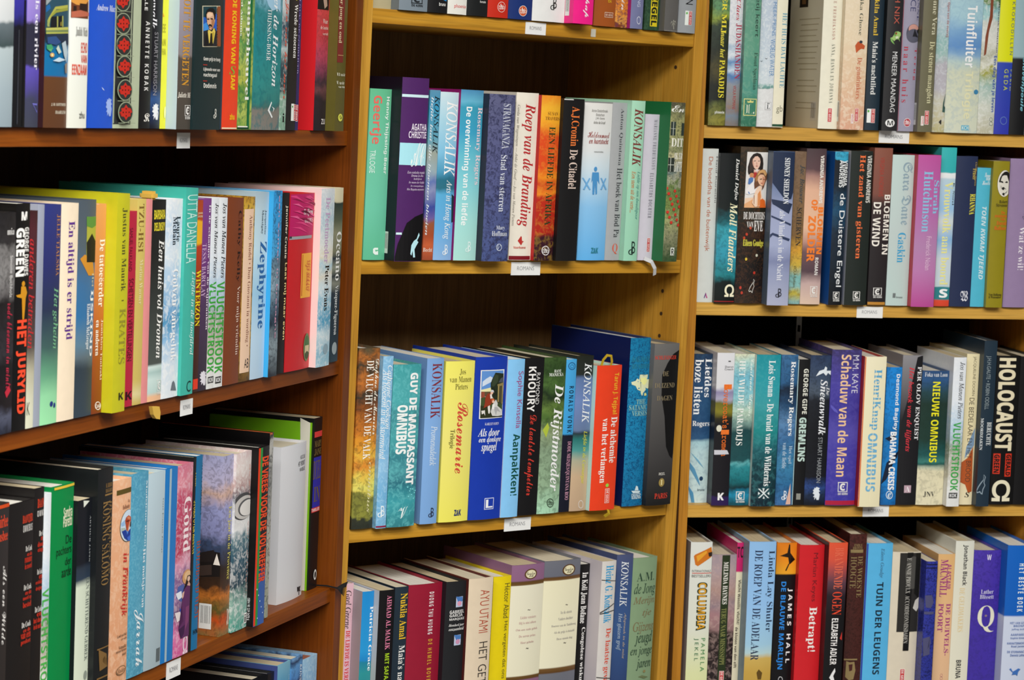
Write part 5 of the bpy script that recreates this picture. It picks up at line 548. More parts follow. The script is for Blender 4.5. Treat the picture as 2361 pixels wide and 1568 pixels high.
    ('CC', .0683, .008, .041, .1988, .131, .06, [[(0, '347c84'), (.161, '3c9aa4'), (.277, '2c6c7c'), (.348, '4c98a0'), (.428, '357c88'), (.562, '48a0a4'), (.686, '3a8088'), (.774, '4aa4a8'), (.898, '48a0a4'), (1, '3c989c')], .06, 7, ('64b8bc', .4)], None, [('author_lettering', [('d', 'eef0ee', .58, .258, .882, .948, 'GUY DE MAUPASSANT', 'H')]), ('title_lettering', [('d', 'e8ecea', .176, .45, .54, .752, 'OMNIBUS', 'H')]), ('publisher_mark', [('h', 'dce8e8', .379, .051, .704, .124, 'V', 'c')]), ('printed_mark', [('e', '7cd4dc', .649, .238, .691, .247)]), ('printed_mark', [('e', '7cd4dc', .846, .224, .889, .233)]), ('printed_mark', [('e', '7cd4dc', .729, .214, .771, .223)]), ('printed_mark', [('e', '7cd4dc', .927, .2, .969, .209)]), ('printed_mark', [('e', '7cd4dc', .809, .19, .851, .199)]), ('printed_mark', [('e', '7cd4dc', .692, .18, .734, .189)]), ('printed_mark', [('e', '7cd4dc', .889, .166, .931, .175)]), ('printed_mark', [('e', '7cd4dc', .752, .227, .793, .236)]), ('printed_mark', [('e', '7cd4dc', .949, .213, .991, .222)])], [], [], None, 'teal omnibus with two bold white title lines, third row of the oak bookcase'),
    ('CC', .1114, .006, .0252, .2048, .135, .06, [[(0, '78a2d4'), (.534, '80aade'), (1, '78a0d4')], 0, 6, None], None, [('author_lettering', [('d', '7c2c38', .294, .639, .877, .97, 'KONSALIK', 'r')]), ('title_lettering', [('d', 'd8e4f0', .38, .353, .766, .593, 'Promenadedek', 'i')]), ('publisher_mark', [('h', '28344c', .454, .039, .668, .076, 'd', 's'), ('h', '28344c', .592, .043, .793, .097, 'B', 's')])], [], [], None, 'cornflower blue book with dark red author capitals, third row of the oak bookcase'),
    ('CC', .1501, .005, .0445, .2002, .132, .06, [[(0, 'e8e060'), (.537, 'e8de78'), (1, 'ece468')], 0, 6, None], None, [('author_lettering', [('h', '6a6428', .446, .914, .655, .953, 'Jos', 'r')]), ('author_lettering', [('h', '6a6428', .133, .87, .877, .906, 'van Manen', 'r')]), ('author_lettering', [('h', '6a6428', .318, .825, .75, .861, 'Pieters', 'r')]), ('title_lettering', [('d', 'd04838', .43, .303, .808, .745, 'Rosemarie', 'c')]), ('title_lettering', [('d', '6a6428', .19, .46, .376, .578, 'Trilogie', 'r')]), ('publisher_mark', [('h', '24346c', .483, .037, .728, .075, 'Z&K', 'H')])], [], [], None, 'yellow book with red script title, third row of the oak bookcase'),
    ('CC', .1975, .006, .0497, .2044, .135, .06, [[(1, '1637a4')], 0, 6, None], None, [('spine_picture', [('p', 'e4e4e0', [(.147, .921), (.892, .922), (.891, .625), (.162, .622)]), ('p', '5c8ccc', [(.176, .916), (.858, .916), (.863, .784), (.182, .79)]), ('p', 'c8d4e4', [(.211, .851), (.315, .869), (.429, .883), (.516, .872), (.478, .849), (.305, .831), (.209, .82)]), ('p', 'e0dca8', [(.183, .801), (.331, .808), (.467, .814), (.484, .787), (.182, .788)]), ('p', '5c4c34', [(.182, .79), (.494, .789), (.511, .76), (.182, .759)]), ('p', '8c4430', [(.186, .788), (.276, .789), (.295, .754), (.188, .751)]), ('p', '3c4c28', [(.184, .751), (.324, .758), (.867, .73), (.884, .63), (.19, .628)]), ('p', '2c3018', [(.18, .705), (.439, .695), (.87, .644), (.87, .631), (.192, .628)]), ('p', '222c1c', [(.45, .841), (.493, .868), (.582, .904), (.702, .901), (.863, .896), (.889, .722), (.692, .716), (.522, .756), (.457, .814)]), ('p', '34402c', [(.496, .857), (.585, .894), (.686, .886), (.677, .847), (.546, .818), (.484, .826)]), ('p', '1c2418', [(.457, .814), (.567, .814), (.678, .766), (.541, .76)]), ('p', '4c5058', [(.698, .843), (.761, .866), (.868, .877), (.873, .842)]), ('p', '8c7c4c', [(.661, .832), (.877, .842), (.875, .823), (.672, .82)]), ('p', 'a8945c', [(.684, .82), (.724, .821), (.729, .723), (.694, .723)]), ('p', '948450', [(.827, .823), (.87, .823), (.874, .706), (.832, .711)]), ('p', '4c4630', [(.724, .82), (.827, .823), (.836, .711), (.733, .723)]), ('p', '8c341c', [(.304, .758), (.368, .778), (.447, .78), (.501, .76), (.451, .726), (.485, .71), (.417, .703), (.263, .689), (.294, .719)]), ('p', 'e4dcd4', [(.435, .772), (.487, .776), (.504, .748), (.456, .745)]), ('e', 'e0b49c', .446, .772, .531, .794), ('p', 'c8c8cc', [(.445, .787), (.467, .801), (.535, .798), (.559, .783), (.524, .787)]), ('p', 'dcd8d0', [(.379, .699), (.446, .706), (.465, .671), (.45, .654), (.41, .656)]), ('p', 'c86438', [(.483, .741), (.524, .748), (.586, .74), (.571, .721), (.503, .717)]), ('e', 'e4b8a0', .51, .719, .579, .736), ('p', 'ccccc8', [(.524, .709), (.626, .74), (.692, .716), (.686, .7), (.842, .676), (.875, .64), (.713, .636), (.533, .64), (.477, .664)]), ('p', 'a8a8a8', [(.558, .694), (.678, .693), (.806, .66), (.684, .669), (.651, .642), (.604, .67)]), ('p', 'e4e4e0', [(.514, .71), (.593, .713), (.582, .678), (.512, .683)]), ('p', 'd8d4cc', [(.192, .674), (.266, .675), (.296, .677), (.314, .642), (.271, .658), (.214, .651)])]), ('author_lettering', [('h', 'dcdce8', .344, .582, .79, .598, 'KARLEEN KOEN', 'r')]), ('title_lettering', [('h', 'eceef4', .153, .514, .831, .563, 'Als door', 'I')]), ('title_lettering', [('h', 'eceef4', .187, .478, .888, .512, 'een donkere', 'I')]), ('title_lettering', [('h', 'eceef4', .268, .409, .756, .477, 'spiegel', 'I')]), ('printed_bar', [('r', 'd8dcec', .444, .061, .746, .132)]), ('printed_bar', [('r', '1637a4', .463, .065, .728, .128)]), ('publisher_mark', [('h', 'eceef4', .49, .071, .709, .122, 'L', 'S')])], [], [], None, 'royal blue book with framed painting of couple, third row of the oak bookcase'),
    ('CC', .236, .007, .0267, .2004, .132, .06, [[(1, '84c2f0')], 0, 6, None], 'dfe6ea', [('author_lettering', [('d', 'a0407c', .506, .564, .938, .925, 'Sophie Kinsella', 's')]), ('title_lettering', [('d', '0c4c40', .34, .137, .938, .529, 'Aanpakken!', 'S')])], [], [], None, 'light blue book with pink and dark green lettering, third row of the oak bookcase'),
    ('CC', .2675, .004, .0308, .2011, .133, .06, [[(1, '131214')], 0, 6, None], None, [('author_lettering', [('d', 'dcdad8', .583, .705, .794, .906, 'RAYMOND', 's')]), ('author_lettering', [('d', 'e8e6e4', .182, .66, .558, .945, 'KHOURY', 'S')]), ('title_lettering', [('d', 'd03c30', .209, .126, .709, .638, 'De laatste tempelier', 'c')])], [], [], None, 'black book with white name and red script, third row of the oak bookcase'),
    ('CC', .3011, .004, .0357, .201, .133, .06, [[(0, 'a8d4b4'), (.19, '90ac8c'), (.431, '82987c'), (.527, '8c9c74'), (.603, '4a6830'), (.68, '64803c'), (.756, '20301c'), (.832, '4c6c34'), (.909, '2c4420'), (1, '3a5428')], .1, 6, ('16240e', .25)], None, [('author_lettering', [('h', 'e8ece4', .421, .904, .737, .923, 'RANI', 'R')]), ('author_lettering', [('h', 'e8ece4', .212, .88, .87, .901, 'MANICKA', 'R')]), ('title_lettering', [('d', 'f0f2ee', .374, .142, .923, .83, 'De Rijstmoeder', 'I')]), ('printed_mark', [('p', 'a8b83c', [(.061, .538), (.248, .584), (.327, .555), (.216, .489)])]), ('publisher_mark', [('q', '3c4c3c', [(.721, .066), (.716, .057), (.696, .049), (.662, .043), (.617, .039), (.567, .038), (.515, .04), (.467, .045), (.428, .052), (.402, .061), (.39, .07), (.395, .079), (.415, .087), (.449, .093), (.493, .097), (.544, .097), (.596, .095), (.643, .091), (.683, .084), (.709, .075), (.721, .066)], [(.691, .066), (.687, .059), (.671, .052), (.643, .047), (.606, .044), (.565, .044), (.522, .045), (.483, .049), (.451, .055), (.429, .062), (.42, .069), (.423, .077), (.44, .083), (.468, .088), (.504, .091), (.546, .092), (.588, .09), (.627, .087), (.66, .081), (.681, .074), (.691, .066)]), ('h', '3c4c3c', .436, .056, .489, .081, 't', 's'), ('h', '3c4c3c', .502, .054, .594, .086, 'h', 'H'), ('h', '3c4c3c', .608, .054, .674, .08, 'b', 's')])], [], [], None, 'green jungle book with white italic title, third row of the oak bookcase'),
    ('CC', .3277, .004, .017, .1976, .13, .06, [[(0, '141624'), (.5, '18192a'), (.515, '3c9cd8'), (1, '48a4dc')], 0, 6, None], None, [('author_lettering', [('d', '163048', .363, .521, .815, .826, 'RONALD VONK', 'S+')]), ('title_lettering', [('d', 'd098b0', .399, .079, .848, .464, 'DODE MEISJES/QUINTANA ROO', 'r')]), ('publisher_mark', [('q', '1c5484', [(.853, .956), (.842, .948), (.798, .941), (.726, .936), (.631, .933), (.525, .932), (.416, .933), (.316, .937), (.235, .943), (.18, .95), (.156, .958), (.167, .965), (.211, .972), (.284, .977), (.378, .981), (.484, .982), (.593, .98), (.693, .976), (.774, .971), (.83, .964), (.853, .956)], [(.79, .956), (.781, .95), (.745, .944), (.686, .94), (.608, .937), (.521, .936), (.432, .938), (.35, .941), (.283, .945), (.238, .951), (.219, .957), (.228, .964), (.264, .969), (.323, .974), (.4, .976), (.488, .977), (.577, .976), (.659, .973), (.726, .968), (.771, .962), (.79, .956)])]), ('publisher_mark', [('q', '1c5484', [(.68, .955), (.674, .951), (.652, .948), (.616, .946), (.568, .944), (.515, .944), (.461, .944), (.411, .946), (.37, .949), (.343, .952), (.331, .956), (.337, .959), (.359, .962), (.396, .965), (.443, .966), (.496, .967), (.55, .966), (.6, .964), (.641, .962), (.668, .958), (.68, .955)], [(.648, .955), (.644, .952), (.626, .949), (.596, .947), (.557, .946), (.513, .946), (.469, .946), (.428, .948), (.395, .95), (.372, .953), (.363, .956), (.367, .959), (.385, .961), (.415, .963), (.454, .964), (.498, .965), (.542, .964), (.583, .963), (.617, .961), (.639, .958), (.648, .955)])]), ('printed_mark', [('p', '18192a', [(-.009, .499), (.053, .512), (.137, .498)])]), ('printed_mark', [('p', '18192a', [(.137, .498), (.198, .511), (.282, .497)])]), ('printed_mark', [('p', '18192a', [(.282, .497), (.343, .511), (.427, .497)])]), ('printed_mark', [('p', '18192a', [(.427, .497), (.489, .51), (.573, .496)])]), ('printed_mark', [('p', '18192a', [(.573, .496), (.634, .51), (.718, .496)])]), ('printed_mark', [('p', '18192a', [(.718, .496), (.78, .509), (.864, .495)])])], [], [], None, 'half blue half black narrow book, third row of the oak bookcase'),
    ('CC', .3504, .004, .0277, .2017, .133, .06, [[(0, 'b89c80'), (.224, 'c4a888'), (.33, 'a8a890'), (.388, '4c9490'), (.466, '28706c'), (.502, '28343c'), (.524, '64789c'), (.707, '6c84b8'), (.851, '5c74a0'), (.879, '262c28'), (1, '20241c')], .02, 6, None], None, [('author_lettering', [('d', 'eceef0', .427, .567, .877, .954, 'KONSALIK', 'i')]), ('title_lettering', [('d', 'dcd838', .537, .176, .815, .516, 'Liefde in de Camargue', 'i')]), ('publisher_mark', [('q', 'dcd4cc', [(.807, .04), (.803, .031), (.785, .024), (.753, .018), (.71, .015), (.662, .014), (.613, .016), (.566, .02), (.528, .026), (.502, .034), (.49, .042), (.493, .051), (.512, .058), (.544, .064), (.586, .067), (.634, .068), (.684, .067), (.73, .062), (.768, .056), (.795, .048), (.807, .04)], [(.778, .04), (.775, .033), (.76, .027), (.734, .022), (.699, .019), (.66, .019), (.619, .02), (.581, .024), (.55, .029), (.528, .035), (.518, .042), (.521, .049), (.536, .055), (.563, .06), (.597, .063), (.637, .063), (.677, .062), (.715, .058), (.747, .053), (.768, .047), (.778, .04)])])], [], [], None, 'beach picture book with white and yellow italic lettering, third row of the oak bookcase'),
    ('CC', .3856, .0112, .042, .1892, .125, .06, [[(1, 'e5401f')], 0, 6, None], 'bcdcd4', [('author_lettering', [('d', 'ecb02c', .624, .662, .881, .948, 'Tarun J. Tejpal', 'S')]), ('title_lettering', [('d', 'f2ece4', .637, .326, .91, .644, 'De alchemie', 'R')]), ('title_lettering', [('d', 'f2ece4', .237, .19, .538, .637, 'van het verlangen', 'R')]), ('printed_mark', [('e', '98d048', .55, .159, .683, .184)]), ('publisher_mark', [('r', 'f0e4dc', .544, .048, .726, .148), ('r', 'e5401f', .558, .051, .711, .145), ('d', 'f0e4dc', .591, .056, .678, .14, 'DE GEUS', 'S')])], [], ['ribbon', 'b89a20', [(.0074, .0006), (.0057, -.0038), (.0017, -.0081)], .0044], None, 'orange red book with yellow ribbon loop, third row of the oak bookcase'),
    ('CC', .4447, .002, .0348, .2227, .165, .06, [[(0, '146c9c'), (.266, '187cac'), (.622, '1c84b4'), (1, '1478a4')], .1, 14, ('0c4c78', .6)], '101c50', [('author_lettering', [('h', '2a7488', .101, .858, .97, .891, 'SALMAN', 'R')]), ('author_lettering', [('h', '2a7488', .106, .819, .97, .847, 'RUSHDIE', 'R')]), ('spine_picture', [('p', 'dce0b8', [(.109, .74), (.298, .747), (.374, .761), (.461, .753), (.489, .782), (.585, .783), (.618, .772), (.815, .768), (.822, .781), (.919, .782), (.914, .764), (.877, .754), (1.046, .752), (.967, .74), (.888, .731), (.923, .717), (1.063, .715), (1.043, .7), (.932, .697), (.818, .705), (.838, .691), (.694, .672), (.687, .659), (.631, .659), (.583, .673), (.659, .687), (.549, .686), (.406, .695), (.313, .717), (.143, .725)]), ('p', 'ecec9c', [(.54, .762), (.789, .764), (.908, .747), (.834, .728), (.728, .718), (.551, .739)]), ('p', 'dcd888', [(.764, .672), (.861, .673), (.91, .658), (.772, .655)]), ('e', '1c80b0', .435, .699, .513, .706), ('e', '1c80b0', .389, .74, .427, .746), ('e', '1c80b0', .52, .733, .575, .738)]), ('title_lettering', [('h', '8cb8b0', .385, .609, .862, .636, 'THE', 'R')]), ('title_lettering', [('h', '8cb8b0', .074, .573, .97, .604, 'SATANIC', 'R')]), ('title_lettering', [('h', '8cb8b0', .21, .538, .97, .569, 'VERSES', 'R')]), ('publisher_mark', [('p', 'cfe0e4', [(.386, .092), (.467, .078), (.797, .075), (.866, .087)]), ('p', 'cfe0e4', [(.55, .093), (.611, .121), (.703, .115), (.759, .091)]), ('r', 'cfe0e4', .395, .07, .875, .073)]), ('publisher_mark', [('h', 'cfe0e4', .403, .041, .898, .067, 'VIKING', 'S')])], [], [], None, 'tall blue marbled hardback with silver lettering, third row of the oak bookcase'),
    ('CC', .484, .01, .0432, .2153, .17, .06, [[(0, '1a1a1a'), (.364, '444242'), (.735, '5c5a58'), (1, '6c6a68')], .02, 6, None], None, [('printed_shape', [('p', '0c0b0c', [(1.018, .961), (.722, .935), (.5, .88), (.315, .808), (.335, .679), (.506, .548), (.665, .454), (.639, .362), (.814, .304), (.945, .284), (1.015, .339)])]), ('author_lettering', [('h', 'c83c2c', .025, .903, .865, .927, 'SCHLESINGER', 'R')]), ('title_lettering', [('h', '8a7c60', .342, .801, .574, .83, 'DE', 'r')]), ('title_lettering', [('h', '8a7c60', .067, .728, .859, .758, 'DUIZEND', 'r')]), ('title_lettering', [('h', '8a7c60', .169, .65, .791, .68, 'DAGEN', 'r')]), ('title_lettering', [('h', 'd8d4cc', .398, .187, .655, .203, 'DEEL', 'R')]), ('printed_mark', [('e', '9a8448', .419, .115, .651, .168)]), ('publisher_mark', [('h', 'ecdca0', .492, .127, .572, .157, 'I', 'R')]), ('title_lettering', [('h', 'd04030', .28, .041, .807, .075, 'PARIS', 'R')])], [], [], None, 'charcoal book with black silhouette and red words, third row of the oak bookcase'),
    ('CD', .0062, -.003, .011, .2198, .145, .06, [[(1, 'd8b0bc')], 0, 6, None], None, [('author_lettering', [('d', '2c2428', .025, .748, .759, .961, 'Gael Greene', 'i')]), ('title_lettering', [('d', 'd03438', .158, .286, .785, .736, 'DE LIEFDE IS VERRUKKELIJK', 'R')])], [], [], None, 'pink book with black and red lettering, bottom row of the oak bookcase'),
    ('CD', .0205, .0162, .017, .2126, .14, .06, [[(.278, '1c6c80'), (.529, '2a8c90'), (.592, '1c7c98'), (.601, '1c80c0'), (.655, '2490cc'), (1, '1c84c8')], .02, 8, None], 'b0a4ac', [('author_lettering', [('d', 'e8f0f4', .676, .538, .97, .913, 'Patricia Grace', 'R')])], [], [], None, 'bright blue book with grey printed side, bottom row of the oak bookcase'),
    ('CD', .0406, .0266, .0225, .2145, .142, .06, [[(1, '121013')], 0, 6, None], 'd0d0d0', [('author_lettering', [('d', 'd87c9c', .489, .658, .803, .969, 'AHMAD AL MALIK', 'R')]), ('title_lettering', [('d', 'a8cc28', .506, .306, .802, .636, 'MET SAFAA NAAR ZEE', 'S')])], [], [], None, 'black book with pink and lime lettering, bottom row of the oak bookcase'),
    ('CD', .0792, .003, .0198, .2105, .139, .06, [[(1, '22303c')], 0, 6, None], None, [('author_lettering', [('d', 'e4b82c', .4, .688, .939, .961, 'Nukila Amal', 'R')]), ('title_lettering', [('d', 'e6e4e0', .425, .294, .917, .652, "Maia's nachtlied", 'R')])], [], [], None, 'dark slate book with yellow and white lettering, bottom row of the oak bookcase'),
    ('CD', .1149, .003, .051, .2111, .139, .06, [[(1, '901830')], 0, 6, None], None, [('author_lettering', [('d', 'ece4e4', .584, .699, .73, .951, 'DUONG THU HUONG', 'S+')]), ('title_lettering', [('d', 'd0a034', .612, .237, .742, .669, 'DE HEMEL BOVEN VIETNAM', 'S+')])], [], [], None, 'thick wine red book with narrow white capitals, bottom row of the oak bookcase'),
    ('CD', .1561, .011, .0308, .2121, .14, .06, [[(1, '202124')], 0, 6, None], '1c1e24', [('spine_picture', [('r', 'b8c0d8', .481, .847, .829, .909), ('p', '4a78b8', [(.468, .911), (.815, .906), (.826, .881), (.604, .871)]), ('e', 'd898b0', .55, .854, .767, .883)]), ('author_lettering', [('h', 'dcdad8', .204, .81, .93, .83, 'GABRIEL', 'S')]), ('author_lettering', [('h', 'dcdad8', .202, .79, .863, .808, 'GARCIA', 'S')]), ('author_lettering', [('h', 'dcdad8', .2, .767, .96, .784, 'MARQUEZ', 'S')]), ('title_lettering', [('h', 'dcdad8', .183, .73, .964, .749, 'Honderd jaar', 'I')]), ('title_lettering', [('h', 'dcdad8', .193, .707, .963, .727, 'eenzaamheid', 'I')]), ('spine_picture', [('r', 'b8c0d8', .469, .619, .817, .681), ('p', '4a78b8', [(.456, .683), (.804, .678), (.813, .656), (.59, .646)]), ('e', 'c890b0', .549, .626, .766, .655)])], [], [], None, 'black book with two small square pictures, bottom row of the oak bookcase'),
    ('CD', .1908, .0159, .038, .2145, .142, .06, [[(1, 'dccab0')], 0, 6, None], '5a2420', [('author_lettering', [('d', 'b04830', .456, .675, .849, .93, 'AYU UTAMI', 'N')]), ('title_lettering', [('d', '2c2824', .505, .206, .872, .62, 'HET GETAL FU', 'N')])], [], [], None, 'cream book with thin angular rust lettering, bottom row of the oak bookcase'),
    ('CD', .2346, .003, .0281, .2104, .139, .06, [[(1, 'e4cc10')], 0, 6, None], None, [('author_lettering', [('d', '5a5420', .608, .743, .925, .956, 'Héctor Abad', 's')]), ('title_lettering', [('d', '5a5420', .633, .256, .905, .723, 'Het vergeten dat ons wacht', 's')])], [], [], None, 'bright yellow book with dark olive lettering, bottom row of the oak bookcase'),
    ('CD', .2754, .003, .0529, .2226, .147, .06, [[(.111, '8a6080'), (.327, '8c6484'), (.33, '5c4020'), (.348, '6a4c24'), (.353, 'e4dfc4'), (.88, 'e4dfc8'), (.883, '6a4c24'), (.902, '5c4020'), (.909, '8a6080'), (1, '8c6484')], 0, 20, ('5c3c50', 0)], None, [('publisher_mark', [('e', '5a3c1c', .354, .915, .739, .976), ('e', 'e0d8b4', .393, .921, .701, .969), ('h', '3c3020', .414, .94, .676, .959, 'Gouden', 'c'), ('h', '3c3020', .492, .927, .627, .94, 'EB', 'c')]), ('publisher_mark', [('h', '5a544c', .499, .732, .586, .739, '~', 'R')]), ('title_lettering', [('h', 'c09a98', .292, .686, .777, .702, 'Lichte vensters', 'r')]), ('title_lettering', [('h', 'c09a98', .262, .652, .787, .669, 'Hij is niet alleen', 'r')]), ('title_lettering', [('h', 'c09a98', .187, .614, .845, .63, 'Om een oude geluk', 'r')]), ('title_lettering', [('h', 'c09a98', .276, .575, .789, .592, 'De eerste prins', 'r')]), ('title_lettering', [('h', 'c09a98', .333, .538, .739, .554, 'Haar geheim', 'r')]), ('publisher_mark', [('h', '5a544c', .509, .507, .589, .515, '~', 'R')])], [], [], None, 'thick ivory omnibus with pink marbled band, bottom row of the oak bookcase'),
    ('CD', .332, .003, .0599, .2237, .148, .06, [[(.079, '666874'), (.337, '6c6e78'), (.343, '5a3c1c'), (.368, '70502a'), (.375, 'e4dfc4'), (.884, 'e6e0c0'), (.887, '70502a'), (.904, '5a3c1c'), (.909, '666874'), (1, '6c6e78')], 0, 20, None], None, [('publisher_mark', [('e', '5a3c1c', .453, .91, .825, .975), ('e', 'e0d8b4', .49, .916, .788, .969), ('h', '3c3020', .511, .937, .764, .957, 'Gouden', 'c'), ('h', '3c3020', .586, .923, .716, .937, 'EB', 'c')]), ('publisher_mark', [('h', '5a544c', .59, .733, .656, .741, '~', 'R')]), ('title_lettering', [('h', 'a09c98', .463, .686, .788, .703, 'In de storm', 'r')]), ('title_lettering', [('h', 'a09c98', .407, .649, .834, .665, 'Vaders dochter', 'r')]), ('title_lettering', [('h', 'a09c98', .238, .609, .942, .625, 'Boeren van de Taddleweg', 'r')]), ('title_lettering', [('h', 'a09c98', .313, .57, .903, .587, 'Als de prijs is betaald', 'r')]), ('title_lettering', [('h', 'a09c98', .389, .531, .847, .547, 'Deze mooie dag', 'r')]), ('publisher_mark', [('h', '5a544c', .588, .509, .66, .517, '~', 'R')])], [], [], None, 'thick ivory omnibus with grey marbled band, bottom row of the oak bookcase'),
    ('CD', .3702, .003, .0159, .2152, .142, .06, [[(1, '0d0c0d')], 0, 6, None], None, [('author_lettering', [('d', 'e8e6e4', .143, .636, .808, .95, 'In Koli Jean Bofane', 'R')]), ('title_lettering', [('d', 'e8e6e4', .337, .207, .823, .611, 'Congolese wiskunde', 'R')])], [], [], None, 'narrow black book with bold white lettering, bottom row of the oak bookcase'),
    ('CD', .3904, .0271, .0239, .2221, .147, .06, [[(1, 'd2cdc8')], 0, 6, None], 'c4bcc2', [('author_lettering', [('d', '2c98cc', .257, .633, .794, .975, 'Heinz G. Konsalik', 'R')]), ('title_lettering', [('d', 'd8503c', .385, .15, .847, .601, 'De laatste gevangene', 'R')]), ('printed_mark', [('p', '3c3a3a', [(-.281, .897), (1.023, .88), (1.026, .876), (-.277, .892)])]), ('printed_mark', [('p', '3c3a3a', [(-.217, .688), (.961, .746), (.98, .741), (-.197, .681)])]), ('printed_mark', [('p', '3c3a3a', [(-.217, .688), (.989, .706), (.992, .701), (-.212, .682)])]), ('printed_mark', [('p', '3c3a3a', [(-.006, .314), (.998, .297), (1.001, .292), (-.002, .309)])])], [], [], None, 'off-white book with blue and red lettering over barbed wire, bottom row of the oak bookcase'),
    ('CD', .4382, .003, .0283, .2227, .147, .06, [[(.021, '2c3c64'), (.285, '344c7c'), (.547, '3c5c90'), (.808, '3c5484'), (1, '4c5478')], .03, 6, None], None, [('author_lettering', [('d', 'e8ecf0', .256, .686, .693, .961, 'KONSALIK', 'i')]), ('title_lettering', [('d', 'c8b498', .545, .369, .73, .648, 'Afspraak in de mist', 'i')]), ('title_lettering', [('d', 'b4c4d4', .186, .422, .466, .649, 'Het glazen graf', 'i')])], [], [], None, 'slate blue book with white italic capitals, bottom row of the oak bookcase'),
    ('CD', .4736, .003, .042, .216, .143, .06, [[(1, '829a78')], 0, 6, None], None, [('author_lettering', [('h', '2c4434', .163, .854, .887, .908, 'A.M.', 'r')]), ('author_lettering', [('h', '2c4434', .086, .757, .965, .841, 'de Jong', 'i')]), ('title_lettering', [('h', '7c6c4c', .078, .699, .958, .755, 'Merijn', 'i')]), ('title_lettering', [('h', '7c6c4c', .459, .625, .841, .675, 'tje', 'i')]), ('title_lettering', [('h', '7c6c4c', .12, .523, .97, .599, 'Gijzens', 'i')]), ('title_lettering', [('h', '2c4434', .214, .447, .95, .537, 'jeugd', 'i')]), ('title_lettering', [('h', '2c4434', .074, .377, .97, .444, 'en jonge', 'i')]), ('title_lettering', [('h', '2c4434', .321, .293, .941, .366, 'jaren', 'i')]), ('printed_mark', [('e', '8a7c50', .612, .275, .725, .292)]), ('printed_mark', [('p', '6a7450', [(.421, .253), (.576, .26), (.854, .244), (.675, .238)])])], [], [], None, 'sage green hardback with calligraphic dark title lines, bottom row of the oak bookcase'),
    ('R1', .0245, .003, .0236, .205, .135, .06, [[(0, '7c7830'), (.029, '8a8438'), (.123, '5c6434'), (.173, '181c16'), (.248, '1c2018'), (.373, '4a4424'), (.497, '20281c'), (.646, '2c3c2c'), (.696, '8a9c3c'), (.77, '5c8c60'), (.993, '6a9060')], .12, 6, ('141812', .3)], None, [('title_lettering', [('d', 'e8d838', .51, .593, .832, 1.032, 'ACHTER MIJ', 'R')]), ('title_lettering', [('d', 'e4d648', .524, .437, .808, .598, 'naar het', 'I')]), ('title_lettering', [('d', 'e8d838', .484, .18, .847, .424, 'PARADIJS', 'R')]), ('publisher_mark', [('h', 'e4e4dc', .365, .072, .934, .095, 'phoenix', 'S')])], [], [], None, 'dark green forest jacket with yellow title, top row of the right bookcase'),
    ('R1', .0457, .003, .0183, .2, .132, .06, [[(.01, '7c7470'), (.071, '788490'), (.104, '8a7468'), (.193, '8c8884'), (.283, '8c9098'), (.328, '4878b0'), (.373, 'c4d4e2'), (.424, '5c88b8'), (.475, 'd8dfe6'), (.526, 'a8bcd0'), (.552, 'd8dade'), (1, 'e0e0e4')], .07, 7, ('5c7ca0', .15)], None, [('author_lettering', [('d', 'b8384c', .488, .697, .795, 1.1, 'Ann van Claes', 'I')]), ('title_lettering', [('d', 'a82c48', .472, .312, .941, .678, 'JUDASHANDEN', 'R')]), ('publisher_mark', [('d', 'a83c3c', .479, .111, .714, .268, 'VIOLA ROMANS', 's')])], [], [], None, 'white alpine jacket with crimson capitals, top row of the right bookcase'),
    ('R1', .0657, .0135, .021, .205, .135, .06, [[(.005, '2c6c54'), (.155, '3c7c64'), (.224, '4c9080'), (.504, '5c9880'), (.999, '588c74')], .05, 6, ('7ca890', .3)], None, [('title_lettering', [('d', '20302c', .581, .578, .924, 1.076, 'Als het getij keert', 's')]), ('author_lettering', [('d', '2c4a3c', .605, .238, .924, .478, 'Ewout Speelman', 'r')]), ('publisher_mark', [('r', 'd8d488', .123, .07, .98, .18), ('r', '3c7c64', .168, .075, .935, .175)]), ('publisher_mark', [('h', 'eae8d0', .231, .082, .883, .145, 'L', 'R')]), ('printed_mark', [('p', 'dcd480', [(.365, .154), (.346, .167), (.458, .161), (.549, .173), (.656, .162), (.756, .169), (.749, .155)])])], [], [], None, 'green book with black sans title and crowned box, top row of the right bookcase'),
    ('R1', .0909, .003, .0218, .2, .132, .06, [[(.008, 'd8d8d8'), (.251, 'dcdcdc'), (.257, '5c8c84'), (.275, '7ca8a4'), (.291, 'ccd6dc'), (.522, 'c0ccd8'), (1, 'b8c4d4')], .015, 10, ('eceef0', .3)], None, [('author_lettering', [('d', '4c84b8', .735, .607, .97, 1.022, 'VAN DER MEER-PRINS', 'N')]), ('title_lettering', [('d', '4c84b8', .667, .339, .97, .584, 'WOELIG WATER', 'N')]), ('printed_mark', [('p', '243438', [(.333, .46), (.441, .454), (.545, .459), (.425, .449)])]), ('printed_mark', [('p', '243438', [(.057, .439), (.152, .435), (.241, .443), (.16, .431)])]), ('printed_bar', [('r', 'b8b8b8', .486, .114, .896, .166)]), ('printed_bar', [('r', 'e4e4e4', .517, .117, .865, .163)]), ('publisher_mark', [('h', '20242c', .6, .121, .811, .149, 'L', 'R')]), ('publisher_mark', [('h', '20242c', .603, .152, .789, .161, 'w', 'S')])], [], [], None, 'pale lake jacket with thin blue lettering and birds, top row of the right bookcase'),
    ('R1', .1095, .003, .0148, .205, .135, .06, [[(1, 'e8e2ca')], 0, 6, None], None, [('title_lettering', [('d', '5c9cb4', .517, .257, .97, .742, 'HET HUIS DAT LACHTE', 'r')]), ('publisher_mark', [('h', '84806c', .317, .089, .922, .143, 'gb', 's')]), ('printed_bar', [('r', '1c4c34', -.017, .005, .991, .02)])], [], [], None, 'cream book with blue capitals beside the gap, top row of the right bookcase'),
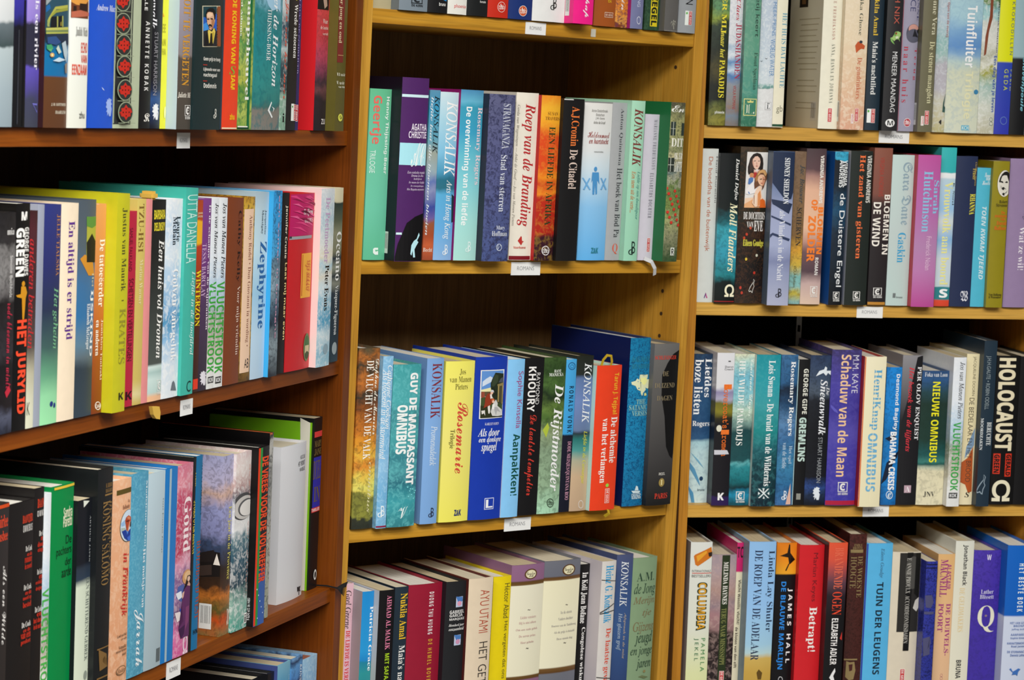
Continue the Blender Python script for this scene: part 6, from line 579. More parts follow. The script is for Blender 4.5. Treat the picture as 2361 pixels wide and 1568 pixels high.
    ('R1', .1798, .003, .0266, .21, .139, .06, [[(1, 'eae6d2')], 0, 6, None], 'e2dcc6', [('author_lettering', [('d', 'b07868', .506, .568, .669, .954, 'MARIANNE FREDRIKSSON', 'r+')]), ('title_lettering', [('d', '5c6458', .476, .165, .702, .541, 'ANNA, HANNA EN JOHANNA', 'r+')]), ('publisher_mark', [('r', 'f0e0dc', .464, .044, .696, .133), ('r', 'c42c30', .483, .046, .677, .13), ('d', 'f0e0dc', .525, .051, .636, .125, 'DE GEUS', 'S')])], [('backtext',)], [], None, 'ivory book with printed beige side and barcode, top row of the right bookcase'),
    ('R1', .2099, .0146, .0332, .205, .135, .06, [[(.007, 'd8a488'), (.341, 'dfbe9c'), (.592, 'e4d0b0'), (1, 'e4d4b8')], .06, 7, ('ecdcc4', .4)], None, [('author_lettering', [('d', '5c5c4c', .549, .616, .746, .982, 'Sagarika Ghose', 'r')]), ('spine_picture', [('p', 'c0562c', [(.466, .549), (.581, .575), (.706, .569), (.899, .548), (.865, .526), (.74, .529), (.641, .519), (.523, .499), (.534, .531)]), ('e', '2c3440', .631, .563, .779, .582)]), ('title_lettering', [('d', 'c86c4c', .535, .203, .798, .471, 'De gindrinkers', 'r')]), ('publisher_mark', [('r', 'f0e0dc', .592, .055, .745, .141), ('r', 'c42c30', .604, .057, .732, .138), ('d', 'f0e0dc', .632, .062, .705, .134, 'DE GEUS', 'S')]), ('printed_bar', [('r', 'f0e8e4', .439, .041, .546, .103)]), ('publisher_mark', [('d', 'c04c4c', .46, .045, .53, .099, 'NOVEL', 'S')])], [('barcode', .0067, .0104, .0129, .0383)], [], None, 'peach book with orange title and small dancer, top row of the right bookcase'),
    ('R1', .2422, .003, .0204, .205, .135, .06, [[(1, '20303c')], 0, 6, None], None, [('author_lettering', [('d', 'dcb834', .301, .619, .623, .927, 'Nukila Amal', 'R')]), ('title_lettering', [('d', 'e8e8e4', .296, .233, .659, .58, "Maia's nachtlied", 'R')]), ('printed_bar', [('r', 'ecf0ec', .139, .049, .409, .14)]), ('printed_mark', [('e', '5cb04c', .163, .116, .298, .133)]), ('publisher_mark', [('r', 'f0e0dc', .423, .048, .693, .14), ('r', 'c42c30', .444, .051, .671, .137), ('d', 'f0e0dc', .493, .056, .623, .133, 'DE GEUS', 'S')])], [], [], None, 'slate book with yellow author and white title, top row of the right bookcase'),
    ('R1', .2633, .0141, .0213, .21, .139, .06, [[(1, '262527')], 0, 6, None], '0c0c0d', [('author_lettering', [('d', 'b85848', .46, .681, .808, 1.03, 'GARTH NIX', 's')]), ('spine_picture', [('p', '9cc070', [(.477, .61), (.576, .632), (.758, .636), (.946, .629), (.977, .612), (.856, .59), (.942, .569), (.822, .586), (.639, .584), (.534, .572), (.341, .588), (.265, .592), (.41, .597)]), ('p', '6a9a4c', [(.477, .61), (.577, .63), (.722, .634), (.693, .62), (.592, .602)]), ('p', '7cb05c', [(.265, .592), (.38, .584), (.502, .563), (.583, .551), (.43, .56), (.314, .571)]), ('e', 'a83c24', .574, .615, .692, .628), ('e', '201410', .603, .619, .662, .625), ('p', 'd8dcc0', [(.593, .601), (.775, .605), (.817, .595), (.637, .587)])]), ('title_lettering', [('d', 'dcdcdc', .468, .12, .804, .505, 'MENEER MAANDAG', 's')]), ('printed_mark', [('e', 'f0f0ee', .22, .025, .849, .076)]), ('publisher_mark', [('h', '1c1c1c', .349, .035, .738, .066, 'M', 'S')])], [], [], None, 'black book with green frog, top row of the right bookcase'),
    ('R1', .2909, .003, .0228, .2, .132, .06, [[(1, '9c98ac')], 0, 6, None], None, [('colour_band', [('r', 'b02838', 0, 0, .03, 1)]), ('author_lettering', [('d', '343868', .844, .743, .97, .988, 'JOANNE', 'r')]), ('author_lettering', [('d', '343868', .305, .806, .752, .999, 'JAYCE', 'N')]), ('spine_picture', [('e', '4c4c5c', .241, .597, 1.114, .722), ('e', 'c89488', .36, .657, 1.003, .72), ('e', '585868', .261, .597, 1.122, .689), ('p', '1c1c24', [(.628, .637), (.754, .69), (.858, .664), (.995, .632), (.81, .638)]), ('e', '14141a', .913, .658, 1.108, .691)]), ('title_lettering', [('d', 'b83448', .779, .346, .97, .56, 'Terug', 'r+')]), ('title_lettering', [('d', 'b83448', .144, .194, .508, .571, 'naar huis', 'r+')]), ('publisher_mark', [('e', 'f0e4e4', .349, .031, .8, .088), ('e', 'b03040', .372, .034, .777, .085), ('h', 'f0e4e4', .404, .046, .485, .071, 't', 's'), ('h', 'f0e4e4', .501, .046, .628, .077, 'h', 'H'), ('h', 'f0e4e4', .646, .047, .746, .073, 'b', 's')])], [], [], None, 'lilac grey book with round sunset picture, top row of the right bookcase'),
    ('R1', .3128, .0172, .0203, .205, .135, .06, [[(1, '6a664e')], 0, 6, None], None, [('author_lettering', [('d', 'd8d4b8', .64, .637, .966, .952, 'Yvonne Vera', 'r')]), ('title_lettering', [('d', 'd4d0a8', .435, .188, .912, .593, 'De stenen maagden', 'r')]), ('publisher_mark', [('r', 'f0e0dc', .453, .049, .74, .14), ('r', 'c42c30', .476, .052, .717, .137), ('d', 'f0e0dc', .528, .056, .665, .133, 'DE GEUS', 'S')]), ('printed_bar', [('r', 'f0ece8', .205, .042, .396, .104)]), ('publisher_mark', [('d', 'c04c4c', .246, .046, .369, .1, 'NOVEL', 'S')])], [('barcode', .007, .0092, .017, .0389)], [], None, 'khaki book with cream lettering, top row of the right bookcase'),
    ('R1', .3378, .003, .0173, .2, .132, .06, [[(.005, 'b8b080'), (.077, 'c4bc98'), (.207, 'c8c4b0'), (.305, 'b8b4bc'), (.462, 'b4b0b8'), (.501, 'a4c0bc'), (.592, '8cb8b4'), (.761, 'b4c8d4'), (1, 'a8bcc4')], .08, 7, ('d8dce0', .3)], None, [('title_lettering', [('d', 'a86c6c', .707, .643, .97, .877, 'Ogen van de overzij', 'S')]), ('printed_mark', [('p', '3c5c54', [(.979, .265), (.803, .202), (.765, .137), (1.187, .134), (.874, .143), (.871, .196)])]), ('publisher_mark', [('p', '2c2c2c', [(.503, .069), (.669, .086), (.736, .083), (.601, .068), (.738, .056), (.692, .052)])])], [], [], None, 'pale watercolour book with brownish red title, top row of the right bookcase'),
    ('R1', .3703, .003, .0472, .21, .139, .06, [[(.003, 'd0d4c0'), (.234, 'd0d4bc'), (.396, 'ccd0b8'), (.458, 'b4c8c4'), (.507, '84a8c8'), (.557, '5c8cc4'), (.669, '78a4cc'), (.743, 'a4c8d4'), (1, 'a8c8d0')], .06, 6, ('6c94b8', .15)], None, [('title_lettering', [('d', 'f0f2f0', .504, .423, .83, .82, 'Tuinfluiter', 'S')]), ('title_lettering', [('d', 'dfdcb4', .478, .092, .793, .397, 'Trilogie', 'S')]), ('printed_mark', [('e', '3c80a8', .835, .252, .983, .283)]), ('printed_bar', [('r', '48a8c8', .497, .019, .74, .05)]), ('publisher_mark', [('h', 'd8e4dc', .518, .022, .723, .046, 'KCH', 'S')])], [], [], None, 'thick pale blue and cream jacket with bold white title, top row of the right bookcase'),
    ('R1', .4063, .003, .0242, .205, .135, .06, [[(.008, 'b8b49c'), (.181, 'c8ccc0'), (.322, '9cb8b0'), (.411, '9c9c44'), (.449, 'd4d4c8'), (.5, 'a8a890'), (.628, 'd4d4cc'), (.742, 'c4c8c0'), (.774, '9cc4c4'), (.831, '84b0b4'), (.863, '608048'), (1, '5c7c44')], .1, 8, ('e4e4e0', .3)], None, [('printed_mark', [('p', '7c3c20', [(.385, .915), (.535, .916), (.563, .77), (.38, .673), (.281, .526), (.16, .513), (.194, .641), (.383, .782)])]), ('author_lettering', [('d', '1c2020', .89, .54, .97, 1.026, 'Anne Oosterbroek-Dutschun', 'S')]), ('title_lettering', [('d', '2c54a4', .717, .145, .97, .516, 'Een dag van je leven', 'S')]), ('publisher_mark', [('q', '6c7470', [(.905, .096), (.902, .092), (.888, .088), (.865, .085), (.835, .083), (.802, .082), (.767, .083), (.736, .085), (.71, .087), (.692, .091), (.685, .095), (.688, .099), (.702, .103), (.725, .106), (.755, .108), (.788, .109), (.823, .108), (.854, .106), (.88, .103), (.898, .1), (.905, .096)], [(.886, .096), (.883, .092), (.871, .089), (.853, .087), (.828, .085), (.8, .085), (.772, .085), (.746, .086), (.725, .089), (.711, .092), (.705, .095), (.707, .098), (.719, .101), (.737, .104), (.762, .106), (.79, .106), (.818, .106), (.844, .104), (.865, .102), (.879, .099), (.886, .096)])]), ('publisher_mark', [('q', '6c7470', [(.931, .069), (.927, .064), (.913, .06), (.889, .057), (.857, .055), (.822, .054), (.786, .055), (.752, .056), (.725, .059), (.706, .063), (.698, .068), (.702, .072), (.716, .076), (.741, .079), (.772, .081), (.808, .082), (.844, .082), (.877, .08), (.904, .077), (.923, .073), (.931, .069)], [(.91, .068), (.907, .065), (.895, .062), (.875, .059), (.85, .057), (.821, .057), (.791, .057), (.763, .059), (.741, .061), (.726, .064), (.719, .068), (.722, .071), (.734, .075), (.754, .077), (.78, .079), (.809, .08), (.839, .079), (.866, .078), (.888, .075), (.903, .072), (.91, .068)])])], [], [], None, 'birch tree painting jacket with blue title, top row of the right bookcase'),
    ('R1', .4296, .003, .0218, .205, .135, .06, [[(.005, '3038a8'), (.473, '2c44a8'), (.485, 'dadc10'), (1, 'dcdc0c')], 0, 6, None], None, [('title_lettering', [('d', '4c6474', 1.141, .528, 1.361, .879, 'IN DE ZEE ZIJN', 's+')]), ('title_lettering', [('d', '4c6474', .766, .527, .97, .877, 'KROKODILLEN', 's+')]), ('author_lettering', [('d', 'c4cc30', .885, .29, .97, .43, 'FABIO', 's+')]), ('author_lettering', [('d', 'c4cc30', .469, .291, .741, .432, 'GEDA', 's+')]), ('publisher_mark', [('q', '5c74b8', [(.831, .091), (.825, .083), (.796, .075), (.748, .069), (.685, .065), (.613, .063), (.541, .064), (.473, .068), (.418, .074), (.381, .081), (.364, .09), (.371, .098), (.4, .106), (.448, .112), (.511, .116), (.582, .118), (.655, .117), (.722, .113), (.778, .107), (.815, .1), (.831, .091)], [(.789, .091), (.784, .084), (.76, .078), (.721, .073), (.669, .069), (.611, .068), (.551, .069), (.496, .072), (.451, .077), (.42, .083), (.406, .09), (.412, .097), (.436, .103), (.475, .108), (.527, .111), (.585, .113), (.645, .112), (.7, .109), (.745, .104), (.776, .098), (.789, .091)])])], [], [], None, 'lime yellow and blue book with spaced capitals, top row of the right bookcase'),
    ('R1', .452, .003, .0224, .205, .135, .06, [[(.001, '0e0e10'), (.502, '111114'), (.518, '94b0b8'), (1, '90acb4')], 0, 6, None], None, [('title_lettering', [('d', '78b8c8', .584, .157, .849, .51, 'Slavenpoule', 'b')])], [], [], None, 'pale blue and black book near the shelf end, top row of the right bookcase'),
    ('R1', .473, .003, .0191, .2, .132, .06, [[(1, '8a8e96')], 0, 6, None], None, [], [], [], None, 'grey book at the far end of the row, top row of the right bookcase'),
    ('R2', .0207, -.005, .0222, .2063, .136, .06, [[(1, 'ced2ce')], 0, 6, None], None, [('author_lettering', [('d', '48484c', .858, .651, .97, .95, 'Hanif Kureishi', 's')]), ('title_lettering', [('d', 'b46848', .315, .333, .658, .948, 'De boeddha van de buitenwijk', 's')]), ('publisher_mark', [('p', '5c3c7c', [(.436, .027), (.538, .064), (.588, .056), (.49, .027)]), ('p', 'b8307c', [(.538, .064), (.679, .028), (.584, .028)])])], [], [], None, 'white book with rust and grey lettering, second row of the right bookcase'),
    ('R2', .0462, .002, .0281, .2012, .133, .06, [[(.008, '0c1010'), (.13, '101c1c'), (.196, '248088'), (.338, '3498b0'), (.496, '38a0b0'), (.554, '1c5c64'), (.629, '141c1c'), (.999, '0e1214')], .1, 6, ('0c1414', .25)], None, [('author_lettering', [('d', 'e8e8e4', .751, .689, .97, .966, 'Daniel Defoe', 'I')]), ('title_lettering', [('d', 'ece8c0', .581, .21, .97, .671, 'Moll Flanders', 'I')]), ('publisher_mark', [('h', 'ece6c8', .487, .042, .97, .126, 'Ω', 'H')]), ('printed_bar', [('r', '8a1c1c', .003, .007, .982, .014)])], [], [], None, 'black and turquoise book with cream italic title, second row of the right bookcase'),
    ('R2', .0797, .002, .0383, .2105, .139, .06, [[(.01, '2c221a'), (.126, '1a1212'), (.286, '141210'), (.446, '281810'), (.605, '1e1e12'), (.921, '1c1a12'), (.999, '3a3020')], .2, 12, ('6c4428', .18)], None, [('spine_picture', [('p', 'dedbd8', [(.227, .968), (1.049, .968), (1.059, .788), (1.003, .615), (.197, .613), (.21, .789)]), ('p', 'e8c8ac', [(.213, .673), (.45, .679), (.958, .667), (1.003, .615), (.197, .613)]), ('p', 'e0a878', [(.196, .636), (.557, .675), (.949, .649), (1.003, .615), (.197, .613)]), ('p', '231a18', [(.29, .891), (.333, .928), (.432, .954), (.575, .964), (.71, .957), (.804, .93), (.832, .893), (.822, .861), (.737, .851), (.615, .86), (.511, .855), (.476, .836), (.384, .831), (.302, .822), (.271, .84), (.293, .859), (.263, .872)]), ('p', '3c2c28', [(.328, .896), (.386, .928), (.436, .938), (.418, .905), (.482, .864), (.408, .841), (.328, .845)]), ('p', 'b0302c', [(.463, .836), (.553, .846), (.62, .842), (.561, .814), (.512, .799), (.463, .813)]), ('p', 'e0b4a4', [(.483, .859), (.593, .846), (.708, .861), (.686, .842), (.581, .839), (.483, .841)]), ('p', 'e4bca8', [(.414, .903), (.427, .922), (.502, .939), (.594, .943), (.682, .93), (.715, .907), (.695, .881), (.629, .86), (.577, .856), (.495, .866), (.439, .885)]), ('p', 'cf9c88', [(.414, .903), (.431, .919), (.461, .906), (.497, .866), (.445, .883)]), ('p', '2c2020', [(.459, .912), (.535, .915), (.539, .911), (.47, .908)]), ('p', '2c2020', [(.618, .913), (.686, .913), (.687, .91), (.624, .909)]), ('p', 'a84c48', [(.541, .882), (.623, .882), (.611, .877), (.558, .876)]), ('p', 'c89484', [(.556, .904), (.583, .904), (.603, .888), (.561, .888)]), ('e', 'c8895c', .339, .804, .488, .838), ('p', '2c2018', [(.326, .831), (.355, .844), (.461, .843), (.49, .832), (.41, .836)]), ('p', '4c74b0', [(.29, .766), (.308, .799), (.39, .808), (.471, .804), (.464, .781), (.349, .762)]), ('p', 'e8e4e4', [(.222, .72), (.35, .757), (.526, .795), (.589, .758), (.627, .712), (.339, .697), (.219, .701)]), ('p', '4c78b8', [(.303, .715), (.334, .716), (.378, .701), (.333, .702)]), ('p', '6c4630', [(.53, .73), (.507, .767), (.525, .8), (.584, .828), (.671, .851), (.801, .86), (.909, .855), (.989, .832), (.982, .797), (.918, .769), (.872, .741), (.809, .727), (.825, .769), (.644, .749)]), ('p', 'd0a068', [(.599, .823), (.677, .849), (.801, .859), (.909, .852), (.973, .832), (.919, .815), (.833, .838), (.727, .837), (.653, .819)]), ('p', 'a87444', [(.537, .804), (.609, .832), (.653, .819), (.633, .791), (.571, .777)]), ('p', 'e6b898', [(.629, .788), (.649, .814), (.73, .827), (.85, .825), (.916, .806), (.914, .783), (.867, .759), (.803, .752), (.707, .763)]), ('p', 'cf9070', [(.813, .815), (.916, .806), (.914, .783), (.867, .759), (.816, .753), (.848, .783)]), ('p', '301e18', [(.706, .798), (.79, .801), (.797, .796), (.718, .793)]), ('p', '301e18', [(.838, .798), (.897, .797), (.893, .793), (.845, .794)]), ('p', 'b04c40', [(.749, .775), (.829, .773), (.815, .768), (.761, .769)]), ('p', 'eccab0', [(.583, .73), (.701, .754), (.79, .75), (.786, .713), (.825, .667), (.914, .63), (.572, .619), (.458, .646), (.525, .698)]), ('p', 'd88c54', [(.656, .703), (.743, .726), (.78, .685), (.734, .629), (.665, .62)]), ('p', 'd8641e', [(.737, .615), (.759, .666), (.85, .674), (.947, .658), (.984, .616)]), ('p', '7c4a30', [(.515, .693), (.537, .693), (.54, .638), (.524, .638)]), ('p', 'f0dcc8', [(.565, .698), (.616, .703), (.596, .629), (.571, .624)])]), ('title_lettering', [('h', 'ece8e4', .19, .539, .97, .586, 'DE DOCHTERS', 'R')]), ('title_lettering', [('h', 'ece8e4', .317, .487, .554, .525, 'VAN', 'R')]), ('title_lettering', [('h', 'ece8e4', .584, .463, .921, .531, 'EVE', 'R')]), ('author_lettering', [('h', 'e4dc50', .213, .357, .969, .41, 'Eileen Goudge', 'R')]), ('publisher_mark', [('q', 'c8c4bc', [(.647, .159), (.698, .148), (.678, .132), (.669, .123), (.696, .11), (.652, .092), (.634, .069), (.597, .071), (.571, .078), (.512, .073), (.485, .082), (.528, .105), (.584, .123), (.641, .137), (.647, .159)], [(.65, .156), (.682, .147), (.661, .132), (.649, .123), (.677, .11), (.633, .093), (.62, .075), (.601, .076), (.577, .084), (.52, .079), (.505, .083), (.546, .102), (.597, .118), (.651, .134), (.65, .156)])]), ('printed_mark', [('e', 'c03c24', .288, .434, .37, .453)]), ('printed_mark', [('e', 'b8401c', .203, .41, .285, .429)]), ('printed_mark', [('e', 'd8b83c', .306, .275, .388, .294)]), ('printed_mark', [('e', 'b83020', .625, .188, .707, .207)]), ('printed_mark', [('e', 'c03c2c', .148, .09, .23, .11)]), ('printed_mark', [('e', 'b83c28', .202, .058, .284, .078)]), ('printed_mark', [('e', 'c04c34', .414, .475, .496, .494)]), ('printed_mark', [('e', 'c8c4b0', .687, .3, .769, .319)])], [], [], None, 'dark floral book with photo of two women, second row of the right bookcase'),
    ('R2', .114, .0248, .0297, .2062, .136, .06, [[(.012, 'a8acc4'), (.223, '9098b8'), (.288, '7c84a8'), (.385, 'a0a8c8'), (.627, '9ca4c4'), (.772, '6c7ca0'), (.869, '405478'), (.999, '4c6084')], .05, 6, None], '5c6c80', [('printed_shape', [('p', '1e2c48', [(-.035, 1), (1.133, 1.005), (1.065, .775), (.917, .694), (.627, .685), (.252, .756), (.005, .796)])]), ('printed_mark', [('p', '24304c', [(.63, .677), (.986, .662), (.833, .597), (.05, .659), (-.019, .691)])]), ('printed_mark', [('p', '2c3858', [(-.114, .448), (.112, .473), (.946, .435), (.893, .419), (.118, .457), (.007, .437)])]), ('printed_mark', [('p', '2c3858', [(.016, .586), (.972, .532), (.947, .52), (.02, .574)])]), ('author_lettering', [('d', 'eceef0', .526, .661, .783, .959, 'SIDNEY SHELDON', 'R')]), ('title_lettering', [('d', 'e4e6ee', .387, .162, .656, .616, 'als Vlinders in de Nacht', 'r')]), ('publisher_mark', [('h', '20202c', .364, .052, .546, .089, 'd', 's'), ('h', '20202c', .483, .058, .653, .111, 'B', 's')])], [], [], None, 'lilac book with navy lace hat, second row of the right bookcase'),
    ('R2', .1449, .002, .016, .2063, .136, .06, [[(.007, '88b4b0'), (.068, 'c0b040'), (.118, '8cc0bc'), (.183, '7cb4b0'), (.249, 'ccb048'), (.355, 'd8a038'), (.404, 'b08434'), (.461, '84643c'), (.705, '84684c'), (.999, '7c6450')], .06, 9, ('5c4430', .25)], None, [('author_lettering', [('d', '3c4448', .459, .662, .922, .913, 'Jac. Brouwer', 'I')]), ('title_lettering', [('d', '34302c', .351, .383, .814, .633, 'SCHERVEN', 'R')]), ('publisher_mark', [('d', '5c5c2c', .316, .11, .582, .253, 'VIOLA Romans', 's')])], [], [], None, 'narrow brown book with yellow and aqua foot, second row of the right bookcase'),
    ('R2', .1672, .002, .028, .2106, .139, .06, [[(.004, 'd8bca8'), (.133, 'c0a4a0'), (.213, '544048'), (.334, '6c5054'), (.406, 'b88c80'), (.494, 'e4b898'), (.741, 'e0b094'), (.829, 'a07870'), (.868, '5c4448'), (.999, '4c3c40')], .04, 6, None], None, [('author_lettering', [('d', 'eae4dc', .7, .651, .889, .958, 'VIRGINIA ANDREWS', 'H')]), ('title_lettering', [('d', 'f07c28', .686, .325, .97, .627, 'BLOEMEN', 'H')]), ('title_lettering', [('d', 'f07c28', .334, .605, .649, .674, 'OP', 'H')]), ('title_lettering', [('d', 'f07c28', .215, .274, .605, .57, 'ZOLDER', 'H')]), ('title_lettering', [('d', 'ece8e4', .647, .19, .824, .302, 'ROMAN', 'S')]), ('publisher_mark', [('r', 'e8e6e2', .469, .114, .823, .117), ('r', 'e8e6e2', .488, .064, .842, .067), ('r', 'e8e6e2', .478, .063, .503, .117), ('r', 'e8e6e2', .808, .064, .832, .118), ('h', 'e8e6e2', .549, .07, .744, .111, 'C', 'H'), ('e', 'e8e6e2', .648, .087, .697, .096), ('h', 'e8e6e2', .492, .047, .847, .059, 'DE KERN', 'S')])], [], [], None, 'brown and peach book with orange title, second row of the right bookcase'),
    ('R2', .2008, .008, .0187, .2077, .137, .06, [[(.001, '0e1014'), (.465, '182838'), (.627, '1c4c6c'), (.773, '14202c'), (.934, '10141c'), (.946, '38a4c8'), (.999, '3ca8cc')], .05, 7, ('0c0e14', .25)], '1c5cac', [('author_lettering', [('d', 'eceef0', .731, .778, .97, .944, 'VIRGINIA', 'S')]), ('author_lettering', [('d', 'eceef0', .355, .769, .733, .944, 'ANDREWS', 'S')]), ('title_lettering', [('d', 'eceef0', .375, .12, .906, .729, 'de Duistere Engel', 's')]), ('publisher_mark', [('r', 'e8e6e2', .313, .084, .779, .087), ('r', 'e8e6e2', .338, .039, .805, .042), ('r', 'e8e6e2', .326, .039, .358, .087), ('r', 'e8e6e2', .759, .04, .792, .088), ('h', 'e8e6e2', .419, .045, .675, .081, 'C', 'H'), ('e', 'e8e6e2', .549, .06, .614, .068), ('h', 'e8e6e2', .345, .024, .811, .036, 'DE KERN', 'S')])], [], [], None, 'black and blue book with aqua head, second row of the right bookcase'),
    ('R2', .2302, .006, .0312, .2094, .138, .06, [[(1, '1f2622')], 0, 6, None], 'c8c8c8', [('author_lettering', [('d', 'e4e2da', .748, .667, .953, .972, 'VIRGINIA ANDREWS', 'S')]), ('title_lettering', [('d', 'e8703c', .334, .303, .652, .975, 'Het zaad van gisteren', 'R')]), ('publisher_mark', [('r', 'e8e6e2', .369, .087, .688, .09), ('r', 'e8e6e2', .384, .042, .704, .045), ('r', 'e8e6e2', .377, .041, .399, .09), ('r', 'e8e6e2', .674, .042, .696, .09), ('h', 'e8e6e2', .44, .048, .616, .084, 'C', 'H'), ('e', 'e8e6e2', .53, .063, .574, .071), ('h', 'e8e6e2', .388, .027, .708, .038, 'DE KERN', 'S')])], [], [], None, 'dark green book with orange title, second row of the right bookcase'),
    ('R2', .2625, .002, .0259, .2142, .141, .06, [[(.022, '242022'), (.376, '282224'), (.645, '3c2c2c'), (.708, '7c4c40'), (.849, '845044'), (.998, '8a5444')], 0, 6, None], None, [('author_lettering', [('d', 'a83c30', .301, .693, .549, .941, 'VIRGINIA ANDREWS', 's')]), ('title_lettering', [('d', 'ece6dc', .642, .326, .97, .705, 'BLOEMEN IN', 'S')]), ('title_lettering', [('d', 'ece6dc', .076, .376, .476, .656, 'DE WIND', 'S')]), ('publisher_mark', [('r', 'e8e6e2', .27, .109, .74, .112), ('r', 'e8e6e2', .29, .063, .761, .066), ('r', 'e8e6e2', .28, .062, .313, .112), ('r', 'e8e6e2', .717, .063, .75, .113), ('h', 'e8e6e2', .374, .069, .633, .106, 'C', 'H'), ('e', 'e8e6e2', .505, .085, .571, .093), ('h', 'e8e6e2', .295, .047, .766, .059, 'DE KERN', 'S')]), ('printed_bar', [('r', 'b8802f', -.072, -.004, .966, .021)])], [], [], None, 'brown topped black book above a strip of shelf, second row of the right bookcase'),
    ('R2', .2915, .002, .0314, .2056, .136, .06, [[(0, 'b8ccc8'), (.477, 'bccac8'), (.998, 'c0d4d0')], 0, 6, None], None, [('title_lettering', [('d', '8ca4b0', .476, .536, .92, .952, 'Sara Dane', 'k')]), ('author_lettering', [('d', '3c9cc8', .399, .287, .765, .486, 'Gaskin', 'R')]), ('printed_bar', [('r', '6c7474', .296, .052, .422, .083)]), ('publisher_mark', [('h', '5c6464', .449, .05, .747, .063, 'bruna', 'R')])], [], [], None, 'pale mint book with gothic grey title, second row of the right bookcase'),
    ('R2', .3239, .0149, .0328, .2069, .137, .06, [[(.005, 'b44890'), (.235, 'b878ac'), (.399, 'b080ac'), (.645, 'b468a8'), (.998, 'bc549c')], 0, 6, None], 'c03044', [('title_lettering', [('d', '88bcdc', .729, .614, .97, .835, 'Sarah', 'R')]), ('title_lettering', [('d', '88bcdc', .27, .494, .663, .894, 'Hutchinson', 'R')]), ('author_lettering', [('d', 'dcb8d4', .511, .244, .73, .466, 'Frederick Nolan', 's')])], [], [], None, 'magenta book with light blue serif title, second row of the right bookcase'),
    ('R2', .3567, .002, .0218, .2175, .144, .06, [[(0, 'd0442c'), (.037, 'd84830'), (.044, '2c7c84'), (.119, '2c8088'), (.125, 'c0d0d4'), (.158, 'c4d4dc'), (.3, 'c8d4dc'), (.418, '88b4dc'), (.535, 'd0d8d8'), (.613, '98c0e4'), (.801, 'b8d0dc'), (.812, 'e4e8ea'), (.838, 'e8ecec'), (.844, '34acb0'), (.998, '38b4b4')], .01, 6, None], None, [('author_lettering', [('d', '1c2428', .855, .639, .97, .78, 'K. Norel', 'R')]), ('title_lettering', [('d', 'e4e090', .285, .135, .831, .786, 'Vrouwvolk aan boord', 'R')]), ('publisher_mark', [('h', 'ecf0ee', .302, .054, .867, .11, 'S', 'H')])], [], [], None, 'aqua topped book with yellow title and red foot, second row of the right bookcase'),
    ('R2', .3833, .002, .0307, .2064, .136, .06, [[(1, '242e4e')], 0, 6, None], None, [('author_lettering', [('d', 'a8904c', .89, .805, .97, .962, 'Christine Marion', 'R')]), ('author_lettering', [('d', 'c8b050', .779, .845, .956, .92, 'Fraser', 'R')]), ('title_lettering', [('d', 'e4dc48', .704, .614, .97, .751, 'RHANNA', 'R')]), ('publisher_mark', [('h', 'dcdce4', .495, .036, .863, .105, 'W', 'k')])], [], [], None, 'navy book with yellow condensed title, second row of the right bookcase'),
    ('R2', .4088, .002, .0198, .1911, .126, .06, [[(1, '4fb2cc')], 0, 6, None], None, [('author_lettering', [('h', 'e8f2f4', .541, .934, .97, .967, 'Sanne', 'c')]), ('author_lettering', [('h', 'e8f2f4', .649, .91, .97, .933, 'van', 'c')]), ('author_lettering', [('h', 'e8f2f4', .391, .878, .97, .91, 'Havelte', 'c')]), ('title_lettering', [('d', 'cfe4ea', .381, .199, .803, .723, 'TOEN KWAM TJEERD', 'b')])], [], [], None, 'short light blue book with white italic capitals, second row of the right bookcase'),
    ('R2', .4309, .0088, .0238, .2011, .133, .06, [[(1, '8e8218')], 0, 6, None], None, [('spine_picture', [('e', '5c5420', .269, .757, 1.163, .941), ('e', 'e4dfd4', .288, .759, 1.144, .939), ('e', 'd8d4c8', .35, .766, 1.101, .932), ('p', '141210', [(.356, .859), (.402, .885), (.519, .912), (.666, .928), (.83, .932), (.954, .924), (1.041, .903), (1.089, .869), (1.073, .832), (1.019, .834), (1.011, .858), (.942, .876), (.901, .897), (.845, .904), (.677, .906), (.55, .899), (.488, .88), (.462, .862), (.43, .854)]), ('p', '141210', [(.426, .861), (.507, .867), (.617, .861), (.629, .851), (.549, .854), (.464, .856)]), ('p', '141210', [(.726, .857), (.817, .865), (.901, .863), (.913, .855), (.848, .851), (.811, .855), (.752, .853)]), ('p', '141210', [(.534, .814), (.599, .825), (.683, .824), (.746, .818), (.847, .808), (.773, .811), (.695, .815), (.704, .807), (.634, .804), (.572, .809)]), ('p', '141210', [(.588, .778), (.644, .786), (.764, .783), (.888, .797), (.943, .805), (.858, .786), (.743, .778), (.725, .766), (.64, .77)]), ('p', '141210', [(.999, .8), (1.007, .821), (1.052, .826), (1.068, .818), (1.029, .8)]), ('p', '141210', [(.475, .835), (.494, .835), (.534, .814), (.508, .817)])]), ('author_lettering', [('h', '2c2810', .453, .714, .97, .735, 'Robert', 'R')]), ('author_lettering', [('h', '2c2810', .273, .69, .97, .713, 'Stevenson', 'R')]), ('title_lettering', [('h', 'd86020', .605, .641, .85, .66, 'De', 'R')]), ('title_lettering', [('h', 'd86020', .234, .617, .97, .639, 'avonturen', 'R')]), ('title_lettering', [('h', 'd86020', .552, .597, .874, .612, 'van', 'R')]), ('title_lettering', [('h', 'd86020', .359, .565, .97, .592, 'David', 'R')]), ('title_lettering', [('h', 'd86020', .238, .532, .97, .558, 'Balfour', 'R')]), ('publisher_mark', [('h', '2c2810', .124, .081, .908, .097, 'Van Holkema', 'R')]), ('publisher_mark', [('h', '2c2810', .133, .064, .901, .079, '& Warendorf', 'R')])], [], [], None, 'olive book with oval black and white portrait, second row of the right bookcase'),
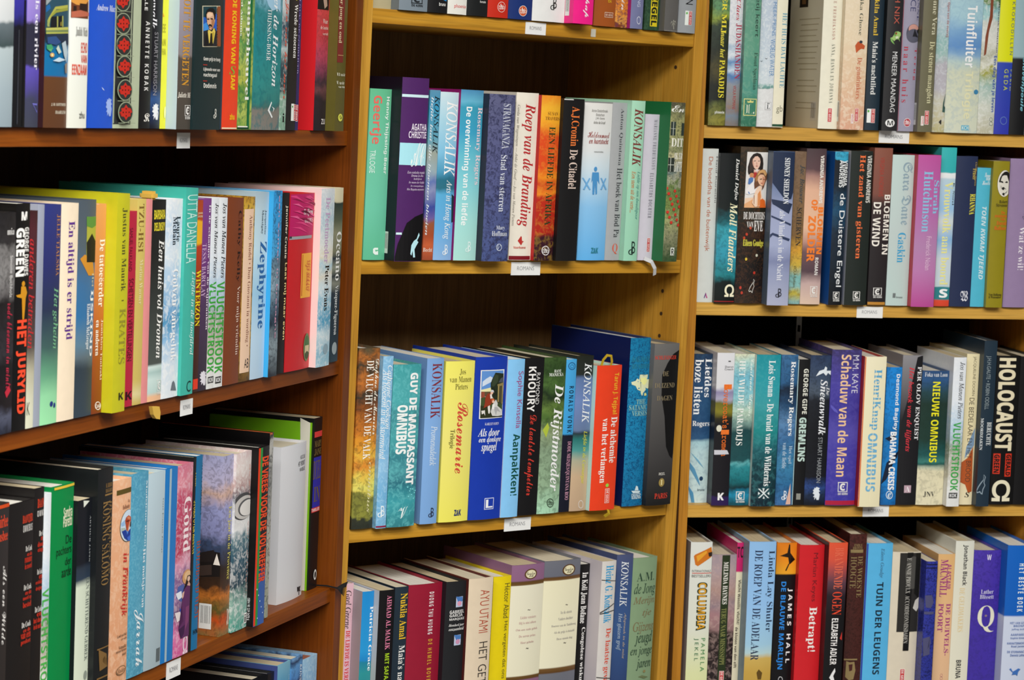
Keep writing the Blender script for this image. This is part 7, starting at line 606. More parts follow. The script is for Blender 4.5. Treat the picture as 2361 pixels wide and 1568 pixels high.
    ('R2', .4636, .002, .0342, .2051, .135, .06, [[(1, '927ca0')], 0, 6, None], None, [('author_lettering', [('d', '2c2434', .624, .581, .891, .985, 'Cathy Kelly', 'r')]), ('title_lettering', [('d', 'ece4ec', .53, .253, .787, .546, 'Wat ze wil!', 'r')])], [], [], None, 'mauve book at the end of the row, second row of the right bookcase'),
    ('R3', .0249, -.019, .0309, .2048, .135, .06, [[(0, 'c4d8d8'), (.159, 'c0d8d8'), (.342, 'b8d4d8'), (.41, 'a8ccd4'), (.433, '2c547c'), (.479, '244870'), (.661, '244c74'), (.797, '244468'), (1, '1c3450')], .02, 6, ('3c6890', .15)], None, [('title_lettering', [('d', 'eceef0', .661, .711, .97, .97, 'Liefdes', 'R')]), ('title_lettering', [('d', 'eceef0', .196, .593, .58, .964, 'boze listen', 'R')]), ('author_lettering', [('h', 'eceef0', .188, .508, .97, .552, 'Rogers', 'R')]), ('spine_picture', [('p', '5490b4', [(.072, .287), (.368, .232), (.576, .159), (.652, .113), (.452, .159), (.15, .232)]), ('p', '6ca4c0', [(.15, .342), (.539, .287), (.804, .232), (.544, .269)]), ('p', '4c8cb4', [(.089, .122), (.354, .067), (.439, -.011), (.314, -.011)]), ('e', '1c3c5c', .599, .15, .774, .179)]), ('publisher_mark', [('h', '4c5c64', .534, .08, .859, .097, 'bruna', 'S')])], [], [], None, 'navy book with pale blue hand picture, third row of the right bookcase'),
    ('R3', .0528, .002, .0243, .2091, .138, .06, [[(.005, '2c1a4c'), (.053, '2c1c50'), (.066, '18161c'), (.529, '18161a'), (.573, '2c2818'), (.618, '847c28'), (.671, '6c6824'), (.698, 'a8a4bc'), (.742, '8c84a8'), (.777, 'd8d8dc'), (1, 'dcdce0')], .03, 7, None], None, [('author_lettering', [('h', '3c3c40', .433, .903, .936, .917, 'Sharon', 's')]), ('author_lettering', [('h', '3c3c40', .424, .887, .927, .9, 'Creech', 's')]), ('printed_bar', [('r', '3c3c40', .624, .942, .765, .949)]), ('printed_bar', [('r', 'e87428', .437, .763, .894, .795)]), ('printed_bar', [('r', 'e87428', .372, .467, .838, .498)]), ('title_lettering', [('d', 'e06c24', .43, .325, .792, .791, "Dovercoat's dromen", 'm')]), ('printed_mark', [('e', 'd8d4c0', .103, .485, .402, .529)]), ('printed_mark', [('p', 'c8c8d0', [(.032, .365), (.774, .365), (.895, .338), (.044, .334)])]), ('publisher_mark', [('h', 'ecebec', .34, .035, .704, .084, 'K', 'H')])], [], [], None, 'white topped black book with orange lettering, third row of the right bookcase'),
    ('R3', .0793, .002, .0283, .2079, .137, .06, [[(.005, '104c58'), (.075, '1c8cb0'), (.12, '0c2c30'), (.174, '187078'), (.255, '2c8890'), (.277, '5ca8ac'), (.3, '1c4c50'), (.488, '1c4448'), (.551, '7c9c94'), (.622, 'b8d0bc'), (.711, '8cc4cc'), (.845, '74b8cc'), (.934, 'a8d0cc'), (1, 'd8dcc0')], .05, 8, ('10343c', .2)], None, [('title_lettering', [('d', 'eef0ea', .191, .398, .53, .956, 'HET WILDE PARADIJS', 'r')]), ('author_lettering', [('d', 'e4ece4', .699, .591, .97, .966, 'Constance Gluyas', 'c')]), ('publisher_mark', [('r', 'e8e6e2', .33, .089, .752, .093), ('r', 'e8e6e2', .347, .037, .77, .041), ('r', 'e8e6e2', .339, .037, .368, .093), ('r', 'e8e6e2', .731, .037, .761, .093), ('h', 'e8e6e2', .423, .044, .655, .086, 'C', 'H'), ('e', 'e8e6e2', .541, .062, .6, .071), ('h', 'e8e6e2', .352, .019, .774, .032, 'DE KERN', 'S')])], [], [], None, 'turquoise river jacket with white capitals, third row of the right bookcase'),
    ('R3', .1109, .0092, .0343, .208, .137, .06, [[(.011, '0c2430'), (.27, '103840'), (.377, '1c5c64'), (.494, '1c8484'), (.681, '3898a0'), (.806, '2898a4'), (1, '1c8c98')], .06, 6, ('5cb4b8', .12)], 'd8dcd4', [('title_lettering', [('d', 'eaf0ee', .492, .135, .772, .962, 'Lois Swann - De bruid van de Wildernis', 'R')]), ('publisher_mark', [('p', 'dce4e4', [(.513, .101), (.451, .121), (.488, .121), (.531, .101)]), ('p', 'dce4e4', [(.514, .096), (.461, .11), (.499, .11), (.532, .096)]), ('p', 'dce4e4', [(.515, .092), (.472, .099), (.509, .099), (.534, .092)]), ('p', 'dce4e4', [(.275, .118), (.345, .118), (.759, .055), (.689, .056)]), ('p', 'dce4e4', [(.741, .118), (.671, .118), (.293, .056), (.362, .056)]), ('p', 'dce4e4', [(.46, .121), (.553, .121), (.512, .104)]), ('p', 'dce4e4', [(.48, .052), (.573, .052), (.522, .069)]), ('p', 'dce4e4', [(.281, .097), (.377, .087), (.287, .076)]), ('p', 'dce4e4', [(.747, .097), (.656, .087), (.753, .076)])])], [], [], None, 'teal to black book with long white title, third row of the right bookcase'),
    ('R3', .1431, .002, .0238, .2074, .137, .06, [[(.007, '3c6ca0'), (.129, '2c6898'), (.265, '3c80a8'), (.445, '3c6c9c'), (.553, '5c88b4'), (.67, '24486c'), (.769, '142438'), (.822, '2c5c88'), (.999, '3c6c98')], .09, 7, ('10203a', .25)], None, [('author_lettering', [('d', 'eceef2', .496, .463, .854, .957, 'Rosemary Rogers', 'R')]), ('title_lettering', [('d', 'b8ccdc', .624, .278, .868, .396, 'Het spel', 'r')]), ('title_lettering', [('d', 'b8ccdc', .3, .246, .544, .418, 'van de liefde', 'r')]), ('printed_mark', [('p', 'd8b0a0', [(.618, .006), (.868, .147), (.928, .006)])]), ('publisher_mark', [('h', 'dce4ec', .352, .036, .554, .074, 'd', 's'), ('h', 'dce4ec', .483, .042, .672, .097, 'B', 's')])], [], [], None, 'blue painting jacket with bold white author name, third row of the right bookcase'),
    ('R3', .1638, .002, .017, .2013, .133, .06, [[(1, '141416')], 0, 6, None], None, [('colour_band', [('r', 'a8c8d0', 0, 0, .06, 1)]), ('author_lettering', [('d', 'e4e4d8', .478, .626, .887, .936, 'GEORGE GIPE', 'S')]), ('title_lettering', [('d', 'bcd4cc', .284, .301, .9, .603, 'GREMLINS', 'H')]), ('printed_bar', [('r', '8c8c84', .33, .039, .696, .081)])], [], [], None, 'black narrow book with pale green capitals, third row of the right bookcase'),
    ('R3', .1875, .002, .0298, .2071, .137, .06, [[(.003, '101420'), (.074, '20304c'), (.12, '2c4884'), (.192, '14161e'), (.491, '14161c'), (.699, '1c2028'), (.753, '4c5868'), (.852, '3c4c64'), (1, '2c3c5c')], .05, 9, ('0c0c10', .25)], None, [('printed_mark', [('p', 'dfe6ec', [(.274, .861), (.424, .897), (.649, .907), (.707, .927), (.795, .918), (.782, .898), (1.01, .898), (1.069, .862), (.852, .884), (.761, .865), (.624, .884)])]), ('title_lettering', [('d', 'dcdce0', .81, .736, .97, .79, 'De', 'I')]), ('title_lettering', [('d', 'e8eaee', .51, .469, .862, .839, 'Sneeuwvalk', 'I')]), ('author_lettering', [('d', '94989c', .528, .151, .738, .455, 'STUART HARRISON', 's')]), ('publisher_mark', [('p', 'dce4ec', [(.444, .12), (.501, .114), (.552, .124), (.593, .111), (.72, .115), (.651, .102), (.746, .093), (.674, .089), (.736, .071), (.642, .076), (.722, .058), (.648, .061), (.693, .036), (.615, .049), (.583, .036), (.547, .054), (.473, .036), (.495, .058), (.411, .055), (.479, .071), (.384, .08), (.462, .087), (.384, .102), (.469, .099)])])], [], [], None, 'dark forest jacket with white falcon, third row of the right bookcase'),
    ('R3', .224, .003, .0427, .2152, .142, .06, [[(.037, '3c389c'), (.343, '443ca0'), (.474, '544ca8'), (.605, '3c3490'), (.779, '48409c'), (.999, '3c3464')], .06, 6, ('5c54ac', .25)], None, [('author_lettering', [('d', 'd0d0e0', .69, .723, .909, .966, 'M.M. KAYE', 's')]), ('title_lettering', [('d', 'e8c098', .303, .186, .65, .969, 'Schaduw van de Maan', 'S')]), ('printed_mark', [('p', '5c58b8', [(.039, .648), (.239, .613), (.29, .592), (.15, .605), (.034, .631)])]), ('publisher_mark', [('r', 'e8e6e2', .383, .146, .708, .151), ('r', 'e8e6e2', .398, .088, .723, .092), ('r', 'e8e6e2', .39, .088, .413, .151), ('r', 'e8e6e2', .693, .088, .716, .151), ('h', 'e8e6e2', .455, .096, .634, .143, 'C', 'H'), ('e', 'e8e6e2', .546, .116, .592, .126), ('h', 'e8e6e2', .402, .068, .727, .083, 'DE KERN', 'S')]), ('printed_bar', [('r', 'a81c3c', -.005, .003, 1, .031)])], [], [], None, 'violet blue book with peach title and red foot, third row of the right bookcase'),
    ('R3', .2612, .0157, .031, .2076, .137, .06, [[(.019, 'e4dcb8'), (.547, 'e8e0bc'), (.999, 'ece4c4')], 0, 6, None], 'a82014', [('colour_band', [('r', 'd8642c', 0, 0, .05, 1)]), ('author_lettering', [('d', '5ca4cc', .339, .515, .805, .916, 'HenriKnap', 'R')]), ('title_lettering', [('d', '6cacd0', .298, .103, .741, .493, 'OMNIBUS', 'S')]), ('colour_band', [('r', 'ece4c4', .505, 0, .53, 1)])], [], [], None, 'cream book with rounded light blue lettering, third row of the right bookcase'),
    ('R3', .2941, .002, .0222, .1917, .127, .06, [[(.007, '1464a8'), (.188, '1c80cc'), (.533, '1874b8'), (.68, '1c88d8'), (.999, '1c84d4')], .05, 8, ('0c3c6c', .25)], None, [('printed_mark', [('p', '0c1c34', [(.094, .484), (.784, .523), (.976, .681), (.915, .622), (.759, .484), (.369, .464)])]), ('printed_mark', [('p', '0c1c34', [(.265, .306), (1.022, .395), (.957, .346), (.452, .287), (.321, .188), (-.016, .148)])]), ('author_lettering', [('d', 'eceef2', .555, .543, .891, .95, 'Desmond Bagley', 'S')]), ('title_lettering', [('d', 'eceef2', .418, .109, .844, .533, 'BAHAMA CRISIS', 'H')]), ('publisher_mark', [('q', 'dce8f4', [(.783, .073), (.777, .063), (.749, .055), (.702, .048), (.64, .044), (.571, .042), (.5, .044), (.435, .048), (.382, .055), (.346, .064), (.33, .073), (.337, .082), (.365, .091), (.412, .098), (.473, .102), (.542, .104), (.613, .102), (.678, .098), (.732, .091), (.768, .082), (.783, .073)], [(.743, .073), (.737, .065), (.714, .058), (.675, .053), (.625, .049), (.568, .048), (.51, .049), (.457, .053), (.413, .058), (.384, .065), (.371, .073), (.376, .081), (.399, .088), (.438, .093), (.488, .097), (.545, .098), (.603, .097), (.656, .093), (.7, .088), (.73, .081), (.743, .073)])]), ('publisher_mark', [('h', 'dce8f4', .446, .053, .677, .091, 'e', 'I')])], [], [], None, 'azure book with dark silhouettes and white bold lettering, third row of the right bookcase'),
    ('R3', .3201, .002, .0291, .2084, .138, .06, [[(.008, '1a191c'), (.445, '1c1b1e'), (.572, '242326'), (.68, '4c4a4e'), (.807, '6c6a6e'), (.999, '8a888c')], .02, 6, None], None, [('printed_shape', [('p', '17161a', [(1.01, 1.001), (.71, .988), (.651, .879), (.396, .753), (.068, .554), (.215, .009), (1.103, .008), (1.022, .717)])]), ('title_lettering', [('d', 'cc3440', .264, .359, .576, .924, 'Het bezoek van de lijfarts', 'I')]), ('author_lettering', [('d', 'e8e8ea', .697, .436, .955, .925, 'PER OLOV ENQUIST', 'R')]), ('printed_bar', [('r', 'b89ca8', .367, .082, .715, .132)]), ('publisher_mark', [('h', 'ece4e8', .421, .089, .66, .125, 'A', 'r')])], [], [], None, 'grey and black book with red italic title, third row of the right bookcase'),
    ('R3', .3545, .002, .0393, .1873, .124, .06, [[(.019, 'e0d8b8'), (.253, 'dcd4b4'), (.283, 'a8b4a0'), (.303, '1c5450'), (.324, '3c7c74'), (.374, '1c5454'), (.496, '1c3830'), (.758, '1c342c'), (.839, '24444c'), (.939, '2c5484'), (.999, '2c4c78')], .02, 6, ('14281c', .15)], None, [('author_lettering', [('h', 'dce0e4', .088, .956, .93, .988, 'Foka van Loon', 'r')]), ('title_lettering', [('d', 'e8e020', .39, .319, .673, .919, 'NIEUWE OMNIBUS', 'S')]), ('publisher_mark', [('h', '2c2c2c', .252, .058, .678, .1, 'JNV', 'r')])], [], [], None, 'short dark green and cream omnibus with yellow title, third row of the right bookcase'),
    ('R3', .3837, .0155, .0183, .2077, .137, .06, [[(.02, 'dcdcda'), (.138, 'dcdcd8'), (.217, 'bcb8a8'), (.315, 'a8a898'), (.394, '8c9c84'), (.462, 'a8bcc8'), (.56, 'b4cce0'), (.707, 'dde4ec'), (.999, 'dfe3e8')], .05, 8, ('eceef0', .25)], None, [('author_lettering', [('d', '2a2c30', .485, .59, .875, .97, 'Jos van Manen Pieters', 'i')]), ('title_lettering', [('d', '38a048', .214, .106, .821, .567, 'VLUCHTSTROOK', 'S')]), ('printed_bar', [('r', '1c1c1c', .147, .056, .82, .093)]), ('publisher_mark', [('h', 'e8e8e8', .212, .062, .755, .087, 'KOK', 'S')])], [], [], None, 'white book with bold green vertical title, third row of the right bookcase'),
    ('R3', .4082, .002, .0185, .2112, .139, .06, [[(.004, 'e4d8b4'), (.494, 'e0d2a8'), (.53, 'e2d6ac'), (.999, 'e4d8b0')], 0, 6, None], None, [('printed_mark', [('p', '7c98b4', [(.933, .513), (.936, .396), (.208, .305), (.315, .386)])]), ('printed_mark', [('p', 'b05424', [(.856, .387), (.948, .088), (.629, .079), (.376, .134), (-.068, .152), (-.044, .278), (.472, .314)])]), ('author_lettering', [('d', '544838', .455, .724, .735, .983, 'JACQUELINE DOORN', 'N')]), ('title_lettering', [('d', '40362c', .35, .152, .739, .71, 'DE BEDELAAR EN HET BROOD', 'N')]), ('publisher_mark', [('h', '2c2420', .366, .05, .767, .084, 'S', 'I')])], [], [], None, 'cream book with orange brown lower picture, third row of the right bookcase'),
    ('R3', .4272, .016, .0188, .2311, .15, .06, [[(1, '1f303e')], 0, 6, None], None, [('author_lettering', [('d', '8c989c', .153, .588, .555, .91, 'J.H.H.GAUTE • ROBIN ODELL', 's')]), ('title_lettering', [('d', 'd8dcdc', .506, .371, .867, .511, 'BERUCHTE', 'R')]), ('title_lettering', [('d', 'd8dcdc', .025, .342, .232, .535, 'MOORDZAKEN', 'R')]), ('publisher_mark', [('q', '8c9ca8', [(.469, .195), (.637, .18), (.574, .158), (.544, .146), (.636, .128), (.496, .104), (.44, .073), (.32, .076), (.234, .086), (.042, .08), (-.045, .092), (.09, .122), (.269, .146), (.452, .164), (.469, .195)], [(.48, .191), (.583, .179), (.519, .158), (.481, .146), (.573, .128), (.431, .106), (.394, .082), (.33, .083), (.252, .094), (.068, .087), (.017, .093), (.147, .118), (.312, .14), (.486, .161), (.48, .191)])])], [], [], None, 'tall dark slate hardback with grey cat outline, third row of the right bookcase'),
    ('R3', .4608, .002, .0348, .2091, .138, .06, [[(1, '0b0a0a')], 0, 6, None], None, [('title_lettering', [('d', 'dfd4b4', .091, .363, .806, .986, 'HOLOCAUST', 'H')]), ('printed_bar', [('r', 'd0341c', .563, .19, .829, .345)]), ('printed_bar', [('r', 'd0341c', .062, .208, .351, .345)]), ('author_lettering', [('d', '140c0a', .597, .197, .806, .338, 'GERALD', 'H')]), ('author_lettering', [('d', '140c0a', .097, .215, .316, .338, 'GREEN', 'H')]), ('publisher_mark', [('h', 'e4dcc0', .081, .023, .846, .167, 'Ω', 'H')])], [], [], None, 'black book with huge cream capitals and omega sign, third row of the right bookcase'),
    ('R3', .4935, .002, .03, .2083, .137, .06, [[(1, '0e0d0f')], 0, 6, None], None, [('title_lettering', [('d', 'b83c2c', .538, .089, .808, .485, 'DE ONTEMBAREN', 'R')])], [], [], None, 'black book at the end beside omega book, third row of the right bookcase'),
    ('R4', .0119, -.029, .0052, .1819, .12, .06, [[(0, '8c6c94'), (.16, 'c0a0bc'), (.248, '7c6c90'), (.336, 'a880ac'), (.423, 'd090bc'), (.511, '8c5c98'), (.642, '5c4884'), (1, '5c4478')], .04, 7, None], None, [('author_lettering', [('d', 'b8a8c8', 1.513, .718, 2.137, .902, 'Bruno Dorman', 'r')]), ('title_lettering', [('d', 'b0a0c4', .175, .511, .923, .903, 'Het perpetuum mobile van de liefde', 'r')])], [], [], None, 'narrow purple and pink book at the shelf start, bottom row of the right bookcase'),
    ('R4', .03, .002, .0305, .2261, .149, .06, [[(0, 'd8dca0'), (.198, 'd8dca8'), (.478, 'd8dacc'), (1, 'd8dad4')], 0, 6, None], 'a8a09c', [('printed_mark', [('p', 'c8701c', [(.145, .915), (.205, .925), (.948, .971), (1.017, .921), (.943, .907), (.343, .854), (.225, .863)])]), ('printed_mark', [('p', '2c2018', [(.803, .935), (.995, .94), (1.024, .914), (.847, .91)])]), ('printed_mark', [('p', 'e09c2c', [(.26, .915), (.719, .949), (.75, .935), (.324, .88)])]), ('title_lettering', [('h', '5c5c58', .091, .817, .97, .831, 'INTERNATIONALE', 's')]), ('printed_bar', [('r', 'c83c28', .095, .809, 1.006, .813)]), ('title_lettering', [('h', '5c5c58', .09, .786, .97, .802, 'BESTSELLERS', 's')]), ('title_lettering', [('d', '28341c', .361, .458, .833, .755, 'COLUMBIA', 'H')]), ('title_lettering', [('d', 'd89c28', .423, .465, .78, .75, 'COLUMBIA', 'S')]), ('author_lettering', [('d', '4c8c54', .647, .206, .836, .411, 'PAMELA', 's+')]), ('author_lettering', [('d', '4c7c58', .3, .272, .521, .411, 'JEKEL', 's+')])], [], [], None, 'white book with brush stroke and rainbow capitals, bottom row of the right bookcase'),
    ('R4', .063, .002, .0349, .2087, .138, .06, [[(0, '201818'), (.212, '241a1c'), (.47, '2c2020'), (.5, '8c6c6c'), (.591, 'a0787c'), (.666, '8c7880'), (.757, 'a88880'), (.892, 'a89498'), (1, '9c8c94')], .06, 6, ('c0a49c', .25)], None, [('colour_band', [('r', '243018', .4, 0, .72, 1)]), ('author_lettering', [('d', 'ece8e0', .466, .67, .659, .952, 'MELINDA HAYNES', 'R')]), ('title_lettering', [('d', '8a8c50', .452, .265, .655, .643, 'TERUG NAAR MISSISSIPPI', 'r')]), ('publisher_mark', [('r', 'f0e0dc', .472, .128, .666, .223), ('r', 'c42c30', .487, .131, .651, .22), ('d', 'f0e0dc', .522, .136, .616, .216, 'DE GEUS', 'S')])], [], [], None, 'pink dusk picture book with dark green title strip, bottom row of the right bookcase'),
    ('R4', .0851, .002, .0088, .2249, .148, .06, [[(0, 'dcd4b8'), (.816, 'e0d8bc'), (.822, 'c42468'), (1, 'c8286c')], 0, 6, None], None, [('publisher_mark', [('h', '2c1020', .025, .907, .97, .976, 'TC', 'S')]), ('title_lettering', [('d', '403830', .329, .494, .845, .771, 'Vlucht Wassilis, vlucht!', 'S')]), ('title_lettering', [('d', '403830', .222, .223, .665, .477, 'de kloten van den elft', 'S')])], [], [], None, 'narrow cream book with magenta head, bottom row of the right bookcase'),
    ('R4', .1088, .0272, .038, .2313, .153, .06, [[(0, 'b08c3c'), (.216, 'c09c48'), (.301, 'c8a858'), (.332, 'b0ccd0'), (.386, '9cc4dc'), (.624, '90bce8'), (1, '8cb8e4')], .02, 6, None], '8098a8', [('author_lettering', [('d', '1c2c48', .663, .46, .958, .947, 'Linda Lay Shuler', 'r')]), ('title_lettering', [('d', '1c2848', .205, .291, .501, .951, 'DE ROEP VAN DE ADELAAR', 'r')]), ('printed_mark', [('p', '5c4418', [(.457, .216), (.536, .236), (.669, .215), (.638, .175), (.511, .175)])])], [], [], None, 'sky blue book with navy title above sandy mountain, bottom row of the right bookcase'),
    ('R4', .1516, .002, .0287, .2244, .148, .06, [[(0, '0f0e11'), (.802, '111013'), (.809, 'e8a428'), (.896, 'e88c1c'), (1, 'd87818')], 0, 6, None], None, [('spine_picture', [('p', '201408', [(.579, .991), (.635, .991), (.667, .938), (.926, .896), (.695, .91), (.671, .868), (.626, .868), (.565, .91), (.155, .919), (.514, .938)]), ('p', '201408', [(.591, .871), (.653, .871), (.501, .826), (.443, .829)])]), ('author_lettering', [('d', 'ece8e8', .614, .25, .875, .717, 'JAMES HALL', 'S+')]), ('title_lettering', [('d', '2c88e0', .217, .211, .523, .759, 'DE BLAUWE MARLIJN', 'S')]), ('publisher_mark', [('q', 'dcdce0', [(.573, .146), (.57, .14), (.556, .134), (.532, .13), (.502, .127), (.467, .126), (.431, .127), (.399, .13), (.372, .135), (.354, .14), (.346, .146), (.349, .152), (.363, .158), (.387, .162), (.417, .165), (.452, .165), (.487, .164), (.52, .162), (.547, .157), (.565, .152), (.573, .146)], [(.553, .146), (.55, .141), (.538, .136), (.519, .133), (.494, .131), (.465, .13), (.436, .131), (.41, .133), (.388, .137), (.373, .141), (.366, .146), (.369, .151), (.38, .155), (.4, .159), (.425, .161), (.453, .162), (.482, .161), (.509, .159), (.531, .155), (.546, .151), (.553, .146)])])], [], [], None, 'black book with orange plane picture head, bottom row of the right bookcase'),
    ('R4', .184, .0134, .0356, .2234, .147, .06, [[(1, 'cb2028')], 0, 6, None], None, [('author_lettering', [('d', '701820', .498, .648, .736, .952, 'Marian Keyes', 's')]), ('title_lettering', [('d', 'f0e8e4', .4, .333, .803, .613, 'Betrapt!', 'R')])], [], [], None, 'thick red book with white serif title, bottom row of the right bookcase'),
    ('R4', .2155, .0307, .0267, .2298, .152, .06, [[(0, '100f11'), (.557, '121114'), (.681, '241c24'), (.763, '5c3c48'), (.831, 'a04848'), (.899, 'd0503c'), (1, 'dc5434')], .02, 6, None], '3c1c20', [('title_lettering', [('d', 'e0684c', .317, .721, .79, .971, 'BRANDENDE', 'r')]), ('title_lettering', [('d', 'e0482c', .289, .564, .8, .704, 'OGEN', 'r')]), ('author_lettering', [('d', 'ece8e6', .319, .261, .66, .543, 'ELIZABETH ADLER', 'S')]), ('printed_mark', [('p', 'e4e4e4', [(.324, .182), (.463, .213), (.603, .24), (.643, .22), (.533, .192), (.606, .166), (.423, .166)])]), ('printed_mark', [('p', 'c8342c', [(.798, .419), (.902, .46), (.912, .409)])])], [], [], None, 'black book with red glowing head and red title, bottom row of the right bookcase'),
    ('R4', .2542, .002, .0251, .2358, .156, .06, [[(0, '44201c'), (.648, '48221e'), (1, '4c2420')], .1, 14, ('2c1410', .5)], None, [('author_lettering', [('h', '8c7850', .268, .927, .739, .942, 'EMILY', 'R')]), ('author_lettering', [('h', '8c7850', .198, .911, .76, .925, 'BRONTE', 'R')]), ('title_lettering', [('d', '8c7850', .518, .623, .806, .87, 'DE WOESTE', 'r')]), ('title_lettering', [('d', '8c7850', .113, .678, .453, .867, 'HOOGTE', 'r')]), ('printed_bar', [('r', '8c7850', .077, .89, .795, .909)]), ('printed_bar', [('r', '8c7850', -.038, .247, .763, .256)]), ('publisher_mark', [('p', '8c7850', [(.137, .242), (.338, .235), (.599, .238), (.689, .186), (.585, .132), (.325, .127), (.118, .147)]), ('p', '48221e', [(.279, .221), (.507, .224), (.492, .187), (.331, .18)])])], [], [], None, 'brown leather hardback with gold lettering, bottom row of the right bookcase'),
    ('R4', .2861, .002, .0382, .2229, .147, .06, [[(1, '56b0e0')], 0, 6, None], None, [('colour_band', [('r', '2c3c9c', 0, 0, .06, 1)]), ('author_lettering', [('d', '3c6480', .502, .783, .675, .969, 'Eileen Goudge', 'i')]), ('title_lettering', [('d', '142434', .432, .169, .692, .755, 'TUIN DER LEUGENS', 'S')])], [], [], None, 'bright sky blue book with dark spaced title, bottom row of the right bookcase'),
    ('R4', .3264, .002, .0417, .2105, .139, .06, [[(1, 'd8cdb8')], 0, 6, None], None, [('spine_picture', [('r', '2a2826', .249, .463, 1.093, .994), ('e', '4c4a46', .451, .751, 1.008, .971), ('p', '14130f', [(.811, .993), (1.018, .993), (1.061, .674), (.808, .72)]), ('p', 'c8c4bc', [(.788, .622), (.861, .675), (1.006, .697), (1.01, .629), (.923, .599)])]), ('colour_band', [('r', '0e0d0c', .5, .335, .71, .999)]), ('title_lettering', [('d', 'b8b4ac', .495, .386, .654, .96, 'E. ANNIE PROULX  ACCORDEONMISDADEN', 'r')]), ('publisher_mark', [('r', 'f0e0dc', .446, .111, .614, .214), ('r', 'c42c30', .459, .114, .6, .211), ('d', 'f0e0dc', .489, .119, .57, .206, 'DE GEUS', 'S')])], [], [], None, 'cream book with dark photo block, bottom row of the right bookcase'),
    ('R4', .3557, .0225, .0163, .2009, .133, .06, [[(0, '2c3490'), (1, '30389c')], .1, 18, ('10143c', .55)], None, [('printed_bar', [('r', '14183c', -.16, .975, .957, .983)]), ('printed_bar', [('r', '14183c', -.174, .951, .953, .959)]), ('printed_mark', [('p', '4c4c70', [(.012, .762), (.619, .765), (.807, .713), (.581, .674), (.12, .678), (.197, .714)])]), ('printed_mark', [('p', '4c4c70', [(.018, .46), (.618, .475), (.753, .427), (.475, .388), (.707, .348), (.106, .333), (.215, .396)])]), ('printed_bar', [('r', '4c4c70', -.026, .63, .859, .649)])], [], [], None, 'short navy ornamented book, bottom row of the right bookcase'),
    ('R4', .3853, .002, .0246, .2069, .137, .06, [[(0, 'dcb48c'), (.42, 'e4b890'), (.809, 'e0b47c'), (1, 'dcae74')], .04, 7, None], None, [('author_lettering', [('d', 'a0387c', .528, .758, .8, .932, 'ALASTAIR', 'S')]), ('author_lettering', [('d', '98287c', .151, .707, .587, .963, 'MACNEILL', 'R')]), ('title_lettering', [('d', 'a0387c', .595, .302, .882, .661, 'DE DUIVELS-', 'R')]), ('title_lettering', [('d', 'a0387c', .146, .467, .446, .661, 'POORT', 'R')]), ('publisher_mark', [('q', 'b06c7c', [(.61, .168), (.608, .164), (.599, .162), (.583, .159), (.563, .158), (.54, .158), (.516, .158), (.495, .16), (.477, .162), (.465, .165), (.46, .168), (.462, .171), (.471, .174), (.487, .176), (.507, .177), (.53, .178), (.553, .177), (.575, .176), (.593, .174), (.605, .171), (.61, .168)], [(.597, .168), (.595, .165), (.587, .163), (.574, .161), (.558, .16), (.539, .159), (.52, .16), (.502, .161), (.487, .163), (.477, .165), (.473, .168), (.475, .17), (.483, .173), (.495, .175), (.512, .176), (.531, .176), (.55, .176), (.568, .174), (.582, .173), (.592, .17), (.597, .168)])]), ('publisher_mark', [('q', 'b06c7c', [(.621, .146), (.618, .142), (.608, .139), (.591, .136), (.569, .135), (.544, .134), (.519, .135), (.495, .136), (.476, .139), (.462, .142), (.457, .146), (.459, .15), (.469, .153), (.486, .155), (.508, .157), (.533, .158), (.559, .157), (.582, .155), (.602, .153), (.615, .149), (.621, .146)], [(.606, .146), (.604, .143), (.596, .14), (.582, .138), (.564, .137), (.543, .136), (.522, .137), (.503, .138), (.487, .14), (.476, .143), (.471, .146), (.473, .149), (.481, .152), (.495, .154), (.513, .155), (.534, .156), (.555, .155), (.574, .154), (.59, .151), (.601, .149), (.606, .146)])])], [], [], None, 'apricot book with magenta lettering, bottom row of the right bookcase'),
    ('R4', .4115, .002, .0273, .2253, .149, .06, [[(0, 'e0dcc8'), (.599, 'dedac6'), (1, 'd8d8cc')], 0, 6, None], None, [('author_lettering', [('d', '28282c', .375, .72, .682, .976, 'Jonathan Black', 'S')]), ('title_lettering', [('d', 'e0c898', .314, .427, .597, .706, 'DE GELDMAKERS', 'r')]), ('publisher_mark', [('d', '242428', .335, .131, .606, .248, 'BRUNA', 'S')])], [], [], None, 'tall off-white book with black name, bottom row of the right bookcase'),
    ('R4', .4458, .002, .0407, .2119, .14, .06, [[(0, '40309c'), (.635, '4430a0'), (1, '4c38a8')], .06, 8, ('3a2c88', .5)], None, [('publisher_mark', [('h', 'e0d8ec', .46, .936, .622, .972, 'W', 'S')]), ('author_lettering', [('h', 'd8d4e8', .313, .709, .769, .737, 'Luther', 'r')]), ('author_lettering', [('h', 'd8d4e8', .282, .675, .788, .703, 'Blissett', 'r')]), ('title_lettering', [('h', 'e0dcc8', .237, .45, .851, .63, 'Q', 'r')]), ('printed_mark', [('e', '8a7480', .487, .554, .578, .569)])], [], [], None, 'violet book with large cream initial, bottom row of the right bookcase'),
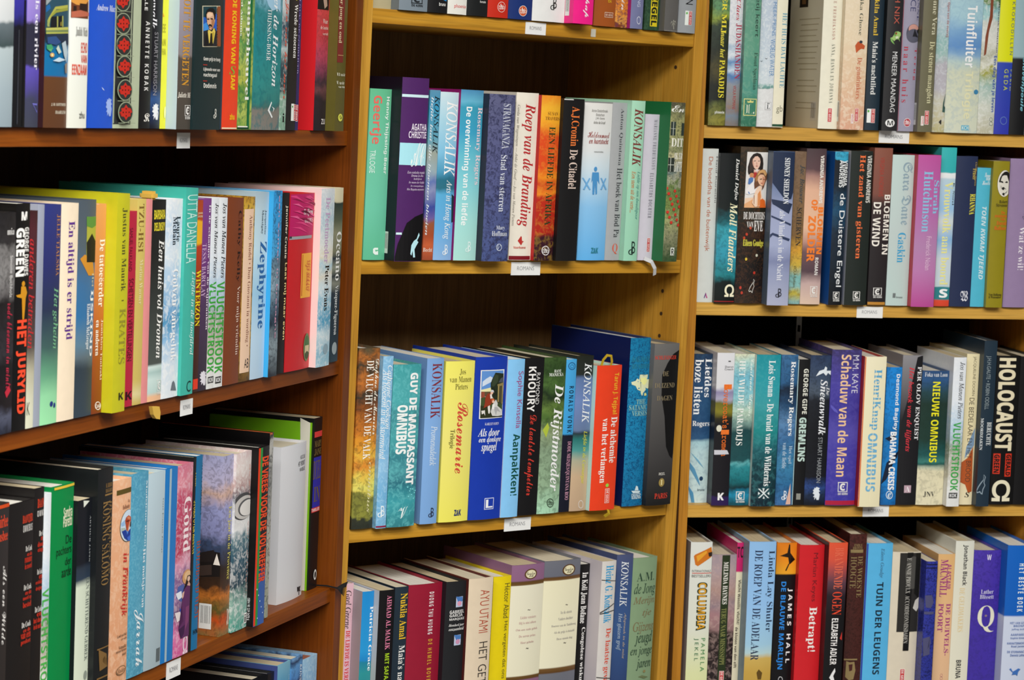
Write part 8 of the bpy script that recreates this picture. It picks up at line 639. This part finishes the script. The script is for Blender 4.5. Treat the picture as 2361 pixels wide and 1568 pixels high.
    ('R4', .4857, .0225, .0386, .2226, .147, .06, [[(0, 'c4cce0'), (.545, 'c8d0e4'), (.555, '0f5cb8'), (1, '1060bc')], 0, 6, None], None, [('title_lettering', [('d', 'e4ecf4', .455, .579, .674, .886, 'HET BESTE BOEK', 'S+')]), ('title_lettering', [('h', '5c74ac', .229, .499, .886, .514, 'HET VAN GOTT', 'S')]), ('title_lettering', [('h', '5c74ac', .367, .481, .892, .495, 'BRONNE', 'S')]), ('title_lettering', [('h', '5c74ac', .296, .458, .901, .472, 'Jeffrey Archer', 'S')]), ('title_lettering', [('h', '5c74ac', .273, .425, .913, .439, 'AANPAKKEN', 'S')]), ('title_lettering', [('h', '5c74ac', .272, .401, .921, .417, 'Sophie Kinsella', 'S')]), ('title_lettering', [('h', '5c74ac', .161, .37, .932, .384, 'KARAKTERMOORD', 'S')]), ('title_lettering', [('h', '5c74ac', .317, .348, .94, .364, 'Roel Janssen', 'S')]), ('title_lettering', [('h', '5c74ac', .181, .315, .952, .329, 'DE STORMNACHT', 'S')]), ('title_lettering', [('h', '5c74ac', .302, .293, .96, .309, 'Dennis Lehane', 'S')]), ('printed_mark', [('p', '3c6cb4', [(.29, .211), (.353, .218), (.427, .196), (.512, .203), (.639, .216), (.729, .21), (.646, .195), (.612, .168), (.543, .177), (.391, .174), (.429, .189)])])], [], [], None, 'blue and white omnibus at the row end, bottom row of the right bookcase'),
]
ROWS = {'L1': 'novels in the top row of the dark bookcase', 'L2': 'novels in the middle row of the dark bookcase', 'L3': 'novels in the third row of the dark bookcase', 'L4': 'novels in the bottom row of the dark bookcase', 'CA': 'novels in the top row of the oak bookcase', 'CB': 'novels in the second row of the oak bookcase', 'CC': 'novels in the third row of the oak bookcase', 'CD': 'novels in the bottom row of the oak bookcase', 'R1': 'novels in the top row of the right bookcase', 'R2': 'novels in the second row of the right bookcase', 'R3': 'novels in the third row of the right bookcase', 'R4': 'novels in the bottom row of the right bookcase'}

def make_book(i, row, x, p, w, h, D, round_, cover, side, parts, sides, rib, cap, label):
    key = row[0]
    org, X, n, Z = [Vector(v) for v in CASES[key]]
    m = Matrix.Translation(org + X * x - n * p + Z * (SHELF[row] + .0002)) @ basis(X, n, Z)
    hard = w > .026 or 'hardback' in label
    bul = w * round_; t = .0022 if hard else .0007
    t = min(t, w * .2)
    root = empty('book', m, label, 'book', ROWS[row])
    cm = cover_mat(cover)
    link('cover', cover_mesh(w, h, D, bul, t), [cm, flat(side, .4) if side else cm], root)
    pg = PAGES[(i * 7) % 3]
    if cap: pg = flat(cap, .6)
    link('page_block', page_mesh(w, h, D, bul, t, hard), [pg], root)
    for lay, (role, shapes) in enumerate(parts):
        printed_part(role, shapes, w, h, bul, lay, root)
    for s in sides:
        if s[0] == 'barcode':
            _, y0, z0, y1, z1 = s
            r = [('e4e4e0', y0, z0, y1, z1)]
            nn = 14
            for k in range(nn):
                if (k * 5) % 7 != 3:
                    a = y0 + (y1-y0) * (.1 + .8 * k / nn)
                    r.append(('1c1c1c', a, z0 + (z1-z0)*.22, a + (y1-y0) * (.02 + .018 * ((k*3) % 3)), z1 - (z1-z0)*.08))
            side_sheet('barcode_label', r, -w/2, root)
        elif s[0] == 'poly':
            bm = bmesh.new(); mats = []
            for k, (c, pts) in enumerate(s[1]):
                if flat(c) not in mats: mats.append(flat(c))
                f = bm.faces.new([bm.verts.new((-w/2 - .0001 - .00005 * k, max(.0005, y), z)) for y, z in pts])
                f.normal_update()
                if f.normal.x > 0: f.normal_flip()
                f.material_index = mats.index(flat(c))
            me = bpy.data.meshes.new('cover_picture'); bm.to_mesh(me); bm.free(); link('cover_picture', me, mats, root)
        elif s[0] == 'isbn':
            _, y0, z0, y1, z1, txt = s
            bm = bmesh.new(); draw(bm, ('d', 'd8d8d8', 0, 0, 1, 1, txt, 's'), y1 - y0, z1 - z0, 0, 0, 0)
            for v in bm.verts: v.co = Vector((-w/2 - .0002, y1 - (v.co.x + (y1-y0)/2), z0 + v.co.z))
            me = bpy.data.meshes.new('isbn_lettering'); bm.to_mesh(me); bm.free(); link('isbn_lettering', me, [flat('d8d8d8')], root)
        elif s[0] == 'backtext':
            r = [('2c241c', .064, h*.78, .1, h*1.0 - .004), ('7a5a38', .074, h*.8, .09, h*.94)]
            for k in range(17):
                if k in (10, 14): continue
                z = h * (.70 - .036 * k)
                r.append(('b4a88c', .012 + .004 * (k * 5 % 4), z, .098 - .003 * (k * 3 % 4), z + .0009))
            side_sheet('back_cover_text', r, -w/2, root)
            y0, z0, y1, z1 = .012, h*.05, .034, h*.17
            r = [('dcd8cc', y0, z0, y1, z1)]
            for k in range(14):
                if (k * 5) % 7 != 3:
                    a = y0 + (y1-y0) * (.1 + .8 * k / 14)
                    r.append(('2c2c2c', a, z0 + (z1-z0)*.12, a + (y1-y0) * (.02 + .016 * ((k*3) % 3)), z1 - (z1-z0)*.06))
            side_sheet('barcode_label', r, -w/2, root)
    if rib and rib[0] == 'tassel':
        solid_mesh('tassel', rib[2], -bul - .006, .004, rib[1], root)
        bm = bmesh.new(); add_box(bm, -.006, .004, h - .001, .006, .02, h + .008)
        bmesh.ops.bevel(bm, geom=bm.edges[:], offset=.0025, segments=2, affect='EDGES')
        me = bpy.data.meshes.new('tassel_knot'); bm.to_mesh(me); bm.free(); link('tassel_knot', me, [flat(rib[1], .7)], root)
    elif rib and rib[0] == 'ribbon':
        strip_mesh('ribbon_bookmark', rib[2], rib[3] / 2, .0006, -bul - .002, rib[1], root)
        if 'ribbon loop' in label:
            pts = [(-.004, h - .004), (-.003, h + .006), (.002, h + .012), (.009, h + .011), (.012, h + .003), (.012, h - .003)]
            strip_mesh('ribbon_bookmark', pts, .0018, .0006, .012, rib[1], root)
    elif rib and rib[0] == 'strands':
        bm = bmesh.new()
        for k in range(26):
            a = (k * 37 % 26) / 26 - .5; b = (k * 11 % 26) / 26 - .5
            s = Vector((w/2 - .002, -.001, .0022 + .0003 * (k % 3)))
            e0 = Vector((0.0216, -0.0340, 0.0029)); e = e0 + Vector((b * .02, a * .004, a * .014 - .001 - abs(b) * .004))
            q = Vector((0.0143, -0.0260, 0.0010)) + Vector((0, a * .001, a * .0015))
            tube_mesh(bm, [s, s.lerp(q, .5) + Vector((0, 0, .001)), q, q.lerp(e, .5) + Vector((0, 0, a * .0015)), e], .0006, .00025)
        me = bpy.data.meshes.new('tassel'); bm.to_mesh(me); bm.free(); link('tassel', me, [flat('0c0b0c', .8)], root)
    return root

for i, bk in enumerate(BOOKS):
    make_book(i, *bk)
bpy.context.view_layer.update()
